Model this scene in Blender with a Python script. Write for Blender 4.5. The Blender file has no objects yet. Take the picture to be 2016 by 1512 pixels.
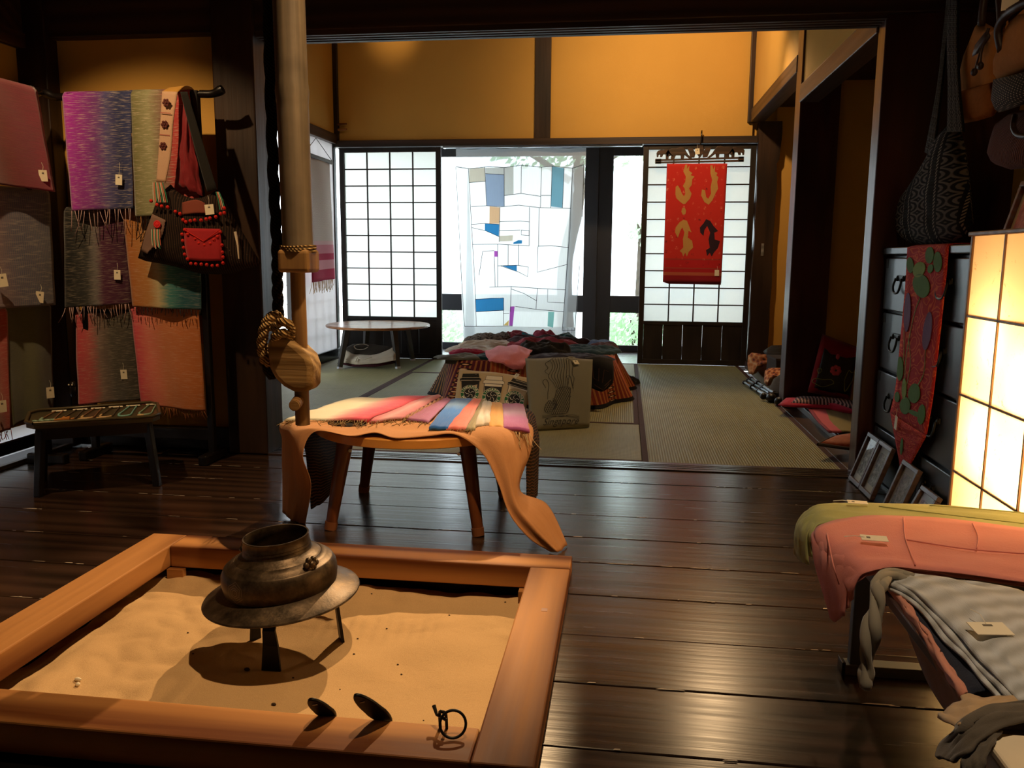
import bpy, bmesh, math, random
from mathutils import Vector, Matrix, noise as mnoise
R = math.radians
V = Vector
rnd = random.Random(7)
C = bpy.context.scene.collection
scene = bpy.context.scene

# ------------------------------------------------------------------ camera
cam_d = bpy.data.cameras.new('camera')
cam_d.sensor_fit = 'HORIZONTAL'; cam_d.sensor_width = 36.0
cam_d.lens = 36.0 * 1631.0 / 2016.0
cam_d.clip_start = 0.02; cam_d.clip_end = 200
cam = bpy.data.objects.new('camera', cam_d); C.objects.link(cam)
YAW, PITCH, ROLL = 0.1334, 0.1514, 0.0072
fw = V((-math.sin(YAW) * math.cos(PITCH), math.cos(YAW) * math.cos(PITCH), -math.sin(PITCH)))
rt = V((math.cos(YAW), math.sin(YAW), 0)); dn = fw.cross(rt)
cx = math.cos(ROLL) * rt - math.sin(ROLL) * dn
cy = -(math.sin(ROLL) * rt + math.cos(ROLL) * dn)
cam.matrix_world = Matrix(((cx.x, cy.x, -fw.x, 0), (cx.y, cy.y, -fw.y, 0), (cx.z, cy.z, -fw.z, 0.9), (0, 0, 0, 1)))
scene.camera = cam

# ------------------------------------------------------------------ world, exposure, lamps
vs = scene.view_settings
vs.view_transform = 'Standard'; vs.look = 'None'; vs.exposure = 0.5; vs.gamma = 1.0; vs.use_curve_mapping = False
world = bpy.data.worlds.new('overcast_sky'); scene.world = world; world.use_nodes = True
wb = world.node_tree.nodes['Background']
wb.inputs[0].default_value = (0.86, 0.94, 1.0, 1); wb.inputs[1].default_value = 4.2

def lamp(name, kind, loc, power, color, size=0.05, target=None, angle=60, blend=0.5):
    d = bpy.data.lights.new(name, kind); d.energy = power; d.color = color
    if kind == 'AREA': d.size = size
    else: d.shadow_soft_size = size
    if kind == 'SPOT': d.spot_size = R(angle); d.spot_blend = blend
    o = bpy.data.objects.new(name, d); C.objects.link(o); o.location = loc
    if target is not None:
        o.rotation_euler = (V(target) - V(loc)).to_track_quat('-Z', 'Y').to_euler()
    return o
WARM = (1.0, 0.66, 0.34)
# ceiling spots of the shop and one added wall fill (all hang above the lintels, out of the picture)
lamp('hearth_spot', 'SPOT', (-0.35, 4.45, 2.32), 290, WARM, 0.02, (-0.96, 1.74, 0.0), 29, 0.4)
lamp('table_spot', 'SPOT', (-0.25, 1.75, 2.45), 108, WARM, 0.025, (-0.80, 2.2, 0.1), 58, 0.7)
lamp('left_wall_fill', 'SPOT', (-1.3, 5.5, 2.85), 9, WARM, 0.06, (-1.4, 7.2, 2.2), 110, 1.0)  # added fill without a known fixture, lifts the dim left of the back wall
lamp('rack_spot', 'SPOT', (-2.05, 2.2, 2.35), 62, WARM, 0.02, (-2.12, 3.35, 0.62), 69, 0.5)
lamp('wall_spot', 'SPOT', (0.05, 5.5, 2.85), 105, WARM, 0.06, (0.55, 7.2, 2.2), 120, 1.0)
lamp('mat_spot', 'SPOT', (0.74, 6.0, 2.56), 80, WARM, 0.05, (0.55, 4.4, 0.0), 76, 0.9)
lamp('corner_spot', 'SPOT', (-1.95, 6.72, 2.90), 4.5, WARM, 0.05, (-2.0, 7.2, 2.78), 62, 1.0)
lamp('bench_spot', 'SPOT', (0.35, 0.7, 2.45), 62, (1.0, 0.74, 0.48), 0.03, (0.72, 1.42, 0.35), 44, 0.7)
lamp('bag_spot', 'SPOT', (0.5, 1.3, 2.45), 9, WARM, 0.03, (1.15, 2.3, 1.5), 50, 0.6)

# ------------------------------------------------------------------ mesh builder
def lerp(a, b, t): return a + (b - a) * t
def cr(p0, p1, p2, p3, t):
    return 0.5 * ((2 * p1) + (p2 - p0) * t + (2 * p0 - 5 * p1 + 4 * p2 - p3) * t * t + (3 * p1 - p0 - 3 * p2 + p3) * t ** 3)
def spline(pts, t):
    n = len(pts) - 1
    if n == 1: return pts[0].lerp(pts[1], t)
    s = min(max(t, 0), 1) * n; i = min(int(s), n - 1); f = s - i
    g = lambda k: pts[k] if 0 <= k <= n else (2 * pts[0] - pts[1] if k < 0 else 2 * pts[n] - pts[n - 1])
    return cr(g(i - 1), g(i), g(i + 1), g(i + 2), f)
def smooth_path(pts, n):
    pts = [V(p) for p in pts]
    return [spline(pts, i / (n - 1)) for i in range(n)]
def nz(x, y, z=0.0): return mnoise.noise(V((x, y, z)))

class B:
    def __init__(s): s.v = []; s.f = []; s.uv = {}
    def pt(s, p): s.v.append(V(p)); return len(s.v) - 1
    def face(s, ids, uv=None):
        if uv: s.uv[len(s.f)] = uv
        s.f.append(tuple(ids))
    def quad(s, a, b, c, d):
        i = len(s.v); s.v += [V(a), V(b), V(c), V(d)]
        s.face((i, i + 1, i + 2, i + 3), [(0, 0), (1, 0), (1, 1), (0, 1)]); return s
    def obox(s, c, ax, h):
        c = V(c); i = len(s.v); ax = [V(a) for a in ax]
        for dz in (-1, 1):
            for dy in (-1, 1):
                for dx in (-1, 1):
                    s.v.append(c + ax[0] * h[0] * dx + ax[1] * h[1] * dy + ax[2] * h[2] * dz)
        for q in ((0, 2, 3, 1), (4, 5, 7, 6), (0, 1, 5, 4), (2, 6, 7, 3), (0, 4, 6, 2), (1, 3, 7, 5)):
            s.face([i + k for k in q], [(0, 0), (1, 0), (1, 1), (0, 1)])
        return s
    def box(s, x0, x1, y0, y1, z0, z1):
        return s.obox(((x0 + x1) / 2, (y0 + y1) / 2, (z0 + z1) / 2), ((1, 0, 0), (0, 1, 0), (0, 0, 1)),
                      (abs(x1 - x0) / 2, abs(y1 - y0) / 2, abs(z1 - z0) / 2))
    def bar(s, p0, p1, w, h, up=(0, 0, 1)):
        p0, p1 = V(p0), V(p1); d = (p1 - p0); L = d.length; d.normalize()
        x = d.cross(V(up)).normalized(); u = x.cross(d)
        return s.obox((p0 + p1) / 2, (d, x, u), (L / 2, w / 2, h / 2))
    def frame(s, pts, r, n=8, caps=True, flat=1.0):
        pts = [V(p) for p in pts]; m = len(pts); rr = r if isinstance(r, (list, tuple)) else [r] * m
        base = len(s.v); prev = None
        for i, p in enumerate(pts):
            d = (pts[min(i + 1, m - 1)] - pts[max(i - 1, 0)])
            d = d.normalized() if d.length > 1e-9 else V((0, 0, 1))
            if prev is None:
                a = V((0, 0, 1)) if abs(d.z) < 0.9 else V((1, 0, 0)); x = d.cross(a).normalized()
            else:
                x = (prev - d * prev.dot(d)); x = x.normalized() if x.length > 1e-6 else d.orthogonal().normalized()
            prev = x; y = d.cross(x)
            for k in range(n):
                t = 2 * math.pi * k / n
                s.v.append(p + x * rr[i] * math.cos(t) + y * rr[i] * flat * math.sin(t))
        for i in range(m - 1):
            for k in range(n):
                a = base + i * n + k; b = base + i * n + (k + 1) % n
                s.face((a, b, b + n, a + n))
        if caps:
            s.face([base + k for k in range(n)][::-1]); s.face([base + (m - 1) * n + k for k in range(n)])
        return s
    tube = frame
    def cyl(s, p0, p1, r0, r1=None, n=16): return s.frame([p0, p1], [r0, r0 if r1 is None else r1], n)
    def lathe(s, prof, c, n=40, M=None, cap0=False, cap1=False):
        c = V(c); base = len(s.v)
        for r, z in prof:
            for k in range(n):
                t = 2 * math.pi * k / n; p = V((r * math.cos(t), r * math.sin(t), z))
                s.v.append(c + ((M @ p) if M is not None else p))
        for i in range(len(prof) - 1):
            for k in range(n):
                a = base + i * n + k; b = base + i * n + (k + 1) % n
                s.face((a, b, b + n, a + n))
        if cap0: s.face([base + k for k in range(n)][::-1])
        if cap1: s.face([base + (len(prof) - 1) * n + k for k in range(n)])
        return s
    def sheet(s, fn, nu, nv):
        base = len(s.v)
        for j in range(nv + 1):
            for i in range(nu + 1): s.v.append(V(fn(i / nu, j / nv)))
        for j in range(nv):
            for i in range(nu):
                a = base + j * (nu + 1) + i
                s.face((a, a + 1, a + nu + 2, a + nu + 1),
                       [(i / nu, j / nv), ((i + 1) / nu, j / nv), ((i + 1) / nu, (j + 1) / nv), (i / nu, (j + 1) / nv)])
        return s
    def ctrl(s, grid, nu, nv, wr=0.0, wf=6.0, seed=0):
        """smooth cloth through rows of control points; v runs over the rows, u along a row"""
        g = [[V(p) for p in row] for row in grid]
        def fn(u, v):
            p = spline([spline(row, u) for row in g], v)
            if wr: p = p + V((nz(u * wf + seed, v * wf, 1), nz(u * wf + seed, v * wf, 5), nz(u * wf + seed, v * wf, 9))) * wr
            return p
        return s.sheet(fn, nu, nv)
    def prism(s, pts, o, ex, ey, ez, t0, t1):
        o, ex, ey, ez = V(o), V(ex), V(ey), V(ez); n = len(pts); b = len(s.v)
        for t in (t0, t1):
            for x, y in pts: s.v.append(o + ex * x + ey * y + ez * t)
        s.face([b + k for k in range(n)][::-1]); s.face([b + n + k for k in range(n)])
        for k in range(n):
            j = (k + 1) % n; s.face((b + k, b + j, b + n + j, b + n + k))
        return s
    def ball(s, c, r, n=12, m=8):
        c = V(c); r = r if isinstance(r, (tuple, list)) else (r, r, r); b = len(s.v)
        for j in range(m + 1):
            ph = math.pi * j / m
            for k in range(n):
                t = 2 * math.pi * k / n
                s.v.append(c + V((r[0] * math.sin(ph) * math.cos(t), r[1] * math.sin(ph) * math.sin(t), r[2] * math.cos(ph))))
        for j in range(m):
            for k in range(n):
                a = b + j * n + k; d = b + j * n + (k + 1) % n
                s.face((a, a + n, d + n, d))
        return s
    def puff(s, out, nrm, d, rings=7, wr=0.0, back=1.0, seed=0, ctr=None, uax=None):
        """a stuffed shape: a closed outline that bulges by d to both sides along nrm"""
        out = [V(p) for p in out]; c = V(ctr) if ctr else sum(out, V()) / len(out); nrm = V(nrm).normalized(); n = len(out)
        ex = V(uax) if uax else (out[0] - c); ex = (ex - nrm * ex.dot(nrm)).normalized(); ey = nrm.cross(ex)
        xs = [(p - c).dot(ex) for p in out]; ys = [(p - c).dot(ey) for p in out]
        x0, x1, y0, y1 = min(xs), max(xs), min(ys), max(ys)
        lo, hi = [], []
        for sgn, store in ((-back, lo), (1.0, hi)):
            for k in range(1, rings):
                t = k / rings; row = []
                for p in out:
                    q = c.lerp(p, t); h = d * max(0.0, 1 - t ** 2.6) ** 0.6
                    if wr: h += wr * nz(q.x * 14 + seed, q.y * 14, q.z * 14) * (1 - t * 0.6)
                    row.append(s.pt(q + nrm * h * sgn))
                store.append(row)
        rim = [s.pt(p) for p in out]
        def uvof(i):
            q = s.v[i] - c; return ((q.dot(ex) - x0) / (x1 - x0), (q.dot(ey) - y0) / (y1 - y0))
        def add(ids): s.face(ids, [uvof(i) for i in ids])
        for sgn, rows in ((-1, lo), (1, hi)):
            ci = s.pt(c + nrm * d * (sgn if sgn > 0 else -back)); rows = rows + [rim]
            for k in range(n):
                j = (k + 1) % n
                a = [ci, rows[0][k], rows[0][j]]; add(a if sgn > 0 else a[::-1])
                for q in range(len(rows) - 1):
                    a = [rows[q][k], rows[q + 1][k], rows[q + 1][j], rows[q][j]]; add(a if sgn > 0 else a[::-1])
        return s
    def ribbon(s, pts, w, nrm):
        pts = [V(p) for p in pts]; nrm = V(nrm).normalized(); b = len(s.v); m = len(pts)
        for i, p in enumerate(pts):
            d = (pts[min(i + 1, m - 1)] - pts[max(i - 1, 0)]); x = d.cross(nrm)
            x = x.normalized() if x.length > 1e-9 else V((1, 0, 0))
            s.v.append(p - x * w / 2); s.v.append(p + x * w / 2)
        for i in range(m - 1):
            a = b + 2 * i; s.face((a, a + 1, a + 3, a + 2), [(0, i / m), (1, i / m), (1, (i + 1) / m), (0, (i + 1) / m)])
        return s
    def flat(s, verts, faces, fn):
        b = len(s.v)
        for x, y in verts: s.v.append(V(fn(x, y)))
        for f in faces: s.face([b + k for k in f])
        return s

LOC = {}
def world_of(o): return LOC.get(o.name, V((0, 0, 0)))
def setp(o, label=None, cat=None, group=None, kind=None):
    if label: o['label'] = label
    if cat: o['category'] = cat
    if group: o['group'] = group
    if kind: o['kind'] = kind
    return o
def thing(name, label, cat, loc, group=None, kind=None):
    o = bpy.data.objects.new(name, None); C.objects.link(o); o.empty_display_size = 0.05
    o.location = loc; LOC[o.name] = V(loc)
    return setp(o, label, cat, group, kind)
def add(name, b, mat, parent=None, label=None, cat=None, group=None, kind=None, smooth=False, bevel=0.0, solid=0.0, seg=2):
    me = bpy.data.meshes.new(name)
    if parent is not None: o0 = world_of(parent).copy(); w0 = o0
    else:
        xs = [p.x for p in b.v]; ys = [p.y for p in b.v]; zs = [p.z for p in b.v]
        w0 = V(((min(xs) + max(xs)) / 2, (min(ys) + max(ys)) / 2, min(zs)))
    me.from_pydata([tuple(p - w0) for p in b.v], [], b.f)
    if b.uv:
        ul = me.uv_layers.new(name='UVMap')
        for fi, uv in b.uv.items():
            p = me.polygons[fi]
            for k, li in enumerate(p.loop_indices): ul.data[li].uv = uv[k]
    if smooth:
        me.polygons.foreach_set('use_smooth', [True] * len(me.polygons))
        if smooth != 'all': me.set_sharp_from_angle(angle=R(40 if smooth is True else smooth))
    me.materials.append(mat)
    o = bpy.data.objects.new(name, me); C.objects.link(o)
    if parent is not None: o.parent = parent; LOC[o.name] = w0
    else: o.location = w0; LOC[o.name] = w0
    if solid:
        m = o.modifiers.new('thickness', 'SOLIDIFY'); m.thickness = solid; m.offset = 0
    if bevel:
        m = o.modifiers.new('soft_edge', 'BEVEL'); m.width = bevel; m.segments = seg; m.limit_method = 'ANGLE'; m.angle_limit = R(35)
    return setp(o, label, cat, group, kind)
def struct(name, b, mat, label, cat, **k):
    return add(name, b, mat, label=label, cat=cat, kind='structure', **k)
def share(src, parent, wloc):
    """one more piece that shares src's mesh, at its own place"""
    o = src.copy(); C.objects.link(o); o.parent = parent
    o.location = V(wloc) - world_of(parent); LOC[o.name] = V(wloc)
    return o
def piece(name, b, mat, parent, origin, **k):
    """a part whose mesh is centred on origin so that copies can share it"""
    org = V(origin)
    o = add(name, b, mat, parent, **k)
    off = org - world_of(parent)
    o.data.transform(Matrix.Translation(-off)); o.location = off; LOC[o.name] = org
    return o

_glyph = {}
def glyphs(text, size=1.0, shear=0.0, bold=0.0):
    key = (text, size, shear, bold)
    if key in _glyph: return _glyph[key]
    cu = bpy.data.curves.new('t', 'FONT'); cu.body = text; cu.size = size; cu.shear = shear; cu.offset = bold
    cu.align_x = 'CENTER'; cu.align_y = 'CENTER'; cu.resolution_u = 3
    ob = bpy.data.objects.new('t', cu); C.objects.link(ob)
    dg = bpy.context.evaluated_depsgraph_get(); me = bpy.data.meshes.new_from_object(ob.evaluated_get(dg))
    r = ([(v.co.x, v.co.y) for v in me.vertices], [tuple(p.vertices) for p in me.polygons])
    bpy.data.objects.remove(ob); bpy.data.curves.remove(cu); bpy.data.meshes.remove(me)
    _glyph[key] = r; return r

# ------------------------------------------------------------------ materials
def lin(c):
    if isinstance(c, str):
        c = c.lstrip('#'); c = tuple(int(c[i:i + 2], 16) / 255 for i in (0, 2, 4))
    return tuple((x / 12.92 if x <= 0.04045 else ((x + 0.055) / 1.055) ** 2.4) for x in c) + (1.0,)
class NM:
    def __init__(s, name):
        s.m = bpy.data.materials.new(name); s.m.use_nodes = True; s.t = s.m.node_tree; s.n = s.t.nodes
        s.b = s.n['Principled BSDF']; s.out = s.n['Material Output']
    def add(s, typ, **k):
        x = s.n.new(typ)
        for a, b in k.items():
            if hasattr(x, a): setattr(x, a, b)
            else: s.put(x.inputs[a.replace('_', ' ')], b)
        return x
    def put(s, sock, v):
        if isinstance(v, bpy.types.NodeSocket): s.t.links.new(v, sock)
        else: sock.default_value = v
    def vec(s, kind='Object', scale=(1, 1, 1), rot=(0, 0, 0), loc=(0, 0, 0), rand=False):
        tc = s.add('ShaderNodeTexCoord'); mp = s.add('ShaderNodeMapping')
        s.put(mp.inputs['Vector'], tc.outputs[kind]); mp.inputs['Scale'].default_value = scale; mp.inputs['Rotation'].default_value = rot
        mp.inputs['Location'].default_value = loc
        if rand:
            oi = s.add('ShaderNodeObjectInfo'); mu = s.add('ShaderNodeVectorMath', operation='MULTIPLY')
            s.put(mu.inputs[0], oi.outputs['Random']); mu.inputs[1].default_value = (37, 53, 71)
            ad = s.add('ShaderNodeVectorMath', operation='ADD'); s.put(ad.inputs[0], mp.outputs[0]); s.put(ad.inputs[1], mu.outputs[0])
            return ad.outputs[0]
        return mp.outputs[0]
    def noise(s, vec, scale=5, detail=3, rough=0.5, dist=0.0, col=False):
        x = s.add('ShaderNodeTexNoise', Scale=scale, Detail=detail, Roughness=rough, Distortion=dist); s.put(x.inputs['Vector'], vec)
        return x.outputs['Color' if col else 'Fac']
    def vor(s, vec, scale=5, feature='F1', out='Distance', rnd=1.0):
        x = s.add('ShaderNodeTexVoronoi', feature=feature); x.inputs['Scale'].default_value = scale; x.inputs['Randomness'].default_value = rnd
        s.put(x.inputs['Vector'], vec); return x.outputs[out]
    def wave(s, vec, scale=5, dist=0, detail=2, typ='BANDS', dirn='X', prof='SIN'):
        x = s.add('ShaderNodeTexWave', wave_type=typ, wave_profile=prof); x.bands_direction = dirn
        x.inputs['Scale'].default_value = scale; x.inputs['Distortion'].default_value = dist; x.inputs['Detail'].default_value = detail
        s.put(x.inputs['Vector'], vec); return x.outputs['Fac']
    def ramp(s, fac, stops, interp='LINEAR'):
        x = s.add('ShaderNodeValToRGB'); s.put(x.inputs[0], fac); e = x.color_ramp.elements; x.color_ramp.interpolation = interp
        while len(e) < len(stops): e.new(0.5)
        for k, (p, c) in enumerate(stops): e[k].position = p; e[k].color = c if len(c) == 4 else lin(c)
        return x.outputs[0]
    def mix(s, fac, a, b, blend='MIX'):
        x = s.add('ShaderNodeMix', data_type='RGBA', blend_type=blend); s.put(x.inputs[0], fac)
        s.put(x.inputs[6], a); s.put(x.inputs[7], b); return x.outputs[2]
    def math(s, op, a, b=0.0, c=0.0, clamp=False):
        x = s.add('ShaderNodeMath', operation=op, use_clamp=clamp); s.put(x.inputs[0], a); s.put(x.inputs[1], b); s.put(x.inputs[2], c); return x.outputs[0]
    def sep(s, vec):
        x = s.add('ShaderNodeSeparateXYZ'); s.put(x.inputs[0], vec); return x.outputs
    def bump(s, h, strength=0.3, dist=0.01):
        x = s.add('ShaderNodeBump'); x.inputs['Strength'].default_value = strength; x.inputs['Distance'].default_value = dist
        s.put(x.inputs['Height'], h); s.put(s.b.inputs['Normal'], x.outputs[0])
    def base(s, c, rough=0.6, metal=0.0, spec=0.5, sheen=0.0, coat=0.0):
        s.put(s.b.inputs['Base Color'], c if isinstance(c, (bpy.types.NodeSocket, tuple)) and not (isinstance(c, tuple) and len(c) == 3) else lin(c))
        s.put(s.b.inputs['Roughness'], rough); s.b.inputs['Metallic'].default_value = metal; s.b.inputs['Specular IOR Level'].default_value = spec
        s.b.inputs['Sheen Weight'].default_value = sheen; s.b.inputs['Coat Weight'].default_value = coat; s.b.inputs['Coat Roughness'].default_value = 0.25
        return s.m

def uw(c):
    """cloth colour as it is under neutral light, from a colour seen under the warm lamps"""
    r, g, b = lin(c)[:3]; q = (r * .95, g * 1.28, b * 1.9); m = max(q); k = .82 / m if m > .82 else 1
    return tuple(x * k for x in q) + (1.0,)
def plain(name, c, rough=0.6, metal=0.0, spec=0.4, var=0.0, scale=20):
    n = NM(name)
    if var:
        f = n.noise(n.vec('Object'), scale, 4); k = lin(c)
        c2 = tuple(x * (1 - var) for x in k[:3]) + (1,); c3 = tuple(min(1, x * (1 + var)) for x in k[:3]) + (1,)
        col = n.mix(f, c2, c3); n.bump(f, 0.15, 0.005)
        return n.base(col, rough, metal, spec)
    return n.base(lin(c), rough, metal, spec)
def wood(name, c1, c2, axis=0, scale=1.0, rough=0.45, bump=0.15, spec=0.5, coat=0.0, wear=None, rings=0.5):
    n = NM(name); sc = [14 * scale] * 3; sc[axis] = 0.9 * scale
    v = n.vec('Object', sc, rand=True)
    g = n.noise(v, 1.3, 6, 0.62, 0.6)
    sc2 = [5 * scale] * 3; sc2[axis] = 0.35 * scale
    w = n.wave(n.vec('Object', sc2, rand=True), 1.6, 7.0, 3, 'RINGS', 'X' if axis != 0 else 'Y')
    f = n.mix(rings, g, w)
    fine = [90 * scale] * 3; fine[axis] = 3 * scale
    fg = n.noise(n.vec('Object', fine, rand=True), 1.0, 3)
    col = n.ramp(n.math('MULTIPLY_ADD', f, 0.8, n.math('MULTIPLY', fg, 0.25)), [(0.25, c1), (0.8, c2)])
    if wear:
        wn = n.noise(n.vec('Object', (1, 1, 1), rand=True), 60, 6, 0.8)
        col = n.mix(n.ramp(wn, [(0.70, (0, 0, 0, 1)), (0.76, (1, 1, 1, 1))]), col, lin(wear))
    rr = n.math('MULTIPLY_ADD', fg, 0.18, rough - 0.09)
    n.bump(fg, bump, 0.004)
    return n.base(col, rr, 0, spec, 0, coat)
def plaster(name, c):
    n = NM(name); v = n.vec('Object')
    a = n.noise(v, 160, 5, 0.7); b = n.noise(v, 2.2, 3)
    k = lin(c); col = n.mix(b, tuple(x * 0.9 for x in k[:3]) + (1,), tuple(min(1, x * 1.06) for x in k[:3]) + (1,))
    n.bump(a, 0.25, 0.004); return n.base(col, 0.9, 0, 0.15)
def ombre(name, stops, axis=0, streak=0.12, slub='#d8c8b0', slubamt=0.25, freq=70, rough=0.75, sheen=0.2, plaid=None):
    """space-dyed woven cloth on UV: colours change along u (axis 0) or v, with drawn-out yarn streaks across"""
    n = NM(name); uv = n.vec('UV'); sx = n.sep(uv)
    along = (5, freq, 1) if axis == 0 else (freq, 5, 1)
    st = n.noise(n.vec('UV', along), 1.0, 3, 0.6)
    pos = n.math('ADD', sx[axis], n.math('MULTIPLY', n.math('SUBTRACT', st, 0.5), streak * 2))
    col = n.ramp(pos, stops)
    sl = n.noise(n.vec('UV', (6, freq * 1.7, 1) if axis == 0 else (freq * 1.7, 6, 1)), 1.0, 3, 0.6)
    col = n.mix(n.math('MULTIPLY', n.ramp(sl, [(0.52, (0, 0, 0, 1)), (0.68, (1, 1, 1, 1))]), slubamt), col, lin(slub))
    if plaid: col = n.mix(n.math('MULTIPLY', n.wave(n.vec('UV', (1, 1, 1)), plaid[1], 0, 0, 'BANDS', 'X'), plaid[2]), col, lin(plaid[0]))
    n.bump(n.mix(0.5, sl, n.noise(n.vec('UV', (220, 220, 1)), 1.0, 1)), 0.4, 0.004)
    return n.base(col, rough, 0, 0.2, sheen)
def cloth(name, c, rough=0.85, weave=180, var=0.12, sheen=0.15, c2=None):
    n = NM(name); k = lin(c) if isinstance(c, str) else c; f = n.noise(n.vec('UV', (1, 1, 1)), 9, 4)
    col = n.mix(f, tuple(x * (1 - var) for x in k[:3]) + (1,), (lin(c2) if isinstance(c2, str) else c2) if c2 else tuple(min(1, x * (1 + var)) for x in k[:3]) + (1,))
    h = n.mix(0.5, n.noise(n.vec('UV', (weave, weave * 0.15, 1)), 1.0, 1), n.noise(n.vec('UV', (weave * 0.15, weave, 1)), 1.0, 1))
    n.bump(h, 0.35, 0.003)
    return n.base(col, rough, 0, 0.2, sheen)

M = {}
M['floor'] = wood('dark lacquered plank', '#20150f', '#3c2a20', 0, 0.8, 0.24, 0.08, 0.40, 0.0)
M['beam'] = wood('dark aged beam', '#22170f', '#3f2b1e', 0, 0.7, 0.5, 0.2, 0.35)
M['beamy'] = wood('dark aged beam along the room', '#2a1a10', '#4a3222', 1, 0.7, 0.42, 0.15, 0.4)
M['post'] = wood('dark aged post', '#1d120c', '#3a271a', 2, 0.7, 0.45, 0.25, 0.35)
M['redpost'] = wood('red brown lacquered post', '#2a0f0a', '#45201a', 2, 0.7, 0.32, 0.1, 0.5)
M['shoji'] = wood('blackened shoji timber', '#17110d', '#2b2019', 2, 1.0, 0.5, 0.15, 0.35)
M['hearth'] = wood('oiled hearth timber', '#643616', '#b8824c', 0, 0.55, 0.58, 0.06, 0.22, 0, rings=0.65)
M['hearthy'] = wood('oiled hearth timber lengthwise', '#643616', '#b8824c', 1, 0.55, 0.58, 0.06, 0.22, 0, rings=0.65)
M['plaster'] = plaster('ochre plaster', '#c79a4e')
M['ceiling'] = wood('dark ceiling board', '#1c140e', '#33241a', 1, 0.6, 0.6, 0.1, 0.3)
M['black'] = plain('black iron', '#15130f', 0.45, 0.6, 0.5, 0.3)
M['blacklac'] = plain('black lacquer', '#0d0b0a', 0.25, 0, 0.5)
M['tagcard'] = plain('cream card', '#e9dfc4', 0.8)
M['tagmark'] = plain('grey print', '#6a6458', 0.8)
M['string'] = plain('white string', '#ddd5c2', 0.8)
M['steel'] = plain('brushed steel', '#a8a8a8', 0.3, 1.0)
M['greymetal'] = plain('grey painted metal', '#5d6468', 0.45, 0.2, 0.5)
M['alu'] = plain('dark aluminium', '#2c2e34', 0.4, 0.3, 0.5)
M['silver'] = plain('pale track metal', '#b9c4cf', 0.35, 0.8)
M['white'] = plain('white painted board', '#d9dde2', 0.6)
def m_paper(name, c, tr=0.75, fib=0.06, tcol=None):
    n = NM(name); f = n.noise(n.vec('Object'), 34, 5, 0.7); k = lin(c)
    col = n.mix(f, tuple(x * (1 - fib) for x in k[:3]) + (1,), k)
    d = n.add('ShaderNodeBsdfDiffuse'); t = n.add('ShaderNodeBsdfTranslucent'); mx = n.add('ShaderNodeMixShader')
    n.put(d.inputs[0], col); n.put(t.inputs[0], lin(tcol) if tcol else col); mx.inputs[0].default_value = tr
    n.put(mx.inputs[1], d.outputs[0]); n.put(mx.inputs[2], t.outputs[0]); n.put(n.out.inputs[0], mx.outputs[0]); return n.m
M['paper'] = m_paper('shoji paper', '#f6f8f4', 0.74)
M['sidepaper'] = m_paper('side shoji paper', '#e4e2e4', 0.16)
def m_sheer(name, c, op=0.5, tr=0.6):
    n = NM(name); w = n.noise(n.vec('UV', (160, 14, 1)), 1.0, 2); k = lin(c)
    col = n.mix(w, tuple(x * 0.88 for x in k[:3]) + (1,), k)
    d = n.add('ShaderNodeBsdfDiffuse'); t = n.add('ShaderNodeBsdfTranslucent'); tp = n.add('ShaderNodeBsdfTransparent')
    m1 = n.add('ShaderNodeMixShader'); m2 = n.add('ShaderNodeMixShader')
    n.put(d.inputs[0], col); n.put(t.inputs[0], col); n.put(tp.inputs[0], k); m1.inputs[0].default_value = tr; m2.inputs[0].default_value = op
    n.put(m1.inputs[1], d.outputs[0]); n.put(m1.inputs[2], t.outputs[0]); n.put(m2.inputs[1], tp.outputs[0]); n.put(m2.inputs[2], m1.outputs[0])
    n.put(n.out.inputs[0], m2.outputs[0]); return n.m
def m_glass():
    n = NM('window glass'); tp = n.add('ShaderNodeBsdfTransparent'); g = n.add('ShaderNodeBsdfGlossy'); g.inputs['Roughness'].default_value = 0.02
    fr = n.add('ShaderNodeFresnel'); fr.inputs[0].default_value = 1.45; mx = n.add('ShaderNodeMixShader')
    tp.inputs[0].default_value = (0.95, 0.98, 0.98, 1)
    n.put(mx.inputs[0], fr.outputs[0]); n.put(mx.inputs[1], tp.outputs[0]); n.put(mx.inputs[2], g.outputs[0]); n.put(n.out.inputs[0], mx.outputs[0]); return n.m
M['glass'] = m_glass()
M['thinglass'] = m_glass(); M['thinglass'].name = 'picture glass'; [M['thinglass'].node_tree.links.remove(x.inputs[0].links[0]) or setattr(x.inputs[0], 'default_value', .05) for x in M['thinglass'].node_tree.nodes if x.type == 'MIX_SHADER']
def m_tatami():
    n = NM('rush tatami'); v = n.vec('Object')
    rib = n.wave(n.vec('Object', (1, 1, 1)), 26, 0.25, 1, 'BANDS', 'X')
    f = n.noise(n.vec('Object', (220, 6, 1)), 1.0, 3); g = n.noise(v, 3, 2)
    col = n.ramp(n.math('MULTIPLY_ADD', f, 0.6, n.math('MULTIPLY', g, 0.4)), [(0.3, '#7d7a52'), (0.75, '#a29a6c')])
    col = n.mix(n.math('MULTIPLY', rib, 0.35), col, lin('#5d5a3a')); n.bump(rib, 0.5, 0.004)
    return n.base(col, 0.55, 0, 0.35)
M['tatami'] = m_tatami()
M['mat_border'] = plain('tatami border cloth', '#4a3330', 0.8, 0, 0.2, 0.1, 60)
def m_sand():
    n = NM('hearth sand'); v = n.vec('Object'); f = n.noise(v, 420, 3, 0.8); g = n.noise(v, 6, 4)
    col = n.mix(f, lin('#b89468'), lin('#e0be8e')); col = n.mix(n.math('MULTIPLY', g, 0.25), col, lin('#a9845a'))
    n.bump(n.mix(0.3, n.noise(v, 16, 5, .6), f), 0.5, 0.012); return n.base(col, 0.95, 0, 0.1)
M['sand'] = m_sand()
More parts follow.
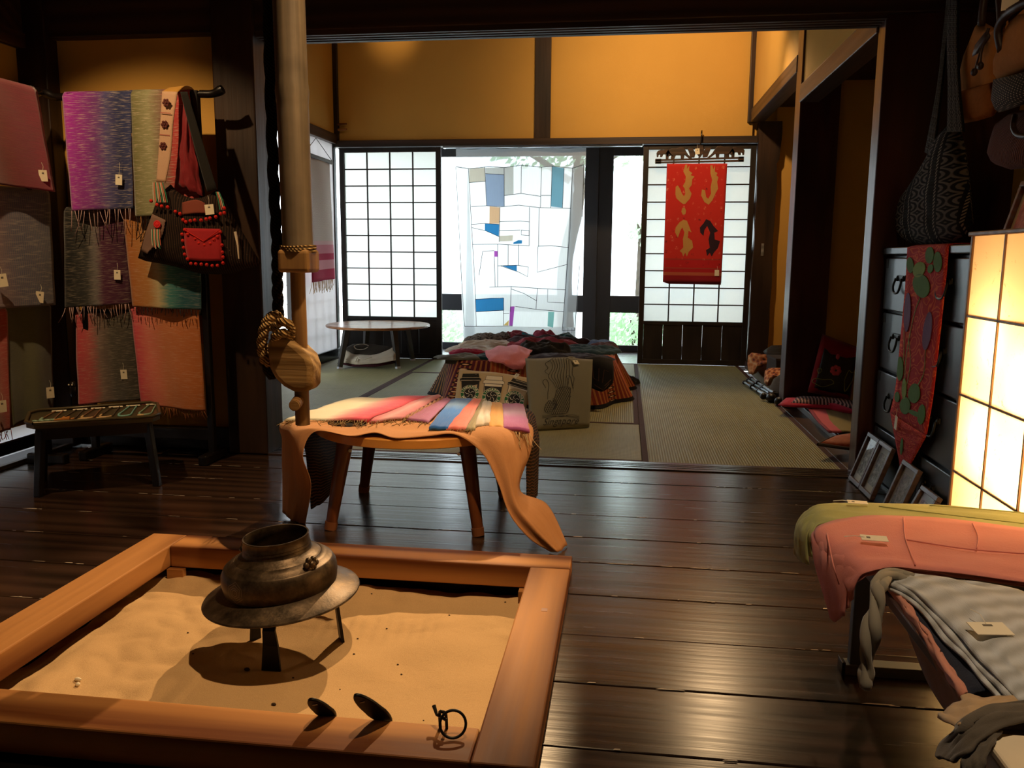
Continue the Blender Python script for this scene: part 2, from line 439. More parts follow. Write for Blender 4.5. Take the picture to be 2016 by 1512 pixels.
def m_bronze():
    n = NM('aged bronze'); v = n.vec('Object'); f = n.noise(v, 22, 6, 0.7); g = n.noise(v, 140, 3)
    col = n.ramp(f, [(0.3, '#2c241a'), (0.55, '#57493a'), (0.75, '#7d6a50')])
    n.bump(n.mix(0.5, f, g), 0.18, 0.004); return n.base(col, n.math('MULTIPLY_ADD', f, 0.3, 0.3), 0.75, 0.5)
M['bronze'] = m_bronze()

# ------------------------------------------------------------------ the setting
# plank floor of the hearth room: boards along x, cut around the hearth pit
HX0, HX1, HY0, HY1 = -1.44, -0.130, 1.291, 2.322
fl = thing('floor', 'dark lacquered plank floor of the hearth room', 'floor', (0, 1, 0), kind='structure')
ys = [-1.7, -1.40, -1.12, -0.84, -0.55, -0.27, 0.0, 0.27, 0.50, 0.75, 0.99, 1.20, 1.426, 1.663, 1.894, 2.138, 2.379, 2.603, 2.841, 3.085, 3.29, 3.405, 3.52]
for i in range(len(ys) - 1):
    y0, y1 = ys[i] + 0.0015, ys[i + 1] - 0.0015; zt = rnd.uniform(-0.0012, 0.0008)
    segs = [(-2.62, 2.3)]
    if y1 > HY0 + 0.01 and y0 < HY1 - 0.01: segs = [(-2.62, HX0 + 0.05), (HX1 - 0.05, 2.3)]
    for x0, x1 in segs:
        add('plank', B().box(x0, x1, y0, y1, -0.03, zt), M['floor'], fl, bevel=0.0025)
add('subfloor', B().box(-2.7, HX0 + 0.04, -1.8, 3.55, -0.08, -0.034).box(HX1 - 0.04, 2.35, -1.8, 3.55, -0.08, -0.034)
    .box(HX0, HX1, -1.8, HY0 + 0.04, -0.08, -0.034).box(HX0, HX1, HY1 - 0.04, 3.55, -0.08, -0.034), M['blacklac'], fl)
# pale chipped dust lying in the plank joints
M['chip'] = plain('pale worn chips', '#b0a290', 0.8, 0, 0.2, 0.3, 90)
b = B()
for yj in (1.426, 1.663, 1.894, 2.138, 2.379, 2.603, 2.841, 3.085, 1.20, 3.29):
    for k in range(34):
        x = rnd.uniform(-2.5, 1.2); L = rnd.uniform(0.008, 0.05) * (1.4 if x < -1 or yj in (1.426, 2.603, 2.379, 1.663) else 0.5)
        if HX0 - .03 < x < HX1 + .03 and HY0 < yj < HY1: continue
        w = rnd.uniform(0.0008, 0.0028); y = yj + rnd.uniform(-0.003, 0.003)
        b.quad((x, y - w, 0.0018), (x + L, y - w * rnd.uniform(0.2, 1), 0.0018), (x + L * 0.9, y + w, 0.0018), (x + 0.2 * L, y + w * rnd.uniform(0.3, 1), 0.0018))
add('chipped_edge', b, M['chip'], fl, kind='stuff')
# sill with sliding grooves between the two rooms
sl = thing('trim_1', 'grooved dark wooden sill between plank floor and tatami', 'sill', (-0.3, 3.59, 0), kind='structure')
for y0, y1 in ((3.522, 3.550), (3.558, 3.580), (3.588, 3.604), (3.612, 3.652)):
    add('sill_strip', B().box(-1.60, 0.985, y0, y1, -0.03, 0.004), M['floor'], sl, bevel=0.002)
add('sill_bed', B().box(-2.75, 2.3, 3.52, 3.654, -0.06, -0.006), M['floor'], sl)
# tatami
tf = thing('tatami_floor', 'eight green straw tatami mats with purple brown borders', 'floor', (-0.78, 5.4, 0), kind='structure')
def m_tat2():
    m = M['tatami'].copy(); m.name = 'rush tatami turned'
    for nd in m.node_tree.nodes:
        if nd.type == 'MAPPING': nd.inputs['Rotation'].default_value = (0, 0, R(90))
    return m
M['tatami2'] = m_tat2()
for (x0, x1, y0, y1) in ((0.10, 0.98, 3.656, 5.42), (0.10, 0.98, 5.42, 7.19), (-1.66, 0.10, 3.656, 4.54), (-1.66, -0.78, 4.54, 6.30),
                         (-0.78, 0.10, 4.54, 6.30), (-1.66, 0.10, 6.30, 7.19), (-2.54, -1.66, 3.656, 5.42), (-2.54, -1.66, 5.42, 7.19)):
    lx = (x1 - x0) > (y1 - y0)
    mt = add('tatami_mat', B().box(x0 + .001, x1 - .001, y0 + .001, y1 - .001, -0.05, 0.0), M['tatami2' if lx else 'tatami'], tf, bevel=0.003)
    w = 0.028
    for e in (0, 1):
        bb = B().box(x0 + .001, x1 - .001, (y0 + .001) if e == 0 else (y1 - w), (y0 + w) if e == 0 else (y1 - .001), -0.01, 0.0022) if lx else \
             B().box((x0 + .001) if e == 0 else (x1 - w), (x0 + w) if e == 0 else (x1 - .001), y0 + .001, y1 - .001, -0.01, 0.0022)
        add('mat_border', bb, M['mat_border'], mt)
add('subfloor', B().box(-2.7, 1.1, 3.66, 7.25, -0.1, -0.055), M['blacklac'], tf)

# walls
YB = 7.2
wbk = thing('wall_back', 'ochre plaster upper wall above the window of the tatami room', 'wall', (-0.78, YB, 1.89), kind='structure')
add('plaster_panel', B().box(-2.56, -0.76, YB, YB + 0.06, 1.885, 3.0), M['plaster'], wbk)
add('plaster_panel', B().box(-0.68, 1.0, YB, YB + 0.06, 1.885, 3.0), M['plaster'], wbk)
add('wall_post', B().box(-0.79, -0.655, YB - 0.02, YB + 0.07, 1.88, 3.0), M['post'], wbk, bevel=0.004)
add('corner_post', B().box(-2.56, -2.50, YB - 0.03, YB + 0.07, 1.90, 3.0), M['post'], wbk, bevel=0.004)
add('corner_post', B().box(0.955, 1.005, YB - 0.04, YB + 0.07, 2.0, 3.0), M['post'], wbk, bevel=0.004)
for z in (1.985, 2.03):
    add('wooden_peg', B().cyl((-2.50, YB - 0.03, z), (-2.42, YB - 0.04, z + 0.003), 0.011, 0.008, 8), M['hearth'], wbk, smooth=True)
tr = thing('trim_2', 'long dark lintel above the shoji doors of the tatami room', 'lintel', (-0.78, YB, 1.83), kind='structure')
add('lintel', B().box(-2.56, 1.04, YB - 0.05, YB + 0.07, 1.838, 1.893), M['beam'], tr, bevel=0.003)
add('track_metal', B().box(-1.58, 0.115, YB - 0.012, YB + 0.05, 1.826, 1.838), M['silver'], tr)
# left side wall of the tatami room
XL = -2.54
wl = thing('wall_left', 'left ochre plaster and paper screen wall of the tatami room', 'wall', (XL, 5.4, 0), kind='structure')
add('plaster_panel', B().box(XL - 0.06, XL, 3.66, YB + 0.06, 1.94, 3.0), M['plaster'], wl)
add('lintel', B().box(XL - 0.06, XL + 0.03, 3.66, YB, 1.862, 1.945), M['beamy'], wl, bevel=0.003)
add('baseboard', B().box(XL - 0.05, XL + 0.012, 3.66, YB, 0.0, 0.085), M['blacklac'], wl, bevel=0.003)
for (y0, y1) in ((3.70, 4.80), (4.80, 5.86), (6.12, 7.17)):
    add('paper_screen', B().quad((XL - 0.010, y0 + .02, 0.085), (XL - 0.010, y1 - .02, 0.085), (XL - 0.010, y1 - .02, 1.862), (XL - 0.010, y0 + .02, 1.862)), M['sidepaper'], wl)
    lat = B()
    for k in range(1, 6): yy = lerp(y0, y1, k / 6); lat.box(XL - 0.050, XL - 0.036, yy - .005, yy + .005, 0.085, 1.86)
    for k in range(1, 12): zz = 0.085 + k * 0.148; lat.box(XL - 0.048, XL - 0.038, y0 + .02, y1 - .02, zz - .004, zz + .004)
    add('lattice', lat, M['shoji'], wl)
add('screen_stile', B().box(XL - 0.03, XL + 0.002, 5.835, 5.865, 0.085, 1.862), M['white'], wl)
for ya, yb_ in ((6.105, 6.145), (7.145, 7.20), (4.78, 4.82), (3.66, 3.725)): add('screen_stile', B().box(XL - 0.03, XL + 0.002, ya, yb_, 0.085, 1.862), M['shoji'], wl)
# right side of the tatami room: lintels, posts, two alcoves
XR = 0.98
wr_ = thing('wall_right', 'ochre plaster wall over two alcoves on the right of the tatami room', 'wall', (1.4, 5.4, 0), kind='structure')
add('plaster_panel', B().box(XR + .012, XR + .07, 3.67, 5.18, 1.875, 3.0), M['plaster'], wr_)
add('plaster_panel', B().box(XR + .012, XR + .07, 5.32, YB, 2.075, 3.0), M['plaster'], wr_)
add('lintel', B().box(XR - .005, XR + .105, 3.67, 5.18, 1.802, 1.90), M['beamy'], wr_, bevel=0.004)
add('lintel', B().box(XR - .005, XR + .105, 5.32, YB - 0.01, 2.0, 2.10), M['beamy'], wr_, bevel=0.004)
add('side_panel', B().box(1.19, 1.95, 5.225, 5.27, 0.0, 2.1), M['plaster'], wr_)
add('back_panel', B().box(1.90, 1.95, 3.60, 5.25, 0.0, 2.1), M['plaster'], wr_)
add('back_panel', B().box(1.75, 1.80, 5.25, YB + .06, 0.0, 2.2), M['plaster'], wr_)
add('end_panel', B().box(1.20, 1.95, 3.60, 3.655, 0.0, 2.0), M['plaster'], wr_)
add('end_panel', B().box(1.0, 1.20, YB + .045, YB + .06, 1.9, 2.2), M['plaster'], wr_)
add('end_panel', B().box(1.19, 1.80, YB - 0.005, YB + .06, 0.0, 2.2), M['plaster'], wr_)
add('alcove_ceiling', B().box(XR + .1, 1.95, 3.60, 5.25, 1.93, 1.96), M['ceiling'], wr_)
add('alcove_ceiling', B().box(XR + .1, 1.80, 5.25, YB + .06, 2.12, 2.15), M['ceiling'], wr_)
add('alcove_floor', B().box(1.075, 1.95, 3.66, 5.24, -0.02, 0.045), M['redpost'], wr_, bevel=0.004)
add('alcove_floor', B().box(1.03, 1.80, 5.3, YB, -0.02, 0.045), M['redpost'], wr_, bevel=0.004)
add('alcove_sill', B().box(0.98, 1.072, 3.66, 5.2, -0.03, 0.004), M['beamy'], wr_, bevel=0.003)
M['palewood'] = wood('worn grey edge board', '#5b5652', '#8d8984', 1, 0.8, 0.35, 0.1, 0.5)
add('alcove_edge', B().box(1.062, 1.082, 3.66, 5.18, 0.0, 0.040), M['palewood'], wr_, bevel=0.006)
for nm, lab, bb, mt in (
    ('trim_3', 'tall red brown post between the two right alcoves', B().box(XR, 1.205, 5.17, 5.325, 0, 3.0), 'redpost'),
    ('trim_4', 'broad dark red brown post at the right end of the lintel', B().box(0.982, 1.30, 3.565, 3.668, 0, 3.0), 'redpost'),
    ('trim_5', 'broad grained dark post left of the tatami opening', B().box(-1.785, -1.597, 3.52, 3.70, 0, 3.0), 'post'),
    ('trim_6', 'dark corner post behind the scarf racks', B().box(-2.72, -2.558, 3.52, 3.70, 0, 3.0), 'post')):
    struct(nm, bb, M[mt], lab, 'post', bevel=0.006)
# rough old post beside the right shoji door
pts = B()
def rough_post(u, v):
    t = u * 4; k = int(min(t, 3)); f = t - k; c = [(1.045, 7.12), (1.20, 7.12), (1.20, 7.27), (1.045, 7.27), (1.045, 7.12)]
    x = lerp(c[k][0], c[k + 1][0], f); y = lerp(c[k][1], c[k + 1][1], f); z = v * 2.0
    j = 0.010 * nz(x * 9, y * 9, z * 5) + (0.02 if (u > 0.2 and u < 0.5 and v > 0.84) else 0)
    return (x + j, y, z)
struct('trim_7', pts.sheet(rough_post, 32, 60), M['post'], 'rough weathered old post beside the right shoji door', 'post', smooth=25)
# big lintel beam over the opening and the left panel
bm_ = thing('trim_8', 'massive dark lintel beam with door grooves across the room', 'beam', (-0.6, 3.6, 1.83), kind='structure')
add('beam', B().box(-2.75, 2.3, 3.545, 3.69, 1.846, 2.22), M['beam'], bm_, bevel=0.006)
for y0, y1 in ((3.548, 3.566), (3.582, 3.604), (3.62, 3.64), (3.656, 3.688)):
    add('groove_strip', B().box(-1.597, 0.982, y0, y1, 1.826, 1.848), M['beam'], bm_, bevel=0.002)
struct('wall_front', B().box(-2.75, 2.3, 3.57, 3.66, 2.21, 3.0), M['plaster'], 'dark upper wall above the lintel beam', 'wall')
wp = thing('wall_partition', 'ochre plaster wall panel behind the scarf rack', 'wall', (-2.17, 3.6, 0), kind='structure')
add('plaster_panel', B().box(-2.57, -1.78, 3.60, 3.66, 0.10, 1.85), M['plaster'], wp)
add('baseboard', B().box(-2.57, -1.78, 3.575, 3.67, 0.0, 0.105), M['blacklac'], wp, bevel=0.003)
# left side of the hearth room
ws = thing('wall_side', 'left side wall of the hearth room behind the scarves', 'wall', (-2.72, 1.0, 0), kind='structure')
add('plaster_panel', B().box(-2.76, -2.70, -1.8, 3.53, 0.13, 1.80), M['plaster'], ws)
add('white_band', B().quad((-2.70, -1.8, 0.012), (-2.70, 3.53, 0.012), (-2.70, 3.53, 0.13), (-2.70, -1.8, 0.13)), M['sidepaper'], ws)
add('sill', B().box(-2.76, -2.60, -1.8, 3.53, -0.04, 0.012), M['blacklac'], ws, bevel=0.003)
add('sill_edge', B().box(-2.60, -2.575, -1.8, 3.53, -0.04, 0.016), M['palewood'], ws, bevel=0.003)
for x0 in (-2.755, -2.715, -2.675):
    add('lintel_strip', B().box(x0, x0 + 0.026, -1.8, 3.53, 1.80, 1.86), M['beamy'], ws)
add('upper_beam', B().box(-2.78, -2.66, -1.8, 3.53, 1.855, 2.2), M['beam'], ws)
add('upper_plaster', B().box(-2.78, -2.70, -1.8, 3.53, 2.2, 3.0), M['plaster'], ws)
w4 = thing('wall_chest', 'dark wall behind the chest of drawers on the right', 'wall', (1.55, 1.0, 0), kind='structure')
add('plaster_panel', B().box(1.50, 1.56, -1.8, 3.58, 0.0, 3.0), M['plaster'], w4)
add('dark_board', B().box(1.25, 1.56, 3.57, 3.66, 0.0, 2.3), M['redpost'], w4)
add('wall_post', B().box(1.44, 1.52, 2.85, 2.97, 0.0, 3.0), M['redpost'], w4, bevel=0.004)
struct('wall_rear', B().box(-2.78, 1.56, -1.86, -1.8, 0.0, 3.0), M['plaster'], 'plaster wall behind the viewer', 'wall')
struct('ceiling', B().box(-2.8, 2.3, -1.86, 3.62, 3.0, 3.05), M['ceiling'], 'dark board ceiling of the hearth room', 'ceiling')
struct('ceiling_tatami', B().box(-2.62, 1.96, 3.56, 7.27, 3.0, 3.05), M['ceiling'], 'dark board ceiling of the tatami room', 'ceiling')

# shoji doors
def shoji(name, x0, x1, label):
    t = thing(name, label, 'shoji door', ((x0 + x1) / 2, YB, 0), kind='structure')
    zt, zb, zr = 1.835, 0.002, 0.372; y0, y1 = YB - 0.016, YB + 0.016; s = 0.045
    add('stile', B().box(x0, x0 + s, y0, y1, zb, zt), M['shoji'], t, bevel=0.002)
    add('stile', B().box(x1 - s, x1, y0, y1, zb, zt), M['shoji'], t, bevel=0.002)
    add('top_rail', B().box(x0 + s, x1 - s, y0, y1, zt - 0.04, zt), M['shoji'], t, bevel=0.002)
    add('middle_rail', B().box(x0 + s, x1 - s, y0, y1, zr - 0.03, zr), M['shoji'], t, bevel=0.002)
    add('bottom_rail', B().box(x0 + s, x1 - s, y0, y1, zb, 0.045), M['shoji'], t, bevel=0.002)
    n = 5
    for k in range(n):
        a = lerp(x0 + s, x1 - s, k / n); c = lerp(x0 + s, x1 - s, (k + 1) / n)
        add('lower_board', B().box(a + .0008, c - .0008, YB - 0.006, YB + 0.006, 0.044, zr - 0.029), M['shoji'], t)
    px0, px1, pz0, pz1 = x0 + s, x1 - s, zr, zt - 0.04
    cw, ch = (px1 - px0) / 4, (pz1 - pz0) / 10
    first = None
    for i in range(1, 4): add('muntin', B().box(px0 + i * cw - .0055, px0 + i * cw + .0055, YB - 0.010, YB + 0.004, pz0, pz1), M['shoji'], t)
    for j in range(1, 10): add('muntin', B().box(px0, px1, YB - 0.011, YB + 0.003, pz0 + j * ch - .005, pz0 + j * ch + .005), M['shoji'], t)
    for i in range(4):
        for j in range(10):
            o = (px0 + (i + .5) * cw, YB + 0.006, pz0 + (j + .5) * ch)
            if first is None:
                first = piece('paper_pane', B().quad((o[0] - cw / 2, YB + .006, o[2] - ch / 2), (o[0] + cw / 2, YB + .006, o[2] - ch / 2), (o[0] + cw / 2, YB + .006, o[2] + ch / 2), (o[0] - cw / 2, YB + .006, o[2] + ch / 2)), M['paper'], t, o)
            else: share(first, t, o)
    return t
shoji('door_1', -2.505, -1.597, 'white paper shoji door left of the patchwork curtain')
d2 = shoji('door_2', 0.125, 1.040, 'white paper shoji door behind the red hanging textile')
add('finger_pull', B().box(1.105, 1.125, YB - 0.088, YB - 0.076, 0.93, 1.03), M['palewood'], d2)
# veranda with sliding glass doors
vd = thing('veranda', 'dark board veranda outside the shoji doors', 'veranda', (-0.7, 7.7, -0.03), kind='structure')
for k in range(8):
    y = 7.27 + k * 0.13; add('veranda_board', B().box(-2.9, 1.6, y + .001, y + .129, -0.05, -0.01), M['floor'], vd, bevel=0.002)
add('veranda_ceiling', B().box(-2.9, 1.6, 7.26, 8.5, 1.97, 2.0), M['ceiling'], vd)
add('end_wall', B().box(1.35, 1.40, 7.26, 8.3, -0.05, 2.0), M['plaster'], vd)
gd = thing('window_1', 'dark framed sliding glass doors to the garden', 'glass door', (-0.7, 8.2, 0), kind='structure')
YG = 8.2
for x0, x1, dy in ((-2.62, -2.54, 0), (-0.405, -0.275, 0), (-0.30, -0.135, 0.04), (1.02, 1.10, 0.04)):
    add('stile', B().box(x0, x1, YG + dy - 0.02, YG + dy + 0.02, -0.01, 1.97), M['alu'], gd, bevel=0.003)
for x0, x1, dy in ((-2.54, -0.405, 0), (-0.135, 1.02, 0.04)):
    add('middle_rail', B().box(x0, x1, YG + dy - 0.018, YG + dy + 0.018, 0.372, 0.538), M['alu'], gd, bevel=0.003)
    add('bottom_rail', B().box(x0, x1, YG + dy - 0.018, YG + dy + 0.018, -0.01, 0.05), M['alu'], gd, bevel=0.003)
    add('top_rail', B().box(x0, x1, YG + dy - 0.018, YG + dy + 0.018, 1.87, 1.97), M['alu'], gd, bevel=0.003)
    add('pane', B().box(x0, x1, YG + dy - 0.003, YG + dy + 0.003, 0.538, 1.87), M['glass'], gd)
    add('pane', B().box(x0, x1, YG + dy - 0.003, YG + dy + 0.003, 0.05, 0.372), M['glass'], gd)
# garden
n = NM('pale gravel'); f = n.noise(n.vec('Object'), 60, 4); M['gravel'] = n.base(n.mix(f, lin('#b9b5aa'), lin('#dedbd2')), 0.95)
struct('ground', B().box(-14, 12, 8.3, 22, -0.6, -0.45).box(-14, -2.7, 2.0, 8.3, -0.6, -0.45), M['gravel'], 'pale gravel ground of the garden outside', 'ground')
n = NM('garden leaf'); oi = n.noise(n.vec('Object'), 5, 2); M['leaf'] = n.base(n.mix(oi, lin('#7fa586'), lin('#cfe2cc')), 0.5)
nt = n.add('ShaderNodeBsdfTranslucent'); nt.inputs[0].default_value = lin('#c4e0b4'); mx = n.add('ShaderNodeMixShader'); mx.inputs[0].default_value = 0.45
n.put(mx.inputs[1], n.b.outputs[0]); n.put(mx.inputs[2], nt.outputs[0]); n.put(n.out.inputs[0], mx.outputs[0])
M['bark'] = plain('grey bark', '#5a5148', 0.9, 0, 0.2, 0.4, 12)
def foliage(c, r, cnt, size, seed):
    g = random.Random(seed); b = B()
    for k in range(cnt):
        d = V((g.gauss(0, 1), g.gauss(0, 1), g.gauss(0, 1))).normalized() * (g.random() ** 0.4)
        p = V(c) + V((d.x * r[0], d.y * r[1], d.z * r[2]))
        a = V((g.gauss(0, 1), g.gauss(0, 1), g.gauss(0, 1))).normalized(); u = a.orthogonal().normalized(); w = a.cross(u); s = size * g.uniform(.6, 1.3)
        b.quad(p - u * s, p + w * s * .45, p + u * s, p - w * s * .45)
    return b
def shrub(label, c, r, cnt, size, seed, stem=True):
    t = thing('garden_shrub', label, 'shrub', (c[0], c[1], -0.45), 'garden plants outside the window')
    add('foliage', foliage(c, r, cnt, size, seed), M['leaf'], t, kind='stuff')
    add('stem', B().tube([(c[0], c[1], -0.45), (c[0] + .03, c[1], c[2] - r[2] * .2), (c[0] - .02, c[1], c[2] + r[2] * .4)], [.04, .03, .01], 7), M['bark'], t, smooth=True)
shrub('small green garden shrub seen left of the patchwork curtain', (-2.35, 9.6, 0.0), (0.55, 0.4, 0.42), 1100, 0.045, 3)
shrub('small green garden shrub seen under the bare pane right of the dark door stile', (0.1, 9.5, 0.05), (0.45, 0.35, 0.40), 900, 0.045, 4)
tt = thing('garden_tree', 'leafy garden tree behind the upper part of the curtain', 'tree', (-0.9, 11.2, -0.45), 'garden plants outside the window')
add('trunk', B().tube(smooth_path([(-0.75, 11.2, -0.45), (-0.8, 11.2, 0.8), (-0.62, 11.2, 1.9), (-0.9, 11.2, 3.4)], 12), [.12 - .006 * k for k in range(12)], 9), M['bark'], tt, smooth=True)
add('branch', B().tube(smooth_path([(-0.7, 11.2, 1.6), (-0.2, 11.1, 2.2), (0.4, 11.0, 2.3)], 8), [.05 - .005 * k for k in range(8)], 7), M['bark'], tt, smooth=True)
add('branch', B().tube(smooth_path([(-0.75, 11.2, 1.9), (-1.4, 11.1, 2.3), (-2.1, 11.0, 2.3)], 8), [.05 - .005 * k for k in range(8)], 7), M['bark'], tt, smooth=True)
add('foliage', B().flat([], [], None) if False else foliage((-0.75, 11.2, 2.75), (1.6, 0.8, 0.75), 2600, 0.07, 5), M['leaf'], tt, kind='stuff')
shrub('sparse green twigs seen through the right hand pane', (0.15, 10.5, 1.25), (0.18, 0.2, 0.22), 90, 0.05, 6)

# ------------------------------------------------------------------ sunken hearth
hf = thing('hearth_frame', 'orange brown square timber frame around the sunken sand hearth', 'hearth', ((HX0 + HX1) / 2, (HY0 + HY1) / 2, 0))
ZT = 0.04; FW = 0.112
add('frame_board', B().box(HX0, HX0 + FW, HY0, HY1, -0.025, ZT), M['hearthy'], hf, bevel=0.004)
add('frame_board', B().box(HX0 + FW + .001, HX1, HY1 - 0.105, HY1, -0.025, ZT), M['hearth'], hf, bevel=0.004)
add('frame_board', B().box(HX1 - FW, HX1, HY0, HY1 - 0.106, -0.025, ZT), M['hearthy'], hf, bevel=0.004)
add('frame_board', B().box(HX0 + FW + .001, HX1 - FW - .001, HY0, HY0 + 0.108, -0.025, ZT), M['hearth'], hf, bevel=0.004)
M['tenon'] = wood('darker tenon plug', '#7a4a2a', '#9c6238', 0, 1.0, 0.4, 0.05)
add('tenon_plug', B().box(HX1 - 0.052, HX1 - 0.037, 1.925, 1.943, ZT - 0.01, ZT + 0.0006), M['tenon'], hf)
add('corner_block', B().box(HX1 - FW - 0.03, HX1 - FW - .0, HY1 - 0.135, HY1 - 0.106, -0.06, -0.025), M['hearth'], hf)
add('corner_block', B().box(HX0 + FW, HX0 + FW + .05, HY1 - 0.125, HY1 - 0.106, -0.055, -0.025), M['hearth'], hf)
lw = B().box(HX0 + .02, HX0 + .04, HY0 + .02, HY1 - .02, -0.32, -0.025).box(HX1 - .04, HX1 - .02, HY0 + .02, HY1 - .02, -0.32, -0.025)
lw.box(HX0 + .04, HX1 - .04, HY0 + .02, HY0 + .04, -0.32, -0.025).box(HX0 + .04, HX1 - .04, HY1 - .04, HY1 - .02, -0.32, -0.025).box(HX0 + .02, HX1 - .02, HY0 + .02, HY1 - .02, -0.34, -0.32)
add('pit_lining', lw, M['blacklac'], hf)
def sandz(x, y):
    z = -0.076 + 0.012 * nz(x * 3.1, y * 3.1, 2) + 0.010 * nz(x * 8, y * 8, 4) * (1 if y > 1.75 or x < -.95 else .35)
    z += 0.020 * math.exp(-((y - 2.21 - 0.035 * nz(x * 5, 1, 3)) / 0.035) ** 2) * (0.7 + 0.6 * nz(x * 6, 0, 7))
    z += 0.014 * math.exp(-((x + 1.30 - 0.05 * nz(y * 4, 2, 3)) / 0.07) ** 2)
    if -0.80 < x < -0.45 and 1.9 < y < 2.12: z += 0.0016 * math.sin((x + 0.1 * y) * 190) * min(1, (2.12 - y) * 9, (y - 1.9) * 9)
    if x < -0.95: z += 0.012 * abs(nz(x * 12, y * 12, 8))
    if y > 2.0: z += 0.008 * abs(nz(x * 13, y * 13, 5))
    return z
sx0, sx1, sy0, sy1 = HX0 + .04, HX1 - .04, HY0 + .04, HY1 - .04
add('sand', B().sheet(lambda u, v: (lerp(sx0, sx1, u), lerp(sy0, sy1, v), sandz(lerp(sx0, sx1, u), lerp(sy0, sy1, v))), 150, 120), M['sand'],
    label='pale rippled sand filling the square hearth', cat='sand', kind='stuff', smooth='all')
b = B()
M['crumb'] = plain('dark crumbs', '#3a2a1e', 0.9)
for (u, v, s) in ((-.735, 1.60, .006), (-.66, 1.62, .003), (-.74, 1.72, .003), (-.52, 1.83, .003), (-.50, 1.79, .003), (-.60, 2.01, .003), (-.64, 1.86, .0035), (-.66, 1.95, .003),
                  (-.86, 1.735, .008), (-.55, 1.55, .006), (-.40, 1.60, .002), (-.35, 1.5, .006), (-.42, 1.44, .003), (-.62, 1.7, .002), (-1.1, 1.9, .003), (-1.02, 1.78, .003), (-.45, 2.1, .003), (-.31, 2.2, .003), (-.7, 2.2, .003)):
    z = sandz(u, v); b.ball((u, v, z + s * .4), (s, s * .7, s * .5), 6, 4)
add('dark_crumbs', b, M['crumb'], label='small dark crumbs scattered on the hearth sand', cat='crumbs', kind='stuff')
add('white_crumb', B().ball((-1.22, 1.63, sandz(-1.22, 1.63) + .004), (.009, .005, .005), 8, 5).ball((-1.21, 1.615, sandz(-1.21, 1.615) + .004), (.005, .006, .005), 8, 5), M['tagcard'],
    label='tiny white crumb on the hearth sand near the left frame board', cat='crumb', smooth=True)

# kettle and trivet
KC = V((-0.822, 1.86, 0.093)); KM = Matrix.Rotation(R(-3.8), 3, 'Y') @ Matrix.Rotation(R(1.5), 3, 'X')
kt = thing('bronze_kettle', 'brimmed aged bronze tea kettle standing on the iron trivet in the hearth', 'kettle', (KC.x, KC.y, 0.03))
BODY = [(.134, .002), (.136, .010), (.1395, .030), (.138, .050), (.131, .064), (.128, .0665), (.126, .067), (.118, .074), (.106, .0805), (.1035, .080), (.099, .084), (.090, .088), (.084, .094)]
add('body', B().lathe(BODY, KC, 64, KM), M['bronze'], kt, smooth=True)
add('neck', B().lathe([(.084, .094), (.0825, .096), (.0815, .103), (.0822, .104), (.0805, .110), (.0812, .111), (.0795, .117), (.0785, .128), (.0798, .1305), (.079, .132), (.0755, .1315), (.074, .12), (.078, .095), (.10, .07), (.12, .03), (.10, -.02), (.0, -.04)], KC, 64, KM), M['bronze'], kt, smooth=True)
add('brim', B().lathe([(.133, .007), (.140, .005), (.152, -.001), (.170, -.010), (.183, -.0155), (.1885, -.0165), (.190, -.019), (.1885, -.0215), (.180, -.0205), (.152, -.009), (.131, -.004)], KC, 72, KM), M['bronze'], kt, smooth=True)
add('bowl', B().lathe([(.133, -.003), (.128, -.02), (.110, -.036), (.08, -.046), (.04, -.051), (.002, -.052)], KC, 48, KM), M['black'], kt, smooth=True)
def brad(z):
    for (r0, z0), (r1, z1) in zip(BODY, BODY[1:]):
        if z0 <= z <= z1: return lerp(r0, r1, (z - z0) / (z1 - z0))
    return BODY[0][0]
for px, py, pz in ((0.098, -0.052, 0.079), (-0.098, 0.050, 0.080)):
    c = KC + KM @ V((px, py, pz)); lb = B(); d = (KM @ V((px, py, 0))).normalized(); sd = d.cross(V((0, 0, 1)))
    for k in range(6):
        a = k * math.pi / 3; lb.ball(c + sd * .014 * math.cos(a) + V((0, 0, .011)) * math.sin(a) + d * .010, .008, 10, 7)
    lb.ball(c + d * .012, (.011, .011, .009), 10, 7); lb.tube([c + d * .005, c + d * .012 - V((0, 0, .015)), c + d * .012 - V((0, 0, .030))], [.009, .006, .002], 8)
    add('flower_lug', lb, M['bronze'], kt, smooth='all')
M['scratch'] = plain('worn bronze line', '#8a7c64', 0.5, 0.3)
em = B()
for rr in (.0255, .0195, .0140, .0085):
    hx = []
    for k in range(6):
        for s_ in range(5 if k < 5 else 6):
            a, a2, f = R(90 + 60 * k), R(150 + 60 * k), s_ / 5
            x = lerp(math.cos(a), math.cos(a2), f) * rr; z = lerp(math.sin(a), math.sin(a2), f) * rr + 0.036
            th = R(-90 - 24) + x / .139; rad = brad(z) + .0009
            hx.append(KC + KM @ V((rad * math.cos(th), rad * math.sin(th), z)))
    em.ribbon(hx, .0011, (math.cos(R(-114)), math.sin(R(-114)), 0))
add('hexagon_emblem', em, M['scratch'], kt, label='engraved nested hexagon emblem')
tv = thing('iron_trivet', 'black three legged iron trivet under the bronze kettle', 'trivet', (-0.812, 1.862, -0.09))
ring = [V((-0.815 + .106 * math.cos(a), 1.862 + .106 * math.sin(a), 0.050)) for a in [2 * math.pi * k / 40 for k in range(41)]]
add('ring', B().tube(ring, .009, 8, False, 1.0), M['black'], tv, smooth=True)
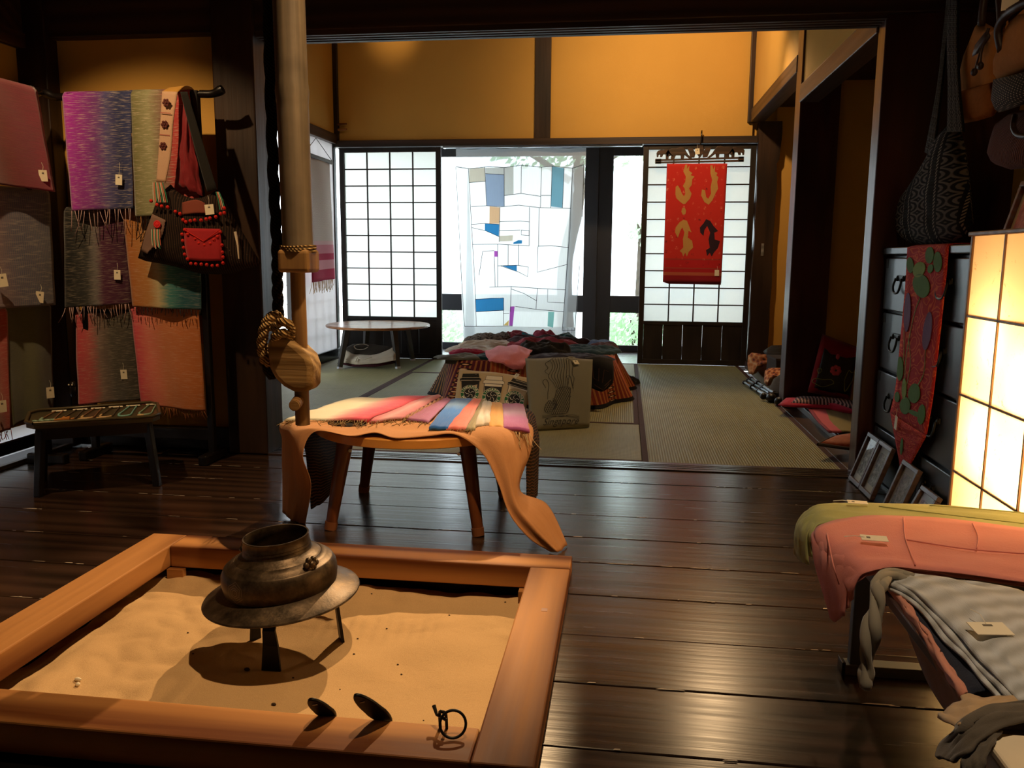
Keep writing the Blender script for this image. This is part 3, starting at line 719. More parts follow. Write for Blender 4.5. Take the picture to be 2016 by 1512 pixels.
for fx, fy, w in ((-0.806, 1.752, .024), (-0.700, 1.935, .016), (-0.915, 1.905, .016)):
    d = V((fx + .815, fy - 1.862, 0)).normalized(); s_ = d.cross(V((0, 0, 1)))
    top = V((-0.815, 1.862, 0)) + d * .100; bot = V((fx, fy, 0)); zb = sandz(fx, fy) - 0.015; ly = B()
    rows = [(top, .055, w * .62), (top.lerp(bot, .3) + d * .012, .03, w * .62), (bot.lerp(top, .25), -.01, w * .75), (bot, zb, w)]
    for dd in (0, .007):
        pass
    vs_ = []
    for p, z, ww in rows:
        for sg in (-1, 1):
            for dd in (0, .008): vs_.append(ly.pt(V((p.x, p.y, z)) + s_ * ww * sg + d * dd))
    for i in range(3):
        a = vs_[4 * i:4 * i + 8]
        for q in ((0, 2, 6, 4), (1, 5, 7, 3), (0, 4, 5, 1), (2, 3, 7, 6)): ly.face([a[k] for k in q])
    ly.face(vs_[:4][0:1] + vs_[1:2] + vs_[3:4] + vs_[2:3]); ly.face([vs_[12], vs_[14], vs_[15], vs_[13]])
    add('leg', ly, M['black'], tv)

# fire tools leaning on the near frame board
def tool(label, bot, top, w, seed):
    t = thing('fire_tool', label, 'fire tool', bot, 'black fire tools at the near hearth board')
    bot, top = V(bot), V(top); d = (top - bot); L = d.length; d.normalize(); sd = V((1, 0.15, 0)); sd = (sd - d * sd.dot(d)).normalized(); nn = d.cross(sd)
    o = [(w * math.cos(a) * (1.0 if math.sin(a) < 0 else .92), L / 2 + L / 2 * math.sin(a)) for a in [2 * math.pi * k / 28 for k in range(28)]]
    add('blade', B().prism(o, bot, sd, d, nn, -.003, .003), M['black'], t, bevel=.0015, smooth=True)
    add('slot', B().obox(bot + d * L * .80 - nn * .0032, (sd, d, nn), (.005, .0015, .0006)), M['string'], t)
    add('shank', B().tube([bot + d * .01, bot + V((.004, .02, -.05)), bot + V((.01, .05, -.13))], .004, 8), M['black'], t, smooth=True)
tool('short oval ended black fire tool leaning on the near hearth board', (-0.530, 1.412, 0.025), (-0.550, 1.352, 0.098), .0195, 1)
tool('taller oval ended black fire tool leaning on the near hearth board', (-0.418, 1.412, 0.025), (-0.462, 1.345, 0.118), .0200, 2)
rg = thing('iron_ring', 'dark iron ring handle on the near hearth board', 'ring handle', (-0.29, 1.37, 0.04))
c = V((-0.287, 1.366, 0.063)); e1 = V((1, .1, -.12)).normalized(); e2 = V((0, .62, .78)); e2 = (e2 - e1 * e2.dot(e1)).normalized()
add('ring', B().tube([c + e1 * .0235 * math.cos(a) + e2 * .0235 * math.sin(a) for a in [2 * math.pi * k / 32 for k in range(33)]], .0026, 8, False), M['black'], rg, smooth=True)
add('staple', B().tube(smooth_path([(-0.315, 1.388, .036), (-0.316, 1.386, .07), (-0.310, 1.378, .078), (-0.304, 1.384, .07), (-0.303, 1.388, .036)], 14), .003, 8), M['black'], rg, smooth=True)
add('pin', B().tube([(-0.330, 1.40, .076), (-0.322, 1.388, .066), (-0.300, 1.372, .066)], [.004, .003, .003], 8), M['black'], rg, smooth=True)

# pot hook hanging over the hearth
def m_bamboo():
    n = NM('smoked bamboo'); f = n.noise(n.vec('Object', (60, 60, 2)), 1, 3); g = n.noise(n.vec('Object'), 7, 4)
    col = n.ramp(n.mix(.5, f, g), [(.3, '#443a2c'), (.7, '#80705a')]); n.bump(f, .1, .003); return n.base(col, .5, 0, .4)
M['bamboo'] = m_bamboo()
M['oldwood'] = wood('smoke stained wood', '#5d4023', '#9a7444', 2, 1.0, .6, .25, .3)
M['blockwood'] = wood('carved pale wood block', '#6a4f2c', '#a8895a', 0, 1.2, .75, .5, .2)
def m_rope(c1, c2, nm):
    n = NM(nm); f = n.wave(n.vec('Object', (1, 1, 1.4), (0, R(35), 0)), 40, 2, 2); n.bump(f, .8, .006)
    return n.base(n.mix(f, lin(c1), lin(c2)), .95, 0, .1)
M['rope'] = m_rope('#6b5130', '#b39462', 'straw rope'); M['soot'] = m_rope('#120d0a', '#2d221a', 'sooty rope')
YH = 2.12
ph = thing('pot_hook', 'hanging bamboo and carved wood pot hook with knotted rope over the hearth', 'pot hook', (-0.84, YH, 0.43))
P0 = (-0.861,2.120,1.540); P1 = (-0.856,2.120,0.899)
ax = (V(P1) - V(P0)).normalized(); top = V(P0) - ax * 0.9; bot = V(P1)
prof = []; L = (bot - top).length
for k in range(60):
    s = L * k / 59; r = .0405
    for node in (L - .415, L - .78, L - 1.15):
        r += .0035 * math.exp(-((s - node) / .008) ** 2) - .0012 * math.exp(-((s - node + .016) / .008) ** 2)
    prof.append((top + ax * s, r))
add('bamboo_tube', B().tube([p for p, r in prof], [r for p, r in prof], 28), M['bamboo'], ph, smooth='all')
sq = B(); e1 = V((1, 0, 0)); e2 = V((0, 1, 0))
add('end_block', B().obox(bot + ax * .012, (e1, e2, V((0, 0, 1))), (.043, .043, .030)), M['oldwood'], ph, bevel=.01, seg=3)
cw = B()
for k in range(3):
    zc = bot - ax * (.014 + .006 * k)
    cw.tube([zc + V((.045 * math.cos(a), .045 * math.sin(a), .002 * math.sin(a * 2 + k))) for a in [2 * math.pi * q / 30 for q in range(31)]], .0028, 6, False)
add('cord_binding', cw, M['rope'], ph, smooth='all')
R0 = V((-0.860,2.120,0.905)); R1 = V((-0.859,2.120,0.446))
add('rod', B().tube([R0.lerp(R1, k / 10) + V((.0015 * nz(k * .8, 3), 0, 0)) for k in range(11)], .0195, 20), M['oldwood'], ph, smooth=True)
blk = [(-0.935,2.120,0.685), (-0.903,2.120,0.693), (-0.877,2.120,0.684), (-0.849,2.120,0.663), (-0.823,2.120,0.639), (-0.813,2.120,0.609), (-0.816,2.120,0.558), (-0.829,2.120,0.541), (-0.868,2.120,0.541), (-0.896,2.120,0.555), (-0.918,2.120,0.576), (-0.933,2.120,0.603), (-0.937,2.120,0.647)]
bc = sum((V(q) for q in blk), V()) / len(blk)
add('carved_block', B().prism([((V(q) - bc).x, (V(q) - bc).z) for q in blk][::-1], bc, (1, 0, 0), (0, 0, 1), (0, -1, 0), -.040, .040), M['blockwood'], ph, bevel=.014, seg=3, smooth=50)
pk = V((-0.859,2.100,0.514)); add('peg', B().tube([pk + V((-.012, .05, .004)), pk + V((-.004, .0, 0)), pk + V((.004, -.042, -.004))], [.015, .016, .0155], 16), M['oldwood'], ph, smooth=True)
add('peg_end', B().cyl(pk + V((.004, -.0418, -.004)), pk + V((.0042, -.0435, -.0042)), .0140, .0130, 16), M['blockwood'], ph, smooth=True)
def braid(path, r, lay, name, mat):
    b = B(); n = len(path)
    for s in range(3):
        pts = []
        for i, p in enumerate(path):
            d = (path[min(i + 1, n - 1)] - path[max(i - 1, 0)]).normalized(); x = d.cross(V((0, -1, .05))).normalized(); y = d.cross(x)
            a = 2 * math.pi * s / 3 + i * lay; pts.append(p + x * r * .55 * math.cos(a) + y * r * .55 * math.sin(a))
        b.tube(pts, r * .62, 7)
    return add(name, b, mat, ph, smooth='all')
braid(smooth_path([(-0.930,2.160,1.627), (-0.934,2.160,1.403), (-0.935,2.160,1.132), (-0.932,2.160,0.932), (-0.935,2.160,0.823), (-0.935,2.160,0.713)], 60), .014, .5, 'hanging_rope', M['soot'])
braid(smooth_path([(-0.930,2.150,0.728), (-0.929,2.120,0.743), (-0.946,2.100,0.717), (-0.958,2.100,0.663), (-0.953,2.110,0.618), (-0.943,2.140,0.624)], 40), .013, .55, 'rope_loop', M['rope'])
braid(smooth_path([(-0.928,2.100,0.707), (-0.890,2.070,0.729), (-0.871,2.080,0.720), (-0.877,2.100,0.689), (-0.887,2.070,0.701), (-0.917,2.080,0.685)], 36), .011, .55, 'rope_loop', M['rope'])
braid(smooth_path([(-0.966,2.130,0.659), (-0.962,2.130,0.615), (-0.953,2.140,0.578), (-0.951,2.160,0.600)], 24), .014, .5, 'rope_end', M['soot'])

# ------------------------------------------------------------------ shared small makers
def fringe(name, parent, edge, dirv, length, n, mat, r=.0011, jit=.35, seed=0, floor=None, sub=4):
    """loose yarn ends along an edge (list of points), hanging in direction dirv"""
    g = random.Random(seed + 11); e = [V(p) for p in edge]; b = B(); dirv = V(dirv).normalized()
    for k in range(n):
        t = (k + g.random()) / n; p = spline(e, t); L = length * g.uniform(.6, 1.25)
        q = V((g.gauss(0, 1), g.gauss(0, 1), g.gauss(0, .4))) * jit * L
        mid = p + dirv * L * .5 + q * .35; end = p + dirv * L + q
        pts = [p, mid, end]
        if floor is not None:
            for x in pts: x.z = max(x.z, floor + r)
        b.tube(smooth_path(pts, sub), r, 4, True)
    return add(name, b, mat, parent, smooth='all')
def price_tag(parent, p, nrm=(0, -1, 0), w=.030, h=.042, tilt=0.0, strlen=.035, mark=True, up=(0, 0, 1)):
    p = V(p); n = V(nrm).normalized(); u = V(up); u = (u - n * u.dot(n)).normalized(); x = u.cross(n)
    ca, sa = math.cos(tilt), math.sin(tilt); x2 = x * ca + u * sa; u2 = u * ca - x * sa
    t = add('price_tag', B().obox(p + n * .004, (x2, u2, n), (w / 2, h / 2, .0006)), M['tagcard'], parent)
    add('tag_string', B().tube([p + u2 * h * .36 + n * .005, p + u2 * (h * .5 + strlen * .5) + n * .006 + x * .004, p + u2 * (h * .5 + strlen) + n * .003], .0007, 4), M['string'], t)
    if mark: add('tag_mark', B().obox(p + u2 * h * .22 + n * .0049, (x2, u2, n), (w * .13, h * .07, .0003)), M['tagmark'], t)
    return t
S = lambda *a: [(p, c) for p, c in a]

# ------------------------------------------------------------------ low round table by the hearth with scarves
M['edgewood'] = wood('honey veneer', '#b5702c', '#d99a4a', 0, .6, .38, .05, .45, 0, rings=.3)
M['legwood'] = wood('reddish brown turned leg', '#4a2614', '#7a4424', 2, 1.0, .35, .06, .5)
M['cap'] = plain('brown rubber cap', '#7d4b2c', .6)
TC = V((-0.71, 2.825, 0)); TR_ = 0.365
rt_ = thing('round_table', 'low round wooden table by the hearth carrying folded scarves', 'table', (TC.x, TC.y, 0))
add('tabletop', B().lathe([(.001, .334), (TR_ - .004, .334), (TR_, .331), (TR_, .306), (TR_ - .006, .303), (.001, .303)], TC, 72), M['edgewood'], rt_, smooth=30)
for (fx, fy, tx, ty) in ((-.950, 2.553, -.905, 2.600), (-.452, 2.568, -.498, 2.612), (-.979, 3.003, -.925, 2.965), (-.432, 3.02, -.475, 2.975)):
    f, t = V((fx, fy, 0)), V((tx, ty, .303)); lg = add('leg', B().tube([f + (t - f) * .06, t], [.0185, .0275], 20), M['legwood'], rt_, smooth=True)
    add('foot_cap', B().tube([f, f + (t - f) * .085], [.0205, .0215], 20), M['cap'], lg, smooth=True)
    d = V((-0.1 if fx < -.7 else .1, -.99, 0)); q = f + (t - f) * .88
    add('bolt', B().cyl(q + V((.025 if fx < -.7 else -.025, -.010, 0)), q + V((.028 if fx < -.7 else -.028, -.022, 0)), .006, .006, 10), M['steel'], lg, smooth=True)
def m_dark_ikat():
    n = NM('dark brown patterned cloth'); u = n.vec('UV', (1, 1, 1)); w = n.wave(n.vec('UV', (1, 3, 1)), 9, 3, 3, 'BANDS', 'Y'); v_ = n.vor(n.vec('UV', (30, 60, 1)), 1.0)
    col = n.ramp(w, [(.3, '#1a1512'), (.6, '#33241c'), (.85, '#6b4a30')]); col = n.mix(n.ramp(v_, [(.1, (1, 1, 1, 1)), (.25, (0, 0, 0, 1))]), col, lin('#5a3d2a'))
    return n.base(col, .85, 0, .2)
M['darkikat'] = m_dark_ikat()
dc = add('patterned_cloth', B().ctrl([
    [(-1.058,2.660,0.032), (-1.036,2.740,0.041), (-1.041,2.950,0.078)], [(-1.057,2.640,0.168), (-1.033,2.740,0.143), (-1.038,2.970,0.123)], [(-1.069,2.640,0.271), (-1.064,2.780,0.247), (-1.063,3.000,0.203)],
    [(-1.091,2.613,0.339), (-1.084,2.840,0.339), (-1.045,3.064,0.339)], [(-0.689,2.565,0.339), (-0.761,2.836,0.339), (-0.830,3.173,0.339)], [(-0.385,2.649,0.339), (-0.379,2.858,0.340), (-0.392,3.104,0.340)],
    [(-0.299,2.640,0.310), (-0.294,2.760,0.298), (-0.301,2.950,0.280)], [(-0.303,2.620,0.205), (-0.292,2.740,0.175), (-0.291,2.900,0.152)], [(-0.301,2.620,0.094), (-0.292,2.720,0.069), (-0.289,2.860,0.059)]], 14, 70, .004, 7),
    M['darkikat'], label='dark brown patterned cloth hanging off both sides of the scarf table', cat='cloth', smooth='all', solid=.002)
M['orange'] = cloth('coarse orange cotton', uw('#b8703c'), .9, 260, .12, .1, uw('#c88048'))
oc = add('orange_cloth', B().ctrl([
    [(-1.058,2.600,-0.014), (-1.109,2.620,-0.001), (-1.162,2.660,0.016)], [(-1.004,2.530,0.156), (-1.071,2.580,0.122), (-1.158,2.660,0.150)], [(-1.010,2.485,0.269), (-1.060,2.530,0.274), (-1.153,2.660,0.270)],
    [(-0.970,2.493,0.344), (-1.034,2.524,0.347), (-1.134,2.646,0.345)], [(-0.837,2.448,0.342), (-0.899,2.604,0.344), (-0.997,2.921,0.344)], [(-0.768,2.483,0.350), (-0.804,2.637,0.344), (-0.868,2.912,0.344)], [(-0.696,2.456,0.342), (-0.728,2.616,0.344), (-0.798,2.903,0.344)],
    [(-0.604,2.493,0.344), (-0.634,2.632,0.344), (-0.684,2.903,0.344)], [(-0.515,2.519,0.345), (-0.522,2.610,0.344), (-0.547,2.876,0.344)], [(-0.425,2.490,0.296), (-0.380,2.558,0.348), (-0.323,2.750,0.345)], [(-0.373,2.465,0.210), (-0.330,2.500,0.255), (-0.287,2.620,0.291)],
    [(-0.332,2.440,0.119), (-0.312,2.460,0.158), (-0.314,2.550,0.170)], [(-0.270,2.440,0.044), (-0.247,2.450,0.083), (-0.226,2.560,0.120)], [(-0.208,2.448,0.004), (-0.176,2.448,0.004), (-0.159,2.519,0.006)]], 26, 110, .006, 5),
    M['orange'], label='burnt orange cotton cloth draped over the scarf table down to the floor', cat='cloth', smooth='all', solid=.002)
M['jute'] = plain('olive brown yarn', '#7a623c', .9); M['yarnpale'] = plain('pale yarn', '#c9ad84', .9); M['yarnred'] = plain('dull red yarn', '#8d4038', .9)
def table_scarf(label, fl, fr, br, bl, stops, axis=0, lift=.0, th=.009, fr_n=26, fr_mat='jute', nf=.035, wav=.004, seed=0, streak=.1, slub='#e8d8c0', slubamt=.15):
    stops = [(p_, uw(c_)) for p_, c_ in stops]; m = ombre('scarf ' + label[:20], stops, axis, streak, slub, slubamt, 60, .8, .25)
    fl, fr, br, bl = V(fl), V(fr), V(br), V(bl); up = V((0, 0, lift))
    def fn(u, v):
        p = fl.lerp(fr, u).lerp(bl.lerp(br, u), v) + up
        e = min(u, 1 - u); z = .003 * (min(1, e * 8)) + wav * nz(u * 3 + seed, v * 5, seed) + .0012 * math.sin(u * 9 + seed)
        if v < .06: z -= .005 * (1 - v / .06)
        return p + V((0.004 * nz(v * 4, seed, u), 0, z))
    t = add('folded_scarf', B().sheet(fn, 16, 26), m, label=label, cat='scarf', group='folded scarves on the hearth table', smooth='all', solid=th)
    if fr_n: fringe('fringe', t, [fl + up, fl.lerp(fr, .5) + up, fr + up], (0.1, -1, -.35), nf, fr_n, M[fr_mat], .0010, .55, seed, .347)
    return t
Zt = .353
table_scarf('wide cream scarf shading into scarlet, leftmost on the scarf table', (-1.120,2.607,0.355), (-0.849,2.662,0.355), (-0.760,3.151,0.355), (-1.047,3.005,0.355),
            S((0, '#d8b98a'), (.45, '#e0c498'), (.62, '#e88a78'), (.85, '#e8505a'), (1, '#d83a48')), 0, 0, .010, 60, 'jute', .05, .006, 1)
table_scarf('dusty pink scarf with cream streaks beside the cream and scarlet one', (-0.836,2.639,0.353), (-0.740,2.719,0.353), (-0.710,3.172,0.353), (-0.761,3.163,0.353), S((0, '#d05a58'), (.5, '#e09484'), (1, '#c4605e')), 0, 0, .009, 20, 'jute', .04, .004, 2)
tw = thing('twisted_scarf', 'thin brown and pink twisted scarf between the pink and mauve scarves', 'scarf', (-0.72, 2.83, .345), 'folded scarves on the hearth table')
b = B()
for s_ in range(2):
    p0, p1 = V((-0.729,2.696,0.356)), V((-0.692,3.121,0.356)); pts = []
    for k in range(50):
        a = k * .55 + s_ * math.pi; d = (p1 - p0).normalized(); x = d.cross(V((0, 0, 1)))
        pts.append(p0.lerp(p1, k / 49) + x * .004 * math.cos(a) + V((0, 0, .004 * math.sin(a))))
    b.tube(pts, .0045, 6)
add('twist', b, ombre('twist yarn', S((0, '#9a6a50'), (.5, '#d8a890'), (1, '#8a5040')), 1), tw, smooth='all')
fringe('fringe', tw, [(-0.732,2.695,0.356), (-0.724,2.697,0.356)], (0, -1, -.3), .04, 8, M['jute'], .001, .4, 9, .347)
table_scarf('mauve scarf beside the blue one on the scarf table', (-0.723,2.694,0.353), (-0.640,2.664,0.353), (-0.655,3.098,0.353), (-0.685,3.104,0.353), S((0, '#a04a5c'), (1, '#b0607a')), 0, 0, .009, 16, 'jute', .04, .004, 3)
table_scarf('blue scarf with pale streaks on the scarf table', (-0.615,2.575,0.353), (-0.552,2.569,0.353), (-0.574,3.112,0.353), (-0.653,3.098,0.353), S((0, '#1d5d94'), (.55, '#2f74ad'), (.75, '#8fa9c0'), (1, '#2a6aa2')), 1, 0, .010, 0, 'jute', .03, .003, 4)
table_scarf('bright coral scarf right of the blue one', (-0.557,2.568,0.353), (-0.494,2.571,0.353), (-0.535,3.107,0.353), (-0.572,3.112,0.353), S((0, '#e8604a'), (1, '#ee7a62')), 0, 0, .010, 10, 'jute', .02, .003, 5)
table_scarf('narrow olive brown scarf between coral and cream scarves', (-0.490,2.560,0.352), (-0.466,2.572,0.352), (-0.523,3.104,0.352), (-0.532,3.102,0.352), S((0, '#8a6f45'), (1, '#a88a5c')), 0, 0, .008, 8, 'jute', .02, .003, 6)
table_scarf('pleated cream scarf between olive and orange scarves', (-0.471,2.619,0.354), (-0.431,2.643,0.354), (-0.487,3.042,0.354), (-0.517,3.059,0.354), S((0, '#c9a47c'), (.3, '#e0c4a0'), (.6, '#c09a78'), (1, '#dcc0a0')), 1, 0, .011, 14, 'jute', .03, .005, 7)
table_scarf('marigold orange scarf beside the magenta one', (-0.422,2.607,0.353), (-0.380,2.615,0.353), (-0.443,3.033,0.353), (-0.486,3.047,0.353), S((0, '#dd8a3a'), (1, '#e8a050')), 0, 0, .010, 14, 'jute', .02, .003, 8)
table_scarf('magenta pink scarf, rightmost on the scarf table', (-0.375,2.607,0.353), (-0.289,2.589,0.353), (-0.365,3.036,0.353), (-0.440,3.022,0.353), S((0, '#a8476c'), (.35, '#c0678a'), (.6, '#cf9aa4'), (1, '#b04a74')), 1, 0, .010, 0, 'jute', .02, .003, 9)
mg = bpy.data.objects['folded_scarf.008'] if 'folded_scarf.008' in bpy.data.objects else None
if mg: fringe('fringe', mg, [(-0.371,2.614,0.350), (-0.329,2.605,0.350), (-0.292,2.603,0.350)], (.15, -.5, -.8), .055, 26, M['yarnpale'], .0012, .3, 21)

# ------------------------------------------------------------------ round table at the back of the tatami room
M['tabletop2'] = wood('polished brown table top', '#6d4020', '#a87040', 0, .6, .30, .04, .4, 0, rings=.3)
M['greyleg'] = plain('grey brown leg', '#3a3836', .45, 0, .5, .1)
T2 = V((-2.035, 6.72, 0))
t2 = thing('round_table', 'low round brown table with grey legs beside the left shoji door', 'table', T2)
add('tabletop', B().lathe([(.001, .342), (.425, .342), (.432, .336), (.430, .324), (.42, .320), (.001, .320)], T2, 72), M['tabletop2'], t2, smooth=30)
for fx, fy in ((-2.262, 6.385), (-1.808, 6.50), (-2.262, 7.05), (-1.83, 7.06)):
    f = V((fx, fy, 0)); t = V((T2.x + (fx - T2.x) * .8, T2.y + (fy - T2.y) * .8, .32))
    lg = add('leg', B().tube([f, t], [.021, .032], 4), M['greyleg'], t2)
    add('foot_cap', B().tube([f, f + (t - f) * .05], [.024, .025], 4), M['white'], lg)
bg = thing('fabric_bag', 'folded cream and dark fabric bag with white ring mark under the round table', 'bag', (-2.02, 6.55, 0))
M['cream'] = cloth('cream canvas', '#cbbf a8'.replace(' ', ''), .9, 120); M['maroon'] = cloth('maroon cloth', '#4a1a24', .85); M['dkcloth'] = cloth('near black cloth', '#1d1a1a', .85); M['darkbrown'] = cloth('dark olive brown cloth', '#3a3228', .85)
add('lower_fold', B().puff([(-2.322,6.500,0.028), (-2.193,6.450,0.017), (-1.979,6.450,0.018), (-1.815,6.500,0.049), (-1.874,6.620,0.092), (-2.117,6.620,0.078), (-2.328,6.620,0.073)], (0, -.3, 1), .022, 5, .006), M['maroon'], bg, smooth='all')
add('canvas_fold', B().ctrl([[(-2.293,6.470,0.050), (-2.171,6.450,0.034), (-1.979,6.450,0.043), (-1.819,6.470,0.073)], [(-2.285,6.500,0.096), (-2.173,6.460,0.070), (-1.973,6.460,0.083), (-1.827,6.500,0.128)], [(-2.283,6.560,0.153), (-2.171,6.520,0.105), (-1.978,6.520,0.114), (-1.847,6.560,0.175)]], 16, 10, .006), M['cream'], bg, smooth='all', solid=.006)
add('dark_flap', B().puff([(-2.275,6.550,0.150), (-2.206,6.520,0.096), (-2.036,6.500,0.085), (-1.911,6.540,0.117), (-1.890,6.620,0.163), (-2.084,6.660,0.181), (-2.238,6.660,0.177)], (0, -.5, 1), .02, 5, .004), M['darkbrown'], bg, smooth='all')
cc = V((-2.127,6.545,0.145)); e2 = V((0, .6, .35)).normalized(); nn = V((0, -.5, 1)).normalized()
add('ring_mark', B().ribbon([cc + V((1, 0, 0)) * .058 * math.cos(a) * (1 + .1 * math.sin(3 * a)) + e2 * .038 * math.sin(a) + nn * .026 for a in [R(20) + k * R(340) / 30 for k in range(31)]], .009, nn), M['cream'], bg)
add('cord_bow', B().tube(smooth_path([(-2.142,6.430,0.058), (-2.128,6.440,0.095), (-2.088,6.420,0.077), (-2.045,6.420,0.086), (-2.009,6.440,0.097)], 16), .005, 6), M['cream'], bg, smooth='all')

# ------------------------------------------------------------------ cloth covered table with clothes and totes
def m_quilt():
    n = NM('patchwork batik cover'); u = n.vec('UV'); sx = n.sep(u)
    fr_ = n.math('FRACT', n.math('MULTIPLY', sx[0], 13.0)); idx = n.math('FRACT', n.math('MULTIPLY', n.math('FLOOR', n.math('MULTIPLY', sx[0], 13.0)), .37))
    band = n.ramp(idx, [(.0, '#7a2a1c'), (.25, '#a8482a'), (.45, '#3a2c22'), (.62, '#8a3524'), (.8, '#b8642f'), (.95, '#5a2030')], 'CONSTANT')
    fine = n.wave(n.vec('UV', (1, 1, 1)), 42, 0, 0); col = n.mix(n.math('MULTIPLY', n.ramp(fine, [(.6, (0, 0, 0, 1)), (.75, (1, 1, 1, 1))]), .55), band, lin('#c98a48'))
    dots = n.vor(n.vec('UV', (26, 18, 1)), 1.0, rnd=0.0); e = n.ramp(dots, [(.10, '#e8b890'), (.16, '#2a1a18'), (.24, '#2a1a18'), (.27, (0, 0, 0, 1))])
    msk = n.ramp(fr_, [(.0, (0, 0, 0, 1)), (.33, (1, 1, 1, 1)), (.66, (0, 0, 0, 1))], 'CONSTANT')
    dm = n.math('MULTIPLY', n.ramp(dots, [(.26, (1, 1, 1, 1)), (.28, (0, 0, 0, 1))]), msk); col = n.mix(dm, col, e)
    hem = n.ramp(sx[1], [(.0, (0, 0, 0, 1)), (.945, (1, 1, 1, 1))], 'CONSTANT'); col = n.mix(hem, col, lin('#120e0e'))
    n.bump(n.noise(n.vec('UV', (200, 120, 1)), 1, 2), .3, .004); return n.base(col, .85, 0, .2)
M['quilt'] = m_quilt()
cvx, cvy, hx, hy, CZ = -0.60, 5.70, 0.535, 0.64, 0.262
def cover(u, v):
    a = 2 * math.pi * u; c, s = math.cos(a), math.sin(a); k = (abs(c) ** 5 + abs(s) ** 5) ** (-1 / 5)
    if v < .45: q = v / .45 * .985; return (cvx + c * k * hx * q, cvy + s * k * hy * q, CZ)
    q = (v - .45) / .55; fl_ = q * (.085 + .050 * math.sin(a * 11) + .05 * nz(c * 3, s * 3, 1)) + .035 * q * math.cos(a * 4) ** 2
    z = CZ * (1 - q) ** 1.05 if q > .06 else CZ - .004 * q
    return (cvx + c * (k * hx + fl_ + .012), cvy + s * (k * hy + fl_ + .012), max(z, .004))
ct = thing('covered_table', 'low table under a red orange patterned cover in the middle of the tatami', 'table', (cvx, cvy, 0))
add('cover', B().sheet(cover, 180, 24), M['quilt'], ct, smooth='all', label='red and orange striped patterned cover with black hem')
for dx in (-.45, .45):
    for dy in (-.55, .55): add('leg', B().box(cvx + dx - .02, cvx + dx + .02, cvy + dy - .02, cvy + dy + .02, 0, .24), M['greyleg'], ct)
add('tabletop', B().box(cvx - .51, cvx + .51, cvy - .61, cvy + .61, .235, .257), M['greyleg'], ct)
def heap(label, c, rx, ry, h, mat, seed, rot=0.0, z0=CZ, cat='garment', grp='garments piled on the covered table', name='garment', flat=.5):
    c = V(c); ca, sa = math.cos(rot), math.sin(rot)
    def fn(u, v):
        a = 2 * math.pi * u; r = v; e = 1 + .18 * nz(math.cos(a) * 1.7 + seed, math.sin(a) * 1.7, seed)
        x = rx * r * math.cos(a) * e; y = ry * r * math.sin(a) * e; p = V((c.x + x * ca - y * sa, c.y + x * sa + y * ca, 0))
        k = max(0, 1 - r ** (2 + 4 * flat)) ** .55
        w = (nz(p.x * 11 + seed, p.y * 7, seed) * .5 + abs(nz(p.x * 6, p.y * 16 + seed, seed * .7)) * .9 - abs(nz(p.x * 22 + seed, p.y * 26, seed * 1.3)) * .55)
        p.z = z0 + .002 + h * k * (.62 + .55 * w) ; return p
    return add(name, B().sheet(fn, 72, 24), mat, label=label, cat=cat, group=grp, smooth='all')
def cl(c, c2=None): return cloth('garment ' + c, c, .88, 140, .2, .15, c2)

def m_leopard():
    n = NM('grey animal print'); v = n.vor(n.vec('UV', (40, 16, 1)), 1.0); col = n.ramp(v, [(.2, '#241f1c'), (.45, '#6a6258'), (.8, '#8d8478')]); return n.base(col, .85, 0, .2)
G = [('crumpled grey animal print garment at the back left of the pile', (-1.0, 6.20), .20, .13, .085, m_leopard(), 1, .2, .0),
 ('crimson garment at the back of the pile beside the animal print', (-.83, 6.24), .14, .10, .095, cl('#8a2f3a'), 2, 0, 0),
 ('small teal garment at the back of the pile', (-.70, 6.27), .11, .08, .105, cl('#2f8a9a'), 3, .3, 0),
 ('rose red bundle at the very back of the pile', (-.59, 6.25), .11, .09, .110, cl('#a03a50'), 4, 0, 0),
 ('grey green garment at the back right of the pile', (-.46, 6.24), .14, .09, .10, cl('#4d5650', '#2f6a6e'), 5, -.4, 0),
 ('long black and maroon garment across the back of the pile', (-.55, 6.05), .36, .13, .085, cl('#1e1618', '#4a2028'), 6, .05, 0),
 ('flat denim blue cloth at the far right corner of the covered table', (-.16, 6.10), .12, .26, .045, cl('#3d4f7a', '#6b7fa8'), 7, 0, 0),
 ('cream printed shirt folded on the left of the pile', (-.98, 5.92), .22, .15, .055, cl('#cdb79a', '#ddc8ac'), 8, .05, 0),
 ('white folded shirts with a pink one at the left edge', (-.99, 5.55), .21, .17, .050, cl('#d6c4ae', '#e4d6c4'), 9, .1, 0),
 ('hot pink folded piece tucked under the white shirts', (-1.03, 5.40), .13, .06, .044, cl('#b8284c'), 10, .1, 0),
 ('rolled rose pink cloth lying across the pile', (-.55, 5.86), .27, .07, .085, cl('#b04a58', '#c4606c'), 11, .05, 0),
 ('dark teal garment spread on the right of the pile', (-.22, 5.72), .21, .22, .055, cl('#1c3a42', '#2a4a54'), 12, 0, 0),
 ('purple and brown printed garment at the right edge of the pile', (-.14, 5.90), .12, .10, .060, cl('#5a3a50', '#7a5040'), 13, 0, 0),
 ('crumpled black garment in the middle of the pile', (-.53, 5.52), .20, .14, .105, cl('#16130f', '#2a241e'), 14, -.5, 0),
 ('folded grey green cloth at the front left corner of the covered table', (-1.02, 5.16), .17, .10, .035, cl('#4c4c40', '#6a685a'), 15, .05, 0),
 ('folded dark teal cloth beside the grey green one', (-.86, 5.20), .10, .09, .038, cl('#123a40'), 16, .2, 0),
 ('dark navy garment spread along the front right of the pile', (-.34, 5.24), .27, .14, .045, cl('#1c1a28', '#2e2a40'), 17, 0, 0)]
for lab, c, rx, ry, h, m, sd, rot, _ in G: heap(lab, (c[0], c[1], 0), rx, ry, h, m, sd, rot)
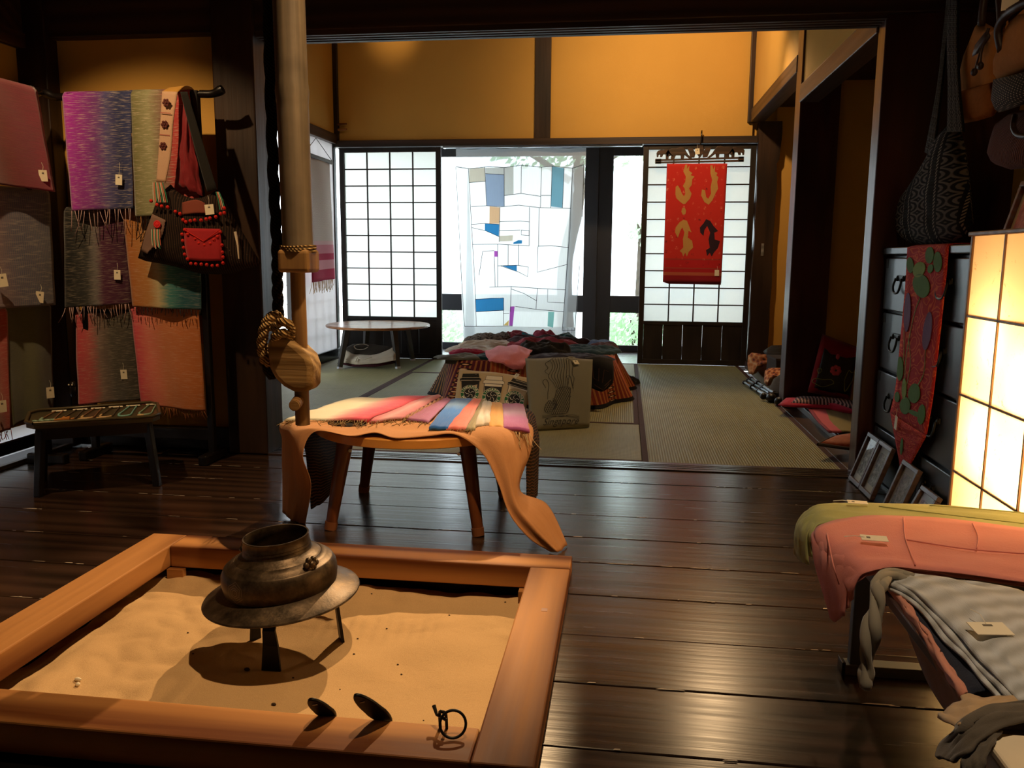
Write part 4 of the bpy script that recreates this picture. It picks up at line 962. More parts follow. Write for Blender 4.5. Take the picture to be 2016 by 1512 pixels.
M['pink'] = cloth('pink cotton', '#d9757f', .85, 140, .1, .15, '#e58a90')
add('garment', B().ctrl([[(-0.881,5.250,0.306), (-0.797,5.350,0.320), (-0.703,5.400,0.327), (-0.582,5.320,0.305)], [(-0.850,5.100,0.291), (-0.766,5.140,0.308), (-0.671,5.160,0.314), (-0.588,5.140,0.292)],
    [(-0.814,5.000,0.272), (-0.726,4.985,0.273), (-0.657,4.980,0.259), (-0.589,4.990,0.260)], [(-0.783,4.985,0.268), (-0.723,4.965,0.256), (-0.659,4.955,0.231), (-0.598,4.960,0.229)]], 20, 16, .012, 5), M['pink'],
    label='pink cotton garment drooping over the front edge of the covered table', cat='garment', group='garments piled on the covered table', smooth='all', solid=.006)
M['blk2'] = cloth('black embroidered cloth', '#191619', .85)
BKR = [[(-0.226,5.020,0.302), (-0.140,5.020,0.310), (-0.061,5.060,0.292)], [(-0.215,4.985,0.269), (-0.132,4.980,0.269), (-0.053,5.000,0.253)], [(-0.189,4.940,0.187), (-0.125,4.930,0.174), (-0.050,4.960,0.184)], [(-0.181,4.910,0.133), (-0.114,4.900,0.115), (-0.061,4.940,0.150)]]
BKG = lambda s, t: spline([spline([V(q) for q in row], s) for row in BKR], t)
bk = add('garment', B().sheet(BKG, 14, 14),
    M['blk2'], label='black cloth with brown line embroidery hanging over the front right corner', cat='garment', group='garments piled on the covered table', smooth='all', solid=.004)
M['brownline'] = plain('brown thread', '#6d4a3a', .9)
eb = B()
for a in ([(1168,728),(1166,745),(1178,748),(1180,732)], [(1186,750),(1190,733),(1198,735)], [(1166,758),(1186,768),(1200,757)], [(1190,758),(1203,748)]):
    pts = []
    for (u, v) in a: pts.append((u, v))
    gx = lambda u, v: BKG(min(max((u - 1158) / 50, .02), .98), min(max((v - 704) / 64, .02), .98))
    bk_pts = [gx(u, v) + V((0, -.010, .004)) for u, v in pts]
    eb.ribbon(bk_pts, .0035, (0, -1, .3))
add('embroidery', eb, M['brownline'], bk)
# slipper-like black trouser end lying off the right side
heap('black trouser end trailing on the tatami right of the covered table', (0.02, 6.05, 0), .10, .14, .06, cl('#14110f'), 31, .3, 0.0, 'garment', 'garments piled on the covered table')

# tote bags
def tote(name, label, bl, br, tr, tl, col, bulge=.018, handles=True):
    bl, br, tr, tl = V(bl), V(br), V(tr), V(tl); n = (br - bl).cross(tl - bl).normalized()
    if n.y > 0: n = -n
    def P(s, t, o=0.0):
        p = bl.lerp(br, s).lerp(tl.lerp(tr, s), t); return p + n * (bulge * (math.sin(math.pi * min(max(s, 0), 1)) * max(0, 1 - t) ** .5 * max(0, t) ** .3) + .006 * math.sin(s * 7 + t * 4) * t + o)
    t = thing(name, label, 'tote bag', (bl + br) / 2, 'printed tote bags leaning on the covered table')
    m = cloth('tote canvas ' + col, col, .9, 160, .06)
    add('bag_front', B().sheet(lambda u, v: P(u, v, .006), 20, 20), m, t, smooth='all', solid=.003)
    add('bag_back', B().sheet(lambda u, v: bl.lerp(br, u).lerp(tl.lerp(tr, u), v) - n * (.012 * math.sin(math.pi * u) * (1 - v)), 14, 14), m, t, smooth='all', solid=.003)
    return t, P, n, m
INK = plain('black print', '#17150f', .8); GREEN = plain('green print', '#1d6b3c', .8); CREAMP = plain('cream print', '#e6dcc4', .8); BRN = plain('brown print', '#3a332a', .8)
def fill(b, P, pts, off):
    i = len(b.v)
    for s, t in pts: b.v.append(P(s, t, off))
    b.face(list(range(i, i + len(pts))))
def stroke(b, P, pts, w, off, n, sm=0):
    if sm: pts = [(p.x, p.y) for p in smooth_path([(x, y, 0) for x, y in pts], sm)]
    b.ribbon([P(s, t, off) for s, t in pts], w, n)
tg, P, nrm, m = tote('tote_bag', 'cream tote bag printed with three paper coffee cups', (-0.950,4.576,0.004), (-0.522,4.355,0.004), (-0.538,4.900,0.183), (-0.979,4.900,0.227), '#c2ac84')
ink, grn, crm = B(), B(), B()
ASP = 1.02
def cup(cs, ct, ang, body, lid, k=.165):
    ca, sa = math.cos(ang), math.sin(ang)
    L = lambda x, y: (cs + (x * ca - y * sa) * k, ct + (x * sa + y * ca) * k * 1.5)
    (ink if body == 'k' else crm)
    wall = [L(-.62, -1.6), L(.62, -1.6), L(.78, .75), L(-.78, .75)]
    if body == 'k': fill(ink, P, wall, .0095)
    else: fill(crm, P, wall, .0095); stroke(ink, P, wall + [wall[0]], .0035, .0100, nrm)
    if body == 'm': fill(ink, P, [L(-.76, .5), L(.76, .5), L(.72, -.1), L(-.72, -.1)], .0098)
    lidp = [L(-.9, .72), L(.9, .72), L(.92, .95), L(.76, 1.02), L(.68, 1.45), L(-.68, 1.45), L(-.76, 1.02), L(-.92, .95)]
    if lid == 'k':
        fill(ink, P, lidp, .0098); stroke(crm, P, [L(-.85, .80), L(.85, .80)], .0030, .0104, nrm); stroke(crm, P, [L(-.74, 1.08), L(.74, 1.08)], .0030, .0104, nrm); stroke(crm, P, [L(-.4, 1.34), L(.5, 1.34)], .0030, .0104, nrm)
    else:
        fill(crm, P, lidp, .0099); stroke(ink, P, lidp + [lidp[0]], .0030, .0103, nrm); stroke(ink, P, [L(-.74, 1.05), L(.74, 1.05)], .0030, .0105, nrm)
    cyc = lambda r, n_=28: [L(r * math.cos(2 * math.pi * q / n_), -.42 + r * math.sin(2 * math.pi * q / n_) * .95) for q in range(n_)]
    fill(grn, P, cyc(.80), .0112); rg_ = cyc(.80); stroke(crm, P, rg_ + [rg_[0]], .0018, .0118, nrm); rg_ = cyc(.50); fill(ink, P, rg_, .0120); stroke(crm, P, rg_ + [rg_[0]], .0018, .0124, nrm)
    for word, a0, sgn in (('SINGAPORE', 90, -1), ('MERLION', -90, 1)):
        step = 20 if sgn < 0 else 20
        for i, ch in enumerate(word):
            a = R(a0 + sgn * (i - (len(word) - 1) / 2) * step); vs2, fs2 = glyphs(ch, .30, 0, .008); rot = a - math.pi / 2 if sgn < 0 else a + math.pi / 2
            def f(x, y, a=a, rot=rot):
                X = .64 * math.cos(a) + x * math.cos(rot) - y * math.sin(rot); Y_ = .64 * math.sin(a) + x * math.sin(rot) + y * math.cos(rot)
                return P(*L(X, -.42 + Y_ * .95), .0120)
            crm.flat(vs2, fs2, f)
    for q in range(5):
        a = R(90 + 72 * q); stroke(crm, P, [L(.08 * math.cos(a), -.42 + .08 * math.sin(a)), L(.25 * math.cos(a + .4), -.42 + .25 * math.sin(a + .4)), L(.40 * math.cos(a), -.42 + .40 * math.sin(a))], .0030, .0126, nrm, 6)
cup(.20, .56, .12, 'k', 'k'); cup(.52, .545, .03, 'm', 'w'); cup(.845, .54, -.12, 'w', 'k')
add('print_black', ink, INK, tg); add('print_cream', crm, CREAMP, tg); add('print_green', grn, GREEN, tg)
price_tag(tg, P(.80, .965, .012), nrm, .030, .040, -.3, .02)

tg, P, nrm, m = tote('tote_bag', 'grey tote bag printed with a scaly sea creature and the word Singapore', (-0.469,4.229,0.004), (-0.168,4.374,0.004), (-0.174,4.860,0.310), (-0.574,4.860,0.307), '#7f7c68', .022)
ln = B(); Wl = .0026
# scale covered body, tail, falling water strands, waves
body = [(.27, .30), (.24, .22), (.30, .17), (.45, .155), (.60, .17), (.645, .26), (.655, .40), (.66, .515), (.56, .53), (.46, .50), (.42, .40), (.38, .32), (.33, .345), (.27, .30)]
stroke(ln, P, body, .0030, .0095, nrm, 60)
def inside(x, y, poly):
    r = False; j = len(poly) - 1
    for i in range(len(poly)):
        if (poly[i][1] > y) != (poly[j][1] > y) and x < (poly[j][0] - poly[i][0]) * (y - poly[i][1]) / (poly[j][1] - poly[i][1]) + poly[i][0]: r = not r
        j = i
    return r
for j in range(17):
    for i in range(20):
        x = .22 + (i + (j % 2) * .5) * .036; y = .165 + j * .028
        if inside(x, y, body) and inside(x, y + .01, body): stroke(ln, P, [(x - .017, y + .013), (x - .012, y - .005), (x, y - .011), (x + .012, y - .005), (x + .017, y + .013)], .0026, .0095, nrm)
for k in range(5): stroke(ln, P, [(.36 + .012 * k, .20 + .015 * k), (.43, .25 + .012 * k), (.44 - .016 * k, .33 - .012 * k), (.38, .375 - .022 * k)], Wl, .0098, nrm, 12)
for k in range(8):
    stroke(ln, P, [(.36 + .040 * k, .945 + .035 * math.sin(math.pi * (k + .5) / 8)), (.40 + .035 * k, .84), (.33 + .045 * k, .70), (.40 + .032 * k, .60), (.44 + .026 * k, .515)], .0022, .0095, nrm, 16)
stroke(ln, P, [(.36, .945), (.29, .90), (.33, .83), (.28, .78), (.34, .72)], Wl, .0095, nrm, 16)
stroke(ln, P, [(.34, .93), (.42, .985), (.55, .985), (.66, .95), (.70, .86), (.69, .72), (.72, .66), (.70, .52)], Wl, .0095, nrm, 24)
stroke(ln, P, [(.28, .53), (.24, .62), (.29, .66), (.33, .58), (.31, .46), (.30, .36)], Wl, .0095, nrm, 20)
stroke(ln, P, [(.62, .52), (.63, .62), (.60, .69), (.66, .685), (.685, .60), (.71, .505)], Wl, .0095, nrm, 16)
for k in range(4): stroke(ln, P, [(.20, .155 - .012 * k), (.34, .150 - .010 * k), (.52, .125 + .004 * k), (.68, .15 - .012 * k), (.82, .135 - .014 * k)], .0020, .0095, nrm, 22)
vs2, fs2 = glyphs('Singapore', .155, .42, -.001); ln.flat(vs2, fs2, lambda x, y: P(.50 + x * .98, .065 + y * .78, .0098))
add('print', ln, INK, tg)
price_tag(tg, P(.745, .90, .012), nrm, .030, .042, 0, .025)
add('handle', B().ribbon(smooth_path([P(.62, .97, .008), P(.66, 1.02, .002), P(.72, 1.02, .002), P(.75, .96, .008)], 10), .014, nrm), m, tg, solid=.003)

# ------------------------------------------------------------------ patchwork curtain in the window
Q = lambda x, y: (860 + x / 3.436, 260 + y / 3.436)
YC = 7.232
def cpt(u, v, o=0.0):
    # picture position of a seam corner to the hanging plane of the curtain
    x = -1.484 + (u - 895) * .004399 + (v - 300) * .000010; z = 1.801 - (v - 300) * .004412
    return V((x, YC + .012 * math.sin(x * 9) - .004 * math.sin(z * 5) - o, z))
M['sheer'] = m_sheer('white ramie gauze', '#f1f4f6', .93, .74); M['hemgauze'] = m_sheer('grey white gauze hem', '#c9d0d6', .62, .40)
cu = thing('patchwork_curtain', 'sheer white patchwork curtain with blue patches hanging in the window', 'curtain', (-0.92, YC, .1))
def cq(x, y): return cpt(*Q(x, y))
add('curtain_cloth', B().sheet(lambda u, v: cpt(lerp(lerp(921, 914, v), lerp(1131, 1118, v), u), lerp(330, 668, v)), 40, 50), M['sheer'], cu, smooth='all')
add('top_hem', B().sheet(lambda u, v: cpt(lerp(898, 1152, u), lerp(293 + 3 * abs(math.sin(u * math.pi * 4)), 330, v)), 60, 4), M['hemgauze'], cu, smooth='all')
add('side_hem', B().sheet(lambda u, v: cpt(lerp(lerp(898, 911, v), lerp(921, 935, v), u), lerp(330, 668, v), .001), 6, 40), M['sheer'], cu, smooth='all')
add('side_hem', B().sheet(lambda u, v: cpt(lerp(lerp(1126, 1110, v), lerp(1150, 1137, v), u), lerp(330, 668, v), .001), 6, 40), M['hemgauze'], cu, smooth='all')
add('bottom_hem', B().sheet(lambda u, v: cpt(lerp(912, 1137, u), lerp(640, 690, v), .001), 30, 4), M['sheer'], cu, smooth='all')
PC = {'b': m_sheer('blue gauze', '#3f92cc', .85, .7), 'g': m_sheer('grey blue gauze', '#a9bcd8', .8, .6), 'p': m_sheer('peach gauze', '#f0c49a', .8, .7), 'v': m_sheer('violet gauze', '#c060c8', .85, .7), 't': m_sheer('pale teal gauze', '#9ad6d2', .8, .7),
      'n': m_sheer('teal blue gauze', '#86bcd2', .75, .6), 's': m_sheer('sand gauze', '#e4dccb', .75, .6), 'o': m_sheer('orange gauze', '#f2c878', .8, .7), 'e': m_sheer('pale grey gauze', '#dfe2df', .8, .6)}
for k, poly in (('g', [(330, 283), (458, 292), (460, 500), (338, 494)]), ('p', [(358, 498), (430, 506), (425, 614), (356, 612)]), ('b', [(325, 612), (425, 620), (422, 700), (325, 658)]), ('n', [(780, 240), (860, 250), (852, 508), (774, 500)]),
                ('b', [(262, 1125), (370, 1113), (458, 1112), (460, 1196), (265, 1208)]), ('v', [(390, 794), (413, 796), (413, 834), (390, 834)]), ('v', [(503, 1170), (535, 1168), (522, 1300), (498, 1300)]), ('t', [(765, 1202), (806, 1203), (800, 1310), (762, 1300)]),
                ('b', [(445, 895), (548, 890), (548, 930)]), ('b', [(524, 738), (558, 722), (583, 724), (582, 745), (522, 748)]), ('o', [(456, 1300), (496, 1262), (492, 1300)]), ('s', [(425, 694), (520, 690), (518, 728), (425, 732)]), ('s', [(220, 252), (325, 244), (330, 333), (220, 342)]), ('e', [(460, 245), (522, 240), (524, 420), (460, 428)]), ('e', [(330, 245), (458, 245), (458, 290), (330, 283)])):
    b = B(); i = len(b.v)
    for (x, y) in poly: u, v = Q(x, y); b.v.append(cpt(u, v, .004))
    b.face(list(range(len(poly))), [((x - 200) / 700, (y - 200) / 1100) for x, y in poly]); add('patch', b, PC[k], cu)
seams = [[(130,238),(225,252),(325,240),(345,236),(458,245),(575,232),(710,245),(780,238),(915,252),(990,230)], [(130,238),(140,470),(170,1080),(185,1310)], [(215,252),(235,640),(258,1045),(266,1310)], [(990,232),(985,700),(958,1150),(948,1325)], [(915,252),(905,640),(880,1050),(862,1325)],
    [(325,240),(338,494)], [(220,342),(330,333)], [(232,500),(338,494),(430,502),(560,492),(700,508),(910,512)], [(458,245),(460,500)], [(460,428),(575,415),(705,434)], [(330,283),(458,292)], [(710,245),(705,508)], [(575,235),(575,415)], [(780,238),(774,508)], [(710,428),(774,428)], [(860,250),(852,510)],
    [(430,505),(425,735)], [(235,640),(330,660),(425,700)], [(235,618),(325,612),(425,618)], [(240,752),(425,750),(632,760)], [(430,600),(570,596),(632,602)], [(425,660),(570,656)], [(577,656),(630,660),(630,692),(577,688),(577,656)], [(632,505),(632,760)], [(697,508),(695,765)], [(690,762),(780,758),(898,770)], [(690,765),(686,936),(890,882)],
    [(415,752),(416,1036)], [(310,798),(285,960)], [(390,834),(398,1038)], [(390,794),(310,798)], [(416,895),(555,890),(627,902),(622,966),(560,935),(435,895)], [(487,752),(487,892)], [(560,752),(560,890)], [(357,1040),(510,1034),(690,1044),(878,1052)], [(510,1034),(506,1205)], [(510,1050),(600,1080),(685,1128)], [(690,1044),(682,1186)], [(540,1168),(682,1186),(870,1200)], [(760,1050),(760,1136),(875,1140)], [(262,1125),(458,1112)], [(262,1210),(458,1196)], [(458,1112),(456,1300)], [(185,1312),(522,1302)], [(860,1328),(948,1325)], [(456,1218),(498,1216)]]
b = B()
for sm_ in seams: b.ribbon([cpt(*Q(x, y), .006) for x, y in sm_], .0045, (0, -1, 0))
M['seam'] = plain('dark seam thread', '#3a3c40', .9); add('seam', b, M['seam'], cu)
cbn = B()
for k in range(5):
    p = cpt(902 + k * 61.5, 292); add('clip', B().box(p.x - .018, p.x + .018, p.y - .014, p.y + .008, p.z - .012, p.z + .024), M['blacklac'], cu, bevel=.003)
add('curtain_rod', B().cyl((-1.56, YC, 1.829), (0.10, YC, 1.829), .006, .006, 8), M['silver'], cu)

# ------------------------------------------------------------------ red textile on a carved hanger
hg = thing('carved_hanger', 'dark carved wooden hanger with walking animals on the right shoji', 'hanger', (0.56, 7.10, 1.66))
YHg = 7.115
HP = lambda x, y: V((0.225 + (x - 540) * .000665, YHg, 1.802 - (y - 1120) * .000665))   # carving drawn in a 1060 x 190 field
M['carved'] = wood('dark carved teak', '#2a1a10', '#4a3220', 0, 1.2, .5, .2, .4)
def carve(poly, t0=-.008, t1=.008):
    return B().prism([((p.x - .225), p.z - 1.6) for p in [HP(x, y) for x, y in poly]], (.225, YHg, 1.6), (1, 0, 0), (0, 0, 1), (0, -1, 0), t0, t1)
add('base_bar', carve([(540, 1262), (1600, 1240), (1600, 1262), (540, 1284)]), M['carved'], hg, bevel=.002)
add('base_bar', carve([(540, 1290), (1600, 1276), (1600, 1298), (540, 1312)]), M['carved'], hg, bevel=.002)
add('end_block', carve([(535, 1255), (610, 1255), (610, 1315), (535, 1315)]), M['carved'], hg, bevel=.003)
add('end_block', carve([(1535, 1238), (1603, 1238), (1603, 1300), (1535, 1300)]), M['carved'], hg, bevel=.003)
def animal(x, sg, s=1.0, big=True):
    o = [(-120, 60), (-125, 20), (-95, -25), (-40, -40), (20, -38), (60, -55), (100, -50), (130, -15), (165, 40), (210, 80), (225, 95), (200, 102), (160, 75), (120, 45), (110, 100), (75, 100), (70, 50), (10, 48), (-10, 100), (-55, 100), (-50, 50), (-80, 60), (-85, 100), (-118, 100)]
    return [(x + sg * a * s, 1165 + c * s - (x - 1070) * .018) for a, c in o]
for x, sg, s in ((775, 1, .95), (1375, -1, .95)): add('animal', carve(animal(x, sg, s)), M['carved'], hg, bevel=.003)
for x, sg, s in ((625, 1, .62), (1530, -1, .62)): add('animal', carve(animal(x, sg, s)), M['carved'], hg, bevel=.003)
add('centre_leaf', carve([(920, 1130), (985, 1135), (1020, 1190), (1010, 1245), (960, 1245), (945, 1190)]), M['carved'], hg, bevel=.003)
add('centre_leaf', carve([(1210, 1125), (1140, 1128), (1105, 1190), (1110, 1245), (1165, 1240), (1185, 1190)]), M['carved'], hg, bevel=.003)
add('centre_knob', carve([(1030, 1100), (1110, 1100), (1125, 1180), (1075, 1250), (1020, 1180)]), M['carved'], hg, bevel=.003)
add('hook', B().tube(smooth_path([HP(1070, 1110), HP(1085, 1040), HP(1085, 960), HP(1090, 935) + V((0, .03, .01)), HP(1090, 950) + V((0, .045, 0))], 16), .006, 8), M['blacklac'], hg, smooth='all')
price_tag(hg, HP(1040, 1175) + V((0, -.016, 0)), (0, -1, 0), .036, .046, .1, .04)
def m_redtex():
    n = NM('red figured weave'); v = n.vor(n.vec('UV', (11, 21, 1)), 1.0, rnd=.55); c = n.vor(n.vec('UV', (11, 21, 1)), 1.0, out='Color', rnd=.55); sx = n.sep(n.vec('UV'))
    mot = n.ramp(n.sep(c)[0], [(.0, '#d05a48'), (.4, '#e08a6a'), (.7, '#4a1820'), (.85, '#c86a58')], 'CONSTANT')
    shp = n.math('MULTIPLY', n.ramp(v, [(.22, (1, 1, 1, 1)), (.34, (0, 0, 0, 1))]), n.ramp(n.vor(n.vec('UV', (38, 72, 1)), 1.0), [(.25, (1, 1, 1, 1)), (.55, (.1, .1, .1, 1))]))
    shp = n.math('MULTIPLY', shp, n.ramp(sx[1], [(0, (0, 0, 0, 1)), (.135, (1, 1, 1, 1))], 'CONSTANT'))
    band = n.ramp(sx[1], [(0, '#8d1420'), (.055, '#b0553a'), (.085, '#a81c20'), (.115, '#9a4030'), (.125, '#b81c20'), (.19, '#a03228'), (.20, '#c22a22')], 'CONSTANT')
    n.bump(n.noise(n.vec('UV', (260, 400, 1)), 1, 1), .3, .003)
    return n.base(n.mix(n.math('MULTIPLY', shp, .8), band, mot), .8, 0, .2, .2)
TL, TRr, BR, BL = V((0.317,7.095,1.671)), V((0.800,7.095,1.668)), V((0.794,7.095,0.705)), V((0.317,7.095,0.708))
RT = lambda s, t, o=0.: BL.lerp(BR, s).lerp(TL.lerp(TRr, s), t) + V((0, -.006 * math.sin(s * 9 + 1) * (1 - t) - o, 0))
rtx = thing('hanging_textile', 'red woven textile with golden beasts hanging in front of the right shoji', 'textile', (BL + BR) / 2)
add('textile_front', B().sheet(lambda u, v: RT(u, v), 24, 40), m_redtex(), rtx, smooth='all', solid=.003)
add('textile_back', B().sheet(lambda u, v: RT(u, v) + V((0, .014, -.016 * (1 - v) * (u > .0))), 10, 20), cloth('dark red lining', '#7a1420'), rtx, smooth='all', solid=.003)
ZR = lambda x, y: ((x - lerp(193, 220, (905 - y) / 710)) / lerp(356, 360, (905 - y) / 710), (900 - y) / 706)
GOLD = cloth('golden thread', '#b98a4a', .7, 200, .15); NAVY = cloth('dark thread', '#2e1a26', .8)
beasts = [(GOLD, [(330,200),(342,200),(340,225),(355,205),(352,235),(372,250),(362,262),(385,270),(372,285),(368,320),(352,340),(368,370),(358,400),(330,430),(318,432),(300,420),(278,400),(270,375),(272,330),(285,322),(300,345),(310,370),(322,385),(330,370),(326,340),(315,325),(330,300),(333,270),(318,240)]),
  (GOLD, [(480,205),(492,205),(496,228),(508,205),(506,240),(522,250),(515,262),(528,275),(520,300),(526,340),(510,370),(492,410),(470,435),(445,420),(425,380),(430,345),(448,350),(455,390),(468,400),(484,370),(482,330),(490,290),(480,250)]),
  (GOLD, [(318,525),(340,530),(352,560),(368,600),(350,590),(345,630),(372,650),(378,690),(352,715),(340,745),(330,720),(318,745),(310,722),(296,712),(318,690),(316,640),(325,600),(312,570),(300,590),(285,632),(268,600),(272,570),(295,540)]),
  (NAVY, [(455,520),(480,530),(500,560),(528,590),(505,600),(508,640),(540,650),(528,690),(505,715),(490,742),(478,720),(462,740),(455,705),(478,690),(470,640),(480,600),(462,560),(445,585),(440,620),(420,600),(418,570),(440,545)]),
  (GOLD, [(312,455),(325,450),(335,470),(330,492),(314,494),(306,476)])]
for mt_, poly in beasts:
    b = B(); i = 0
    for x, y in poly: s, t = ZR(x, y); b.v.append(RT(s, t, .0032))
    b.face(list(range(len(poly))), [(x / 600, y / 900) for x, y in poly]); add('woven_beast', b, mt_, rtx)
price_tag(rtx, RT(.915, .085, .004), (0, -1, 0), .036, .05, 0, .03, False)

# ------------------------------------------------------------------ pale textile on the left wall
def m_lat():
    n = NM('mauve diamond weave'); sx = n.sep(n.vec('UV')); d = n.vor(n.vec('UV', (9, 26, 1), (0, 0, 0)), 1.0, rnd=0.0); w = n.wave(n.vec('UV', (9, 26, 1)), .5, 0, 0, 'RINGS')
    w2 = n.math('FRACT', n.math('MULTIPLY', d, 6)); base = n.mix(n.ramp(w2, [(.4, (0, 0, 0, 1)), (.55, (1, 1, 1, 1))]), lin('#8c7670'), lin('#d9d0c8'))
    bd = n.ramp(sx[1], [(0, '#a8264a'), (.09, '#c98a96'), (.17, '#a8264a'), (.225, '#c07a88'), (.30, '#c9a4a8')], 'CONSTANT')
    return n.base(n.mix(n.ramp(sx[1], [(0, (1, 1, 1, 1)), (.33, (0, 0, 0, 1))], 'CONSTANT'), base, bd), .85, 0, .2)
a, b_, c, d = V((-2.470,6.374,0.693)), V((-2.470,6.892,0.709)), V((-2.490,6.919,1.673)), V((-2.490,6.396,1.678))
lt = thing('hanging_textile', 'pale mauve diamond woven textile with crimson bands on the left wall', 'textile', (a + b_) / 2)
add('textile_front', B().sheet(lambda u, v: a.lerp(b_, u).lerp(d.lerp(c, u), v) + V((.006 * math.sin(u * 8 + v * 3), 0, 0)), 16, 40), m_lat(), lt, smooth='all', solid=.003)
fringe('fringe', lt, [a, b_], (0, 0, -1), .085, 34, M['yarnpale'], .0022, .12, 3)
add('hanger_bar', B().bar(d + V((0, -.1, .012)), c + V((0, .05, .012)), .02, .03), M['carved'], lt, bevel=.004)
add('hanger_cord', B().tube([d + V((0, -.02, .03)), (d + c) / 2 + V((-.02, 0, .17)), c + V((0, .04, .03))], .003, 5), M['blacklac'], lt)

# ------------------------------------------------------------------ scarf racks on the left
M['rack'] = plain('black lacquered rack', '#100c0a', .3, 0, .5, .2, 40)
YR = 3.37
def rack(label, px, py, qx, qy, foot=.10):
    t = thing('scarf_rack', label, 'rack', ((px + qx) / 2, (py + qy) / 2, 0), 'black scarf racks')
    d = V((qx - px, qy - py, 0)).normalized(); s_ = V((-d.y, d.x, 0))
    for x, y in ((px, py), (qx, qy)):
        add('post', B().box(x - .014, x + .014, y - .014, y + .014, .03, 1.575), M['rack'], t, bevel=.003)
        add('foot', B().bar(V((x, y, .022)) - s_ * foot, V((x, y, .022)) + s_ * foot, .04, .044), M['rack'], t, bevel=.008)
    for z, ex in ((1.561, .075), (1.100, 0), (.655, 0)):
        add('rail', B().tube([V((px, py, z)) - d * ex, V((qx, qy, z)) + d * ex], .011, 12), M['rack'], t, smooth=True)
    add('bottom_rail', B().bar((px, py, .12), (qx, qy, .12), .02, .05), M['rack'], t, bevel=.003)
    for sg, c in ((-1, V((px, py, 1.561))), (1, V((qx, qy, 1.561)))):
        add('rail_horn', B().tube(smooth_path([c + d * sg * .02, c + d * sg * .075, c + d * sg * .12 + V((0, 0, .018))], 8), [.016] * 5 + [.018, .02, .018], 10), M['rack'], t, smooth=True)
    return t
rk1 = rack('black three rail scarf rack standing before the ochre wall panel', -2.345, YR, -1.785, YR)
rk2 = rack('black three rail scarf rack standing along the left wall', -2.47, 2.25, -2.47, 3.22, .09)
def hang(label, tl, tr, br, bl, stops, out=(0, -1, 0), axis=0, n_fr=0, fl=.05, fm='yarnpale', seed=0, streak=.1, slub='#d8c8b0', slubamt=.25, back=.35, wav=.010, grp='scarves on the black racks', freq=70, plaid=None):
    tl, tr, br, bl = V(tl), V(tr), V(br), V(bl); o = V(out).normalized()
    stops = [(p_, uw(c_)) for p_, c_ in stops]; m = ombre('hung ' + label[:24], stops, axis, streak, slub, slubamt, freq, .75, .3, plaid)
    t = thing('hanging_scarf', label, 'scarf', (bl + br) / 2, grp)
    def fn(u, v):
        p = bl.lerp(br, u).lerp(tl.lerp(tr, u), v)
        w = wav * (1 - v) * math.sin(u * 8 + seed) + wav * .5 * nz(u * 4 + seed, v * 3, seed)
        p = p + o * w
        if v > .96: q = (v - .96) / .04; p = p - o * (.020 * q) + V((0, 0, .004 * math.sin(q * math.pi)))
        return p
    add('front_fall', B().sheet(fn, 24, 48), m, t, smooth='all', solid=.003)
    add('back_fall', B().sheet(lambda u, v: tl.lerp(tr, u).lerp(bl.lerp(br, u), v * back) - o * (.014 + .026 * min(1, v * 8)) + o * (.004 * math.sin(u * 7)), 12, 12), m, t, smooth='all', solid=.003)
    if n_fr: fringe('fringe', t, [bl, bl.lerp(br, .5), br], (0, 0, -1), fl, n_fr, M[fm], .0016, .22, seed)
    return t
M['yarnpk'] = plain('pale pink yarn', '#b89a98', .7); M['yarndk'] = plain('dark yarn', '#2e2624', .9); M['yarnor'] = plain('orange yarn', '#9a5a30', .9)
# lower rows first
hE = hang('scarlet to olive scarf on the lowest rail of the back rack', (-2.392,3.360,0.655), (-2.127,3.360,0.668), (-2.088,3.340,0.273), (-2.388,3.340,0.239), S((0, '#c83a38'), (.2, '#b84a3c'), (.38, '#7d5a44'), (.6, '#4c3d2a'), (1, '#3a2e20')), seed=1, streak=.12)
price_tag(hE, (-2.163,3.338,0.382), (0, -1, 0), .030, .042, .05, .03)
hF = hang('pink to orange scarf on the lowest rail of the back rack', (-2.127,3.355,0.686), (-1.811,3.355,0.677), (-1.791,3.330,0.230), (-2.081,3.330,0.248), S((0, '#c8383e'), (.22, '#d86a4c'), (.45, '#c86a38'), (1, '#b85c24')), seed=2, n_fr=34, fl=.04, fm='yarnor')
hC = hang('black to maroon scarf on the middle rail of the back rack', (-2.405,3.355,1.101), (-2.127,3.355,1.101), (-2.109,3.330,0.692), (-2.417,3.330,0.670), S((0, '#14120e'), (.35, '#2a241a'), (.5, '#6d5a48'), (.62, '#4a1426'), (1, '#380a1a')), seed=3, n_fr=26, fl=.06, fm='yarnpk', streak=.14)
price_tag(hC, (-2.159,3.330,0.815), (0, -1, 0), .030, .042, -.03, .03)
hD = hang('orange to teal scarf on the middle rail of the back rack', (-2.131,3.350,1.096), (-1.780,3.350,1.083), (-1.783,3.320,0.671), (-2.098,3.320,0.679), S((0, '#a8561e'), (.25, '#b06a2c'), (.42, '#b8945c'), (.56, '#3d6a54'), (.75, '#1d4a44'), (1, '#143a38')), seed=4, n_fr=30, fl=.03, fm='yarndk', streak=.12)
hA = hang('purple to navy silk scarf on the top rail of the back rack', (-2.374,3.352,1.579), (-2.063,3.352,1.580), (-2.049,3.300,1.093), (-2.337,3.300,1.083), S((0, '#a82a78'), (.2, '#8d1d66'), (.45, '#6a2a55'), (.62, '#4a3a52'), (.8, '#26263c'), (1, '#2c2c44')), seed=5, n_fr=18, fl=.085, fm='yarnpk', streak=.12, slubamt=.4)
price_tag(hA, (-2.107,3.303,1.210), (0, -1, 0), .030, .042, -.08, .05)
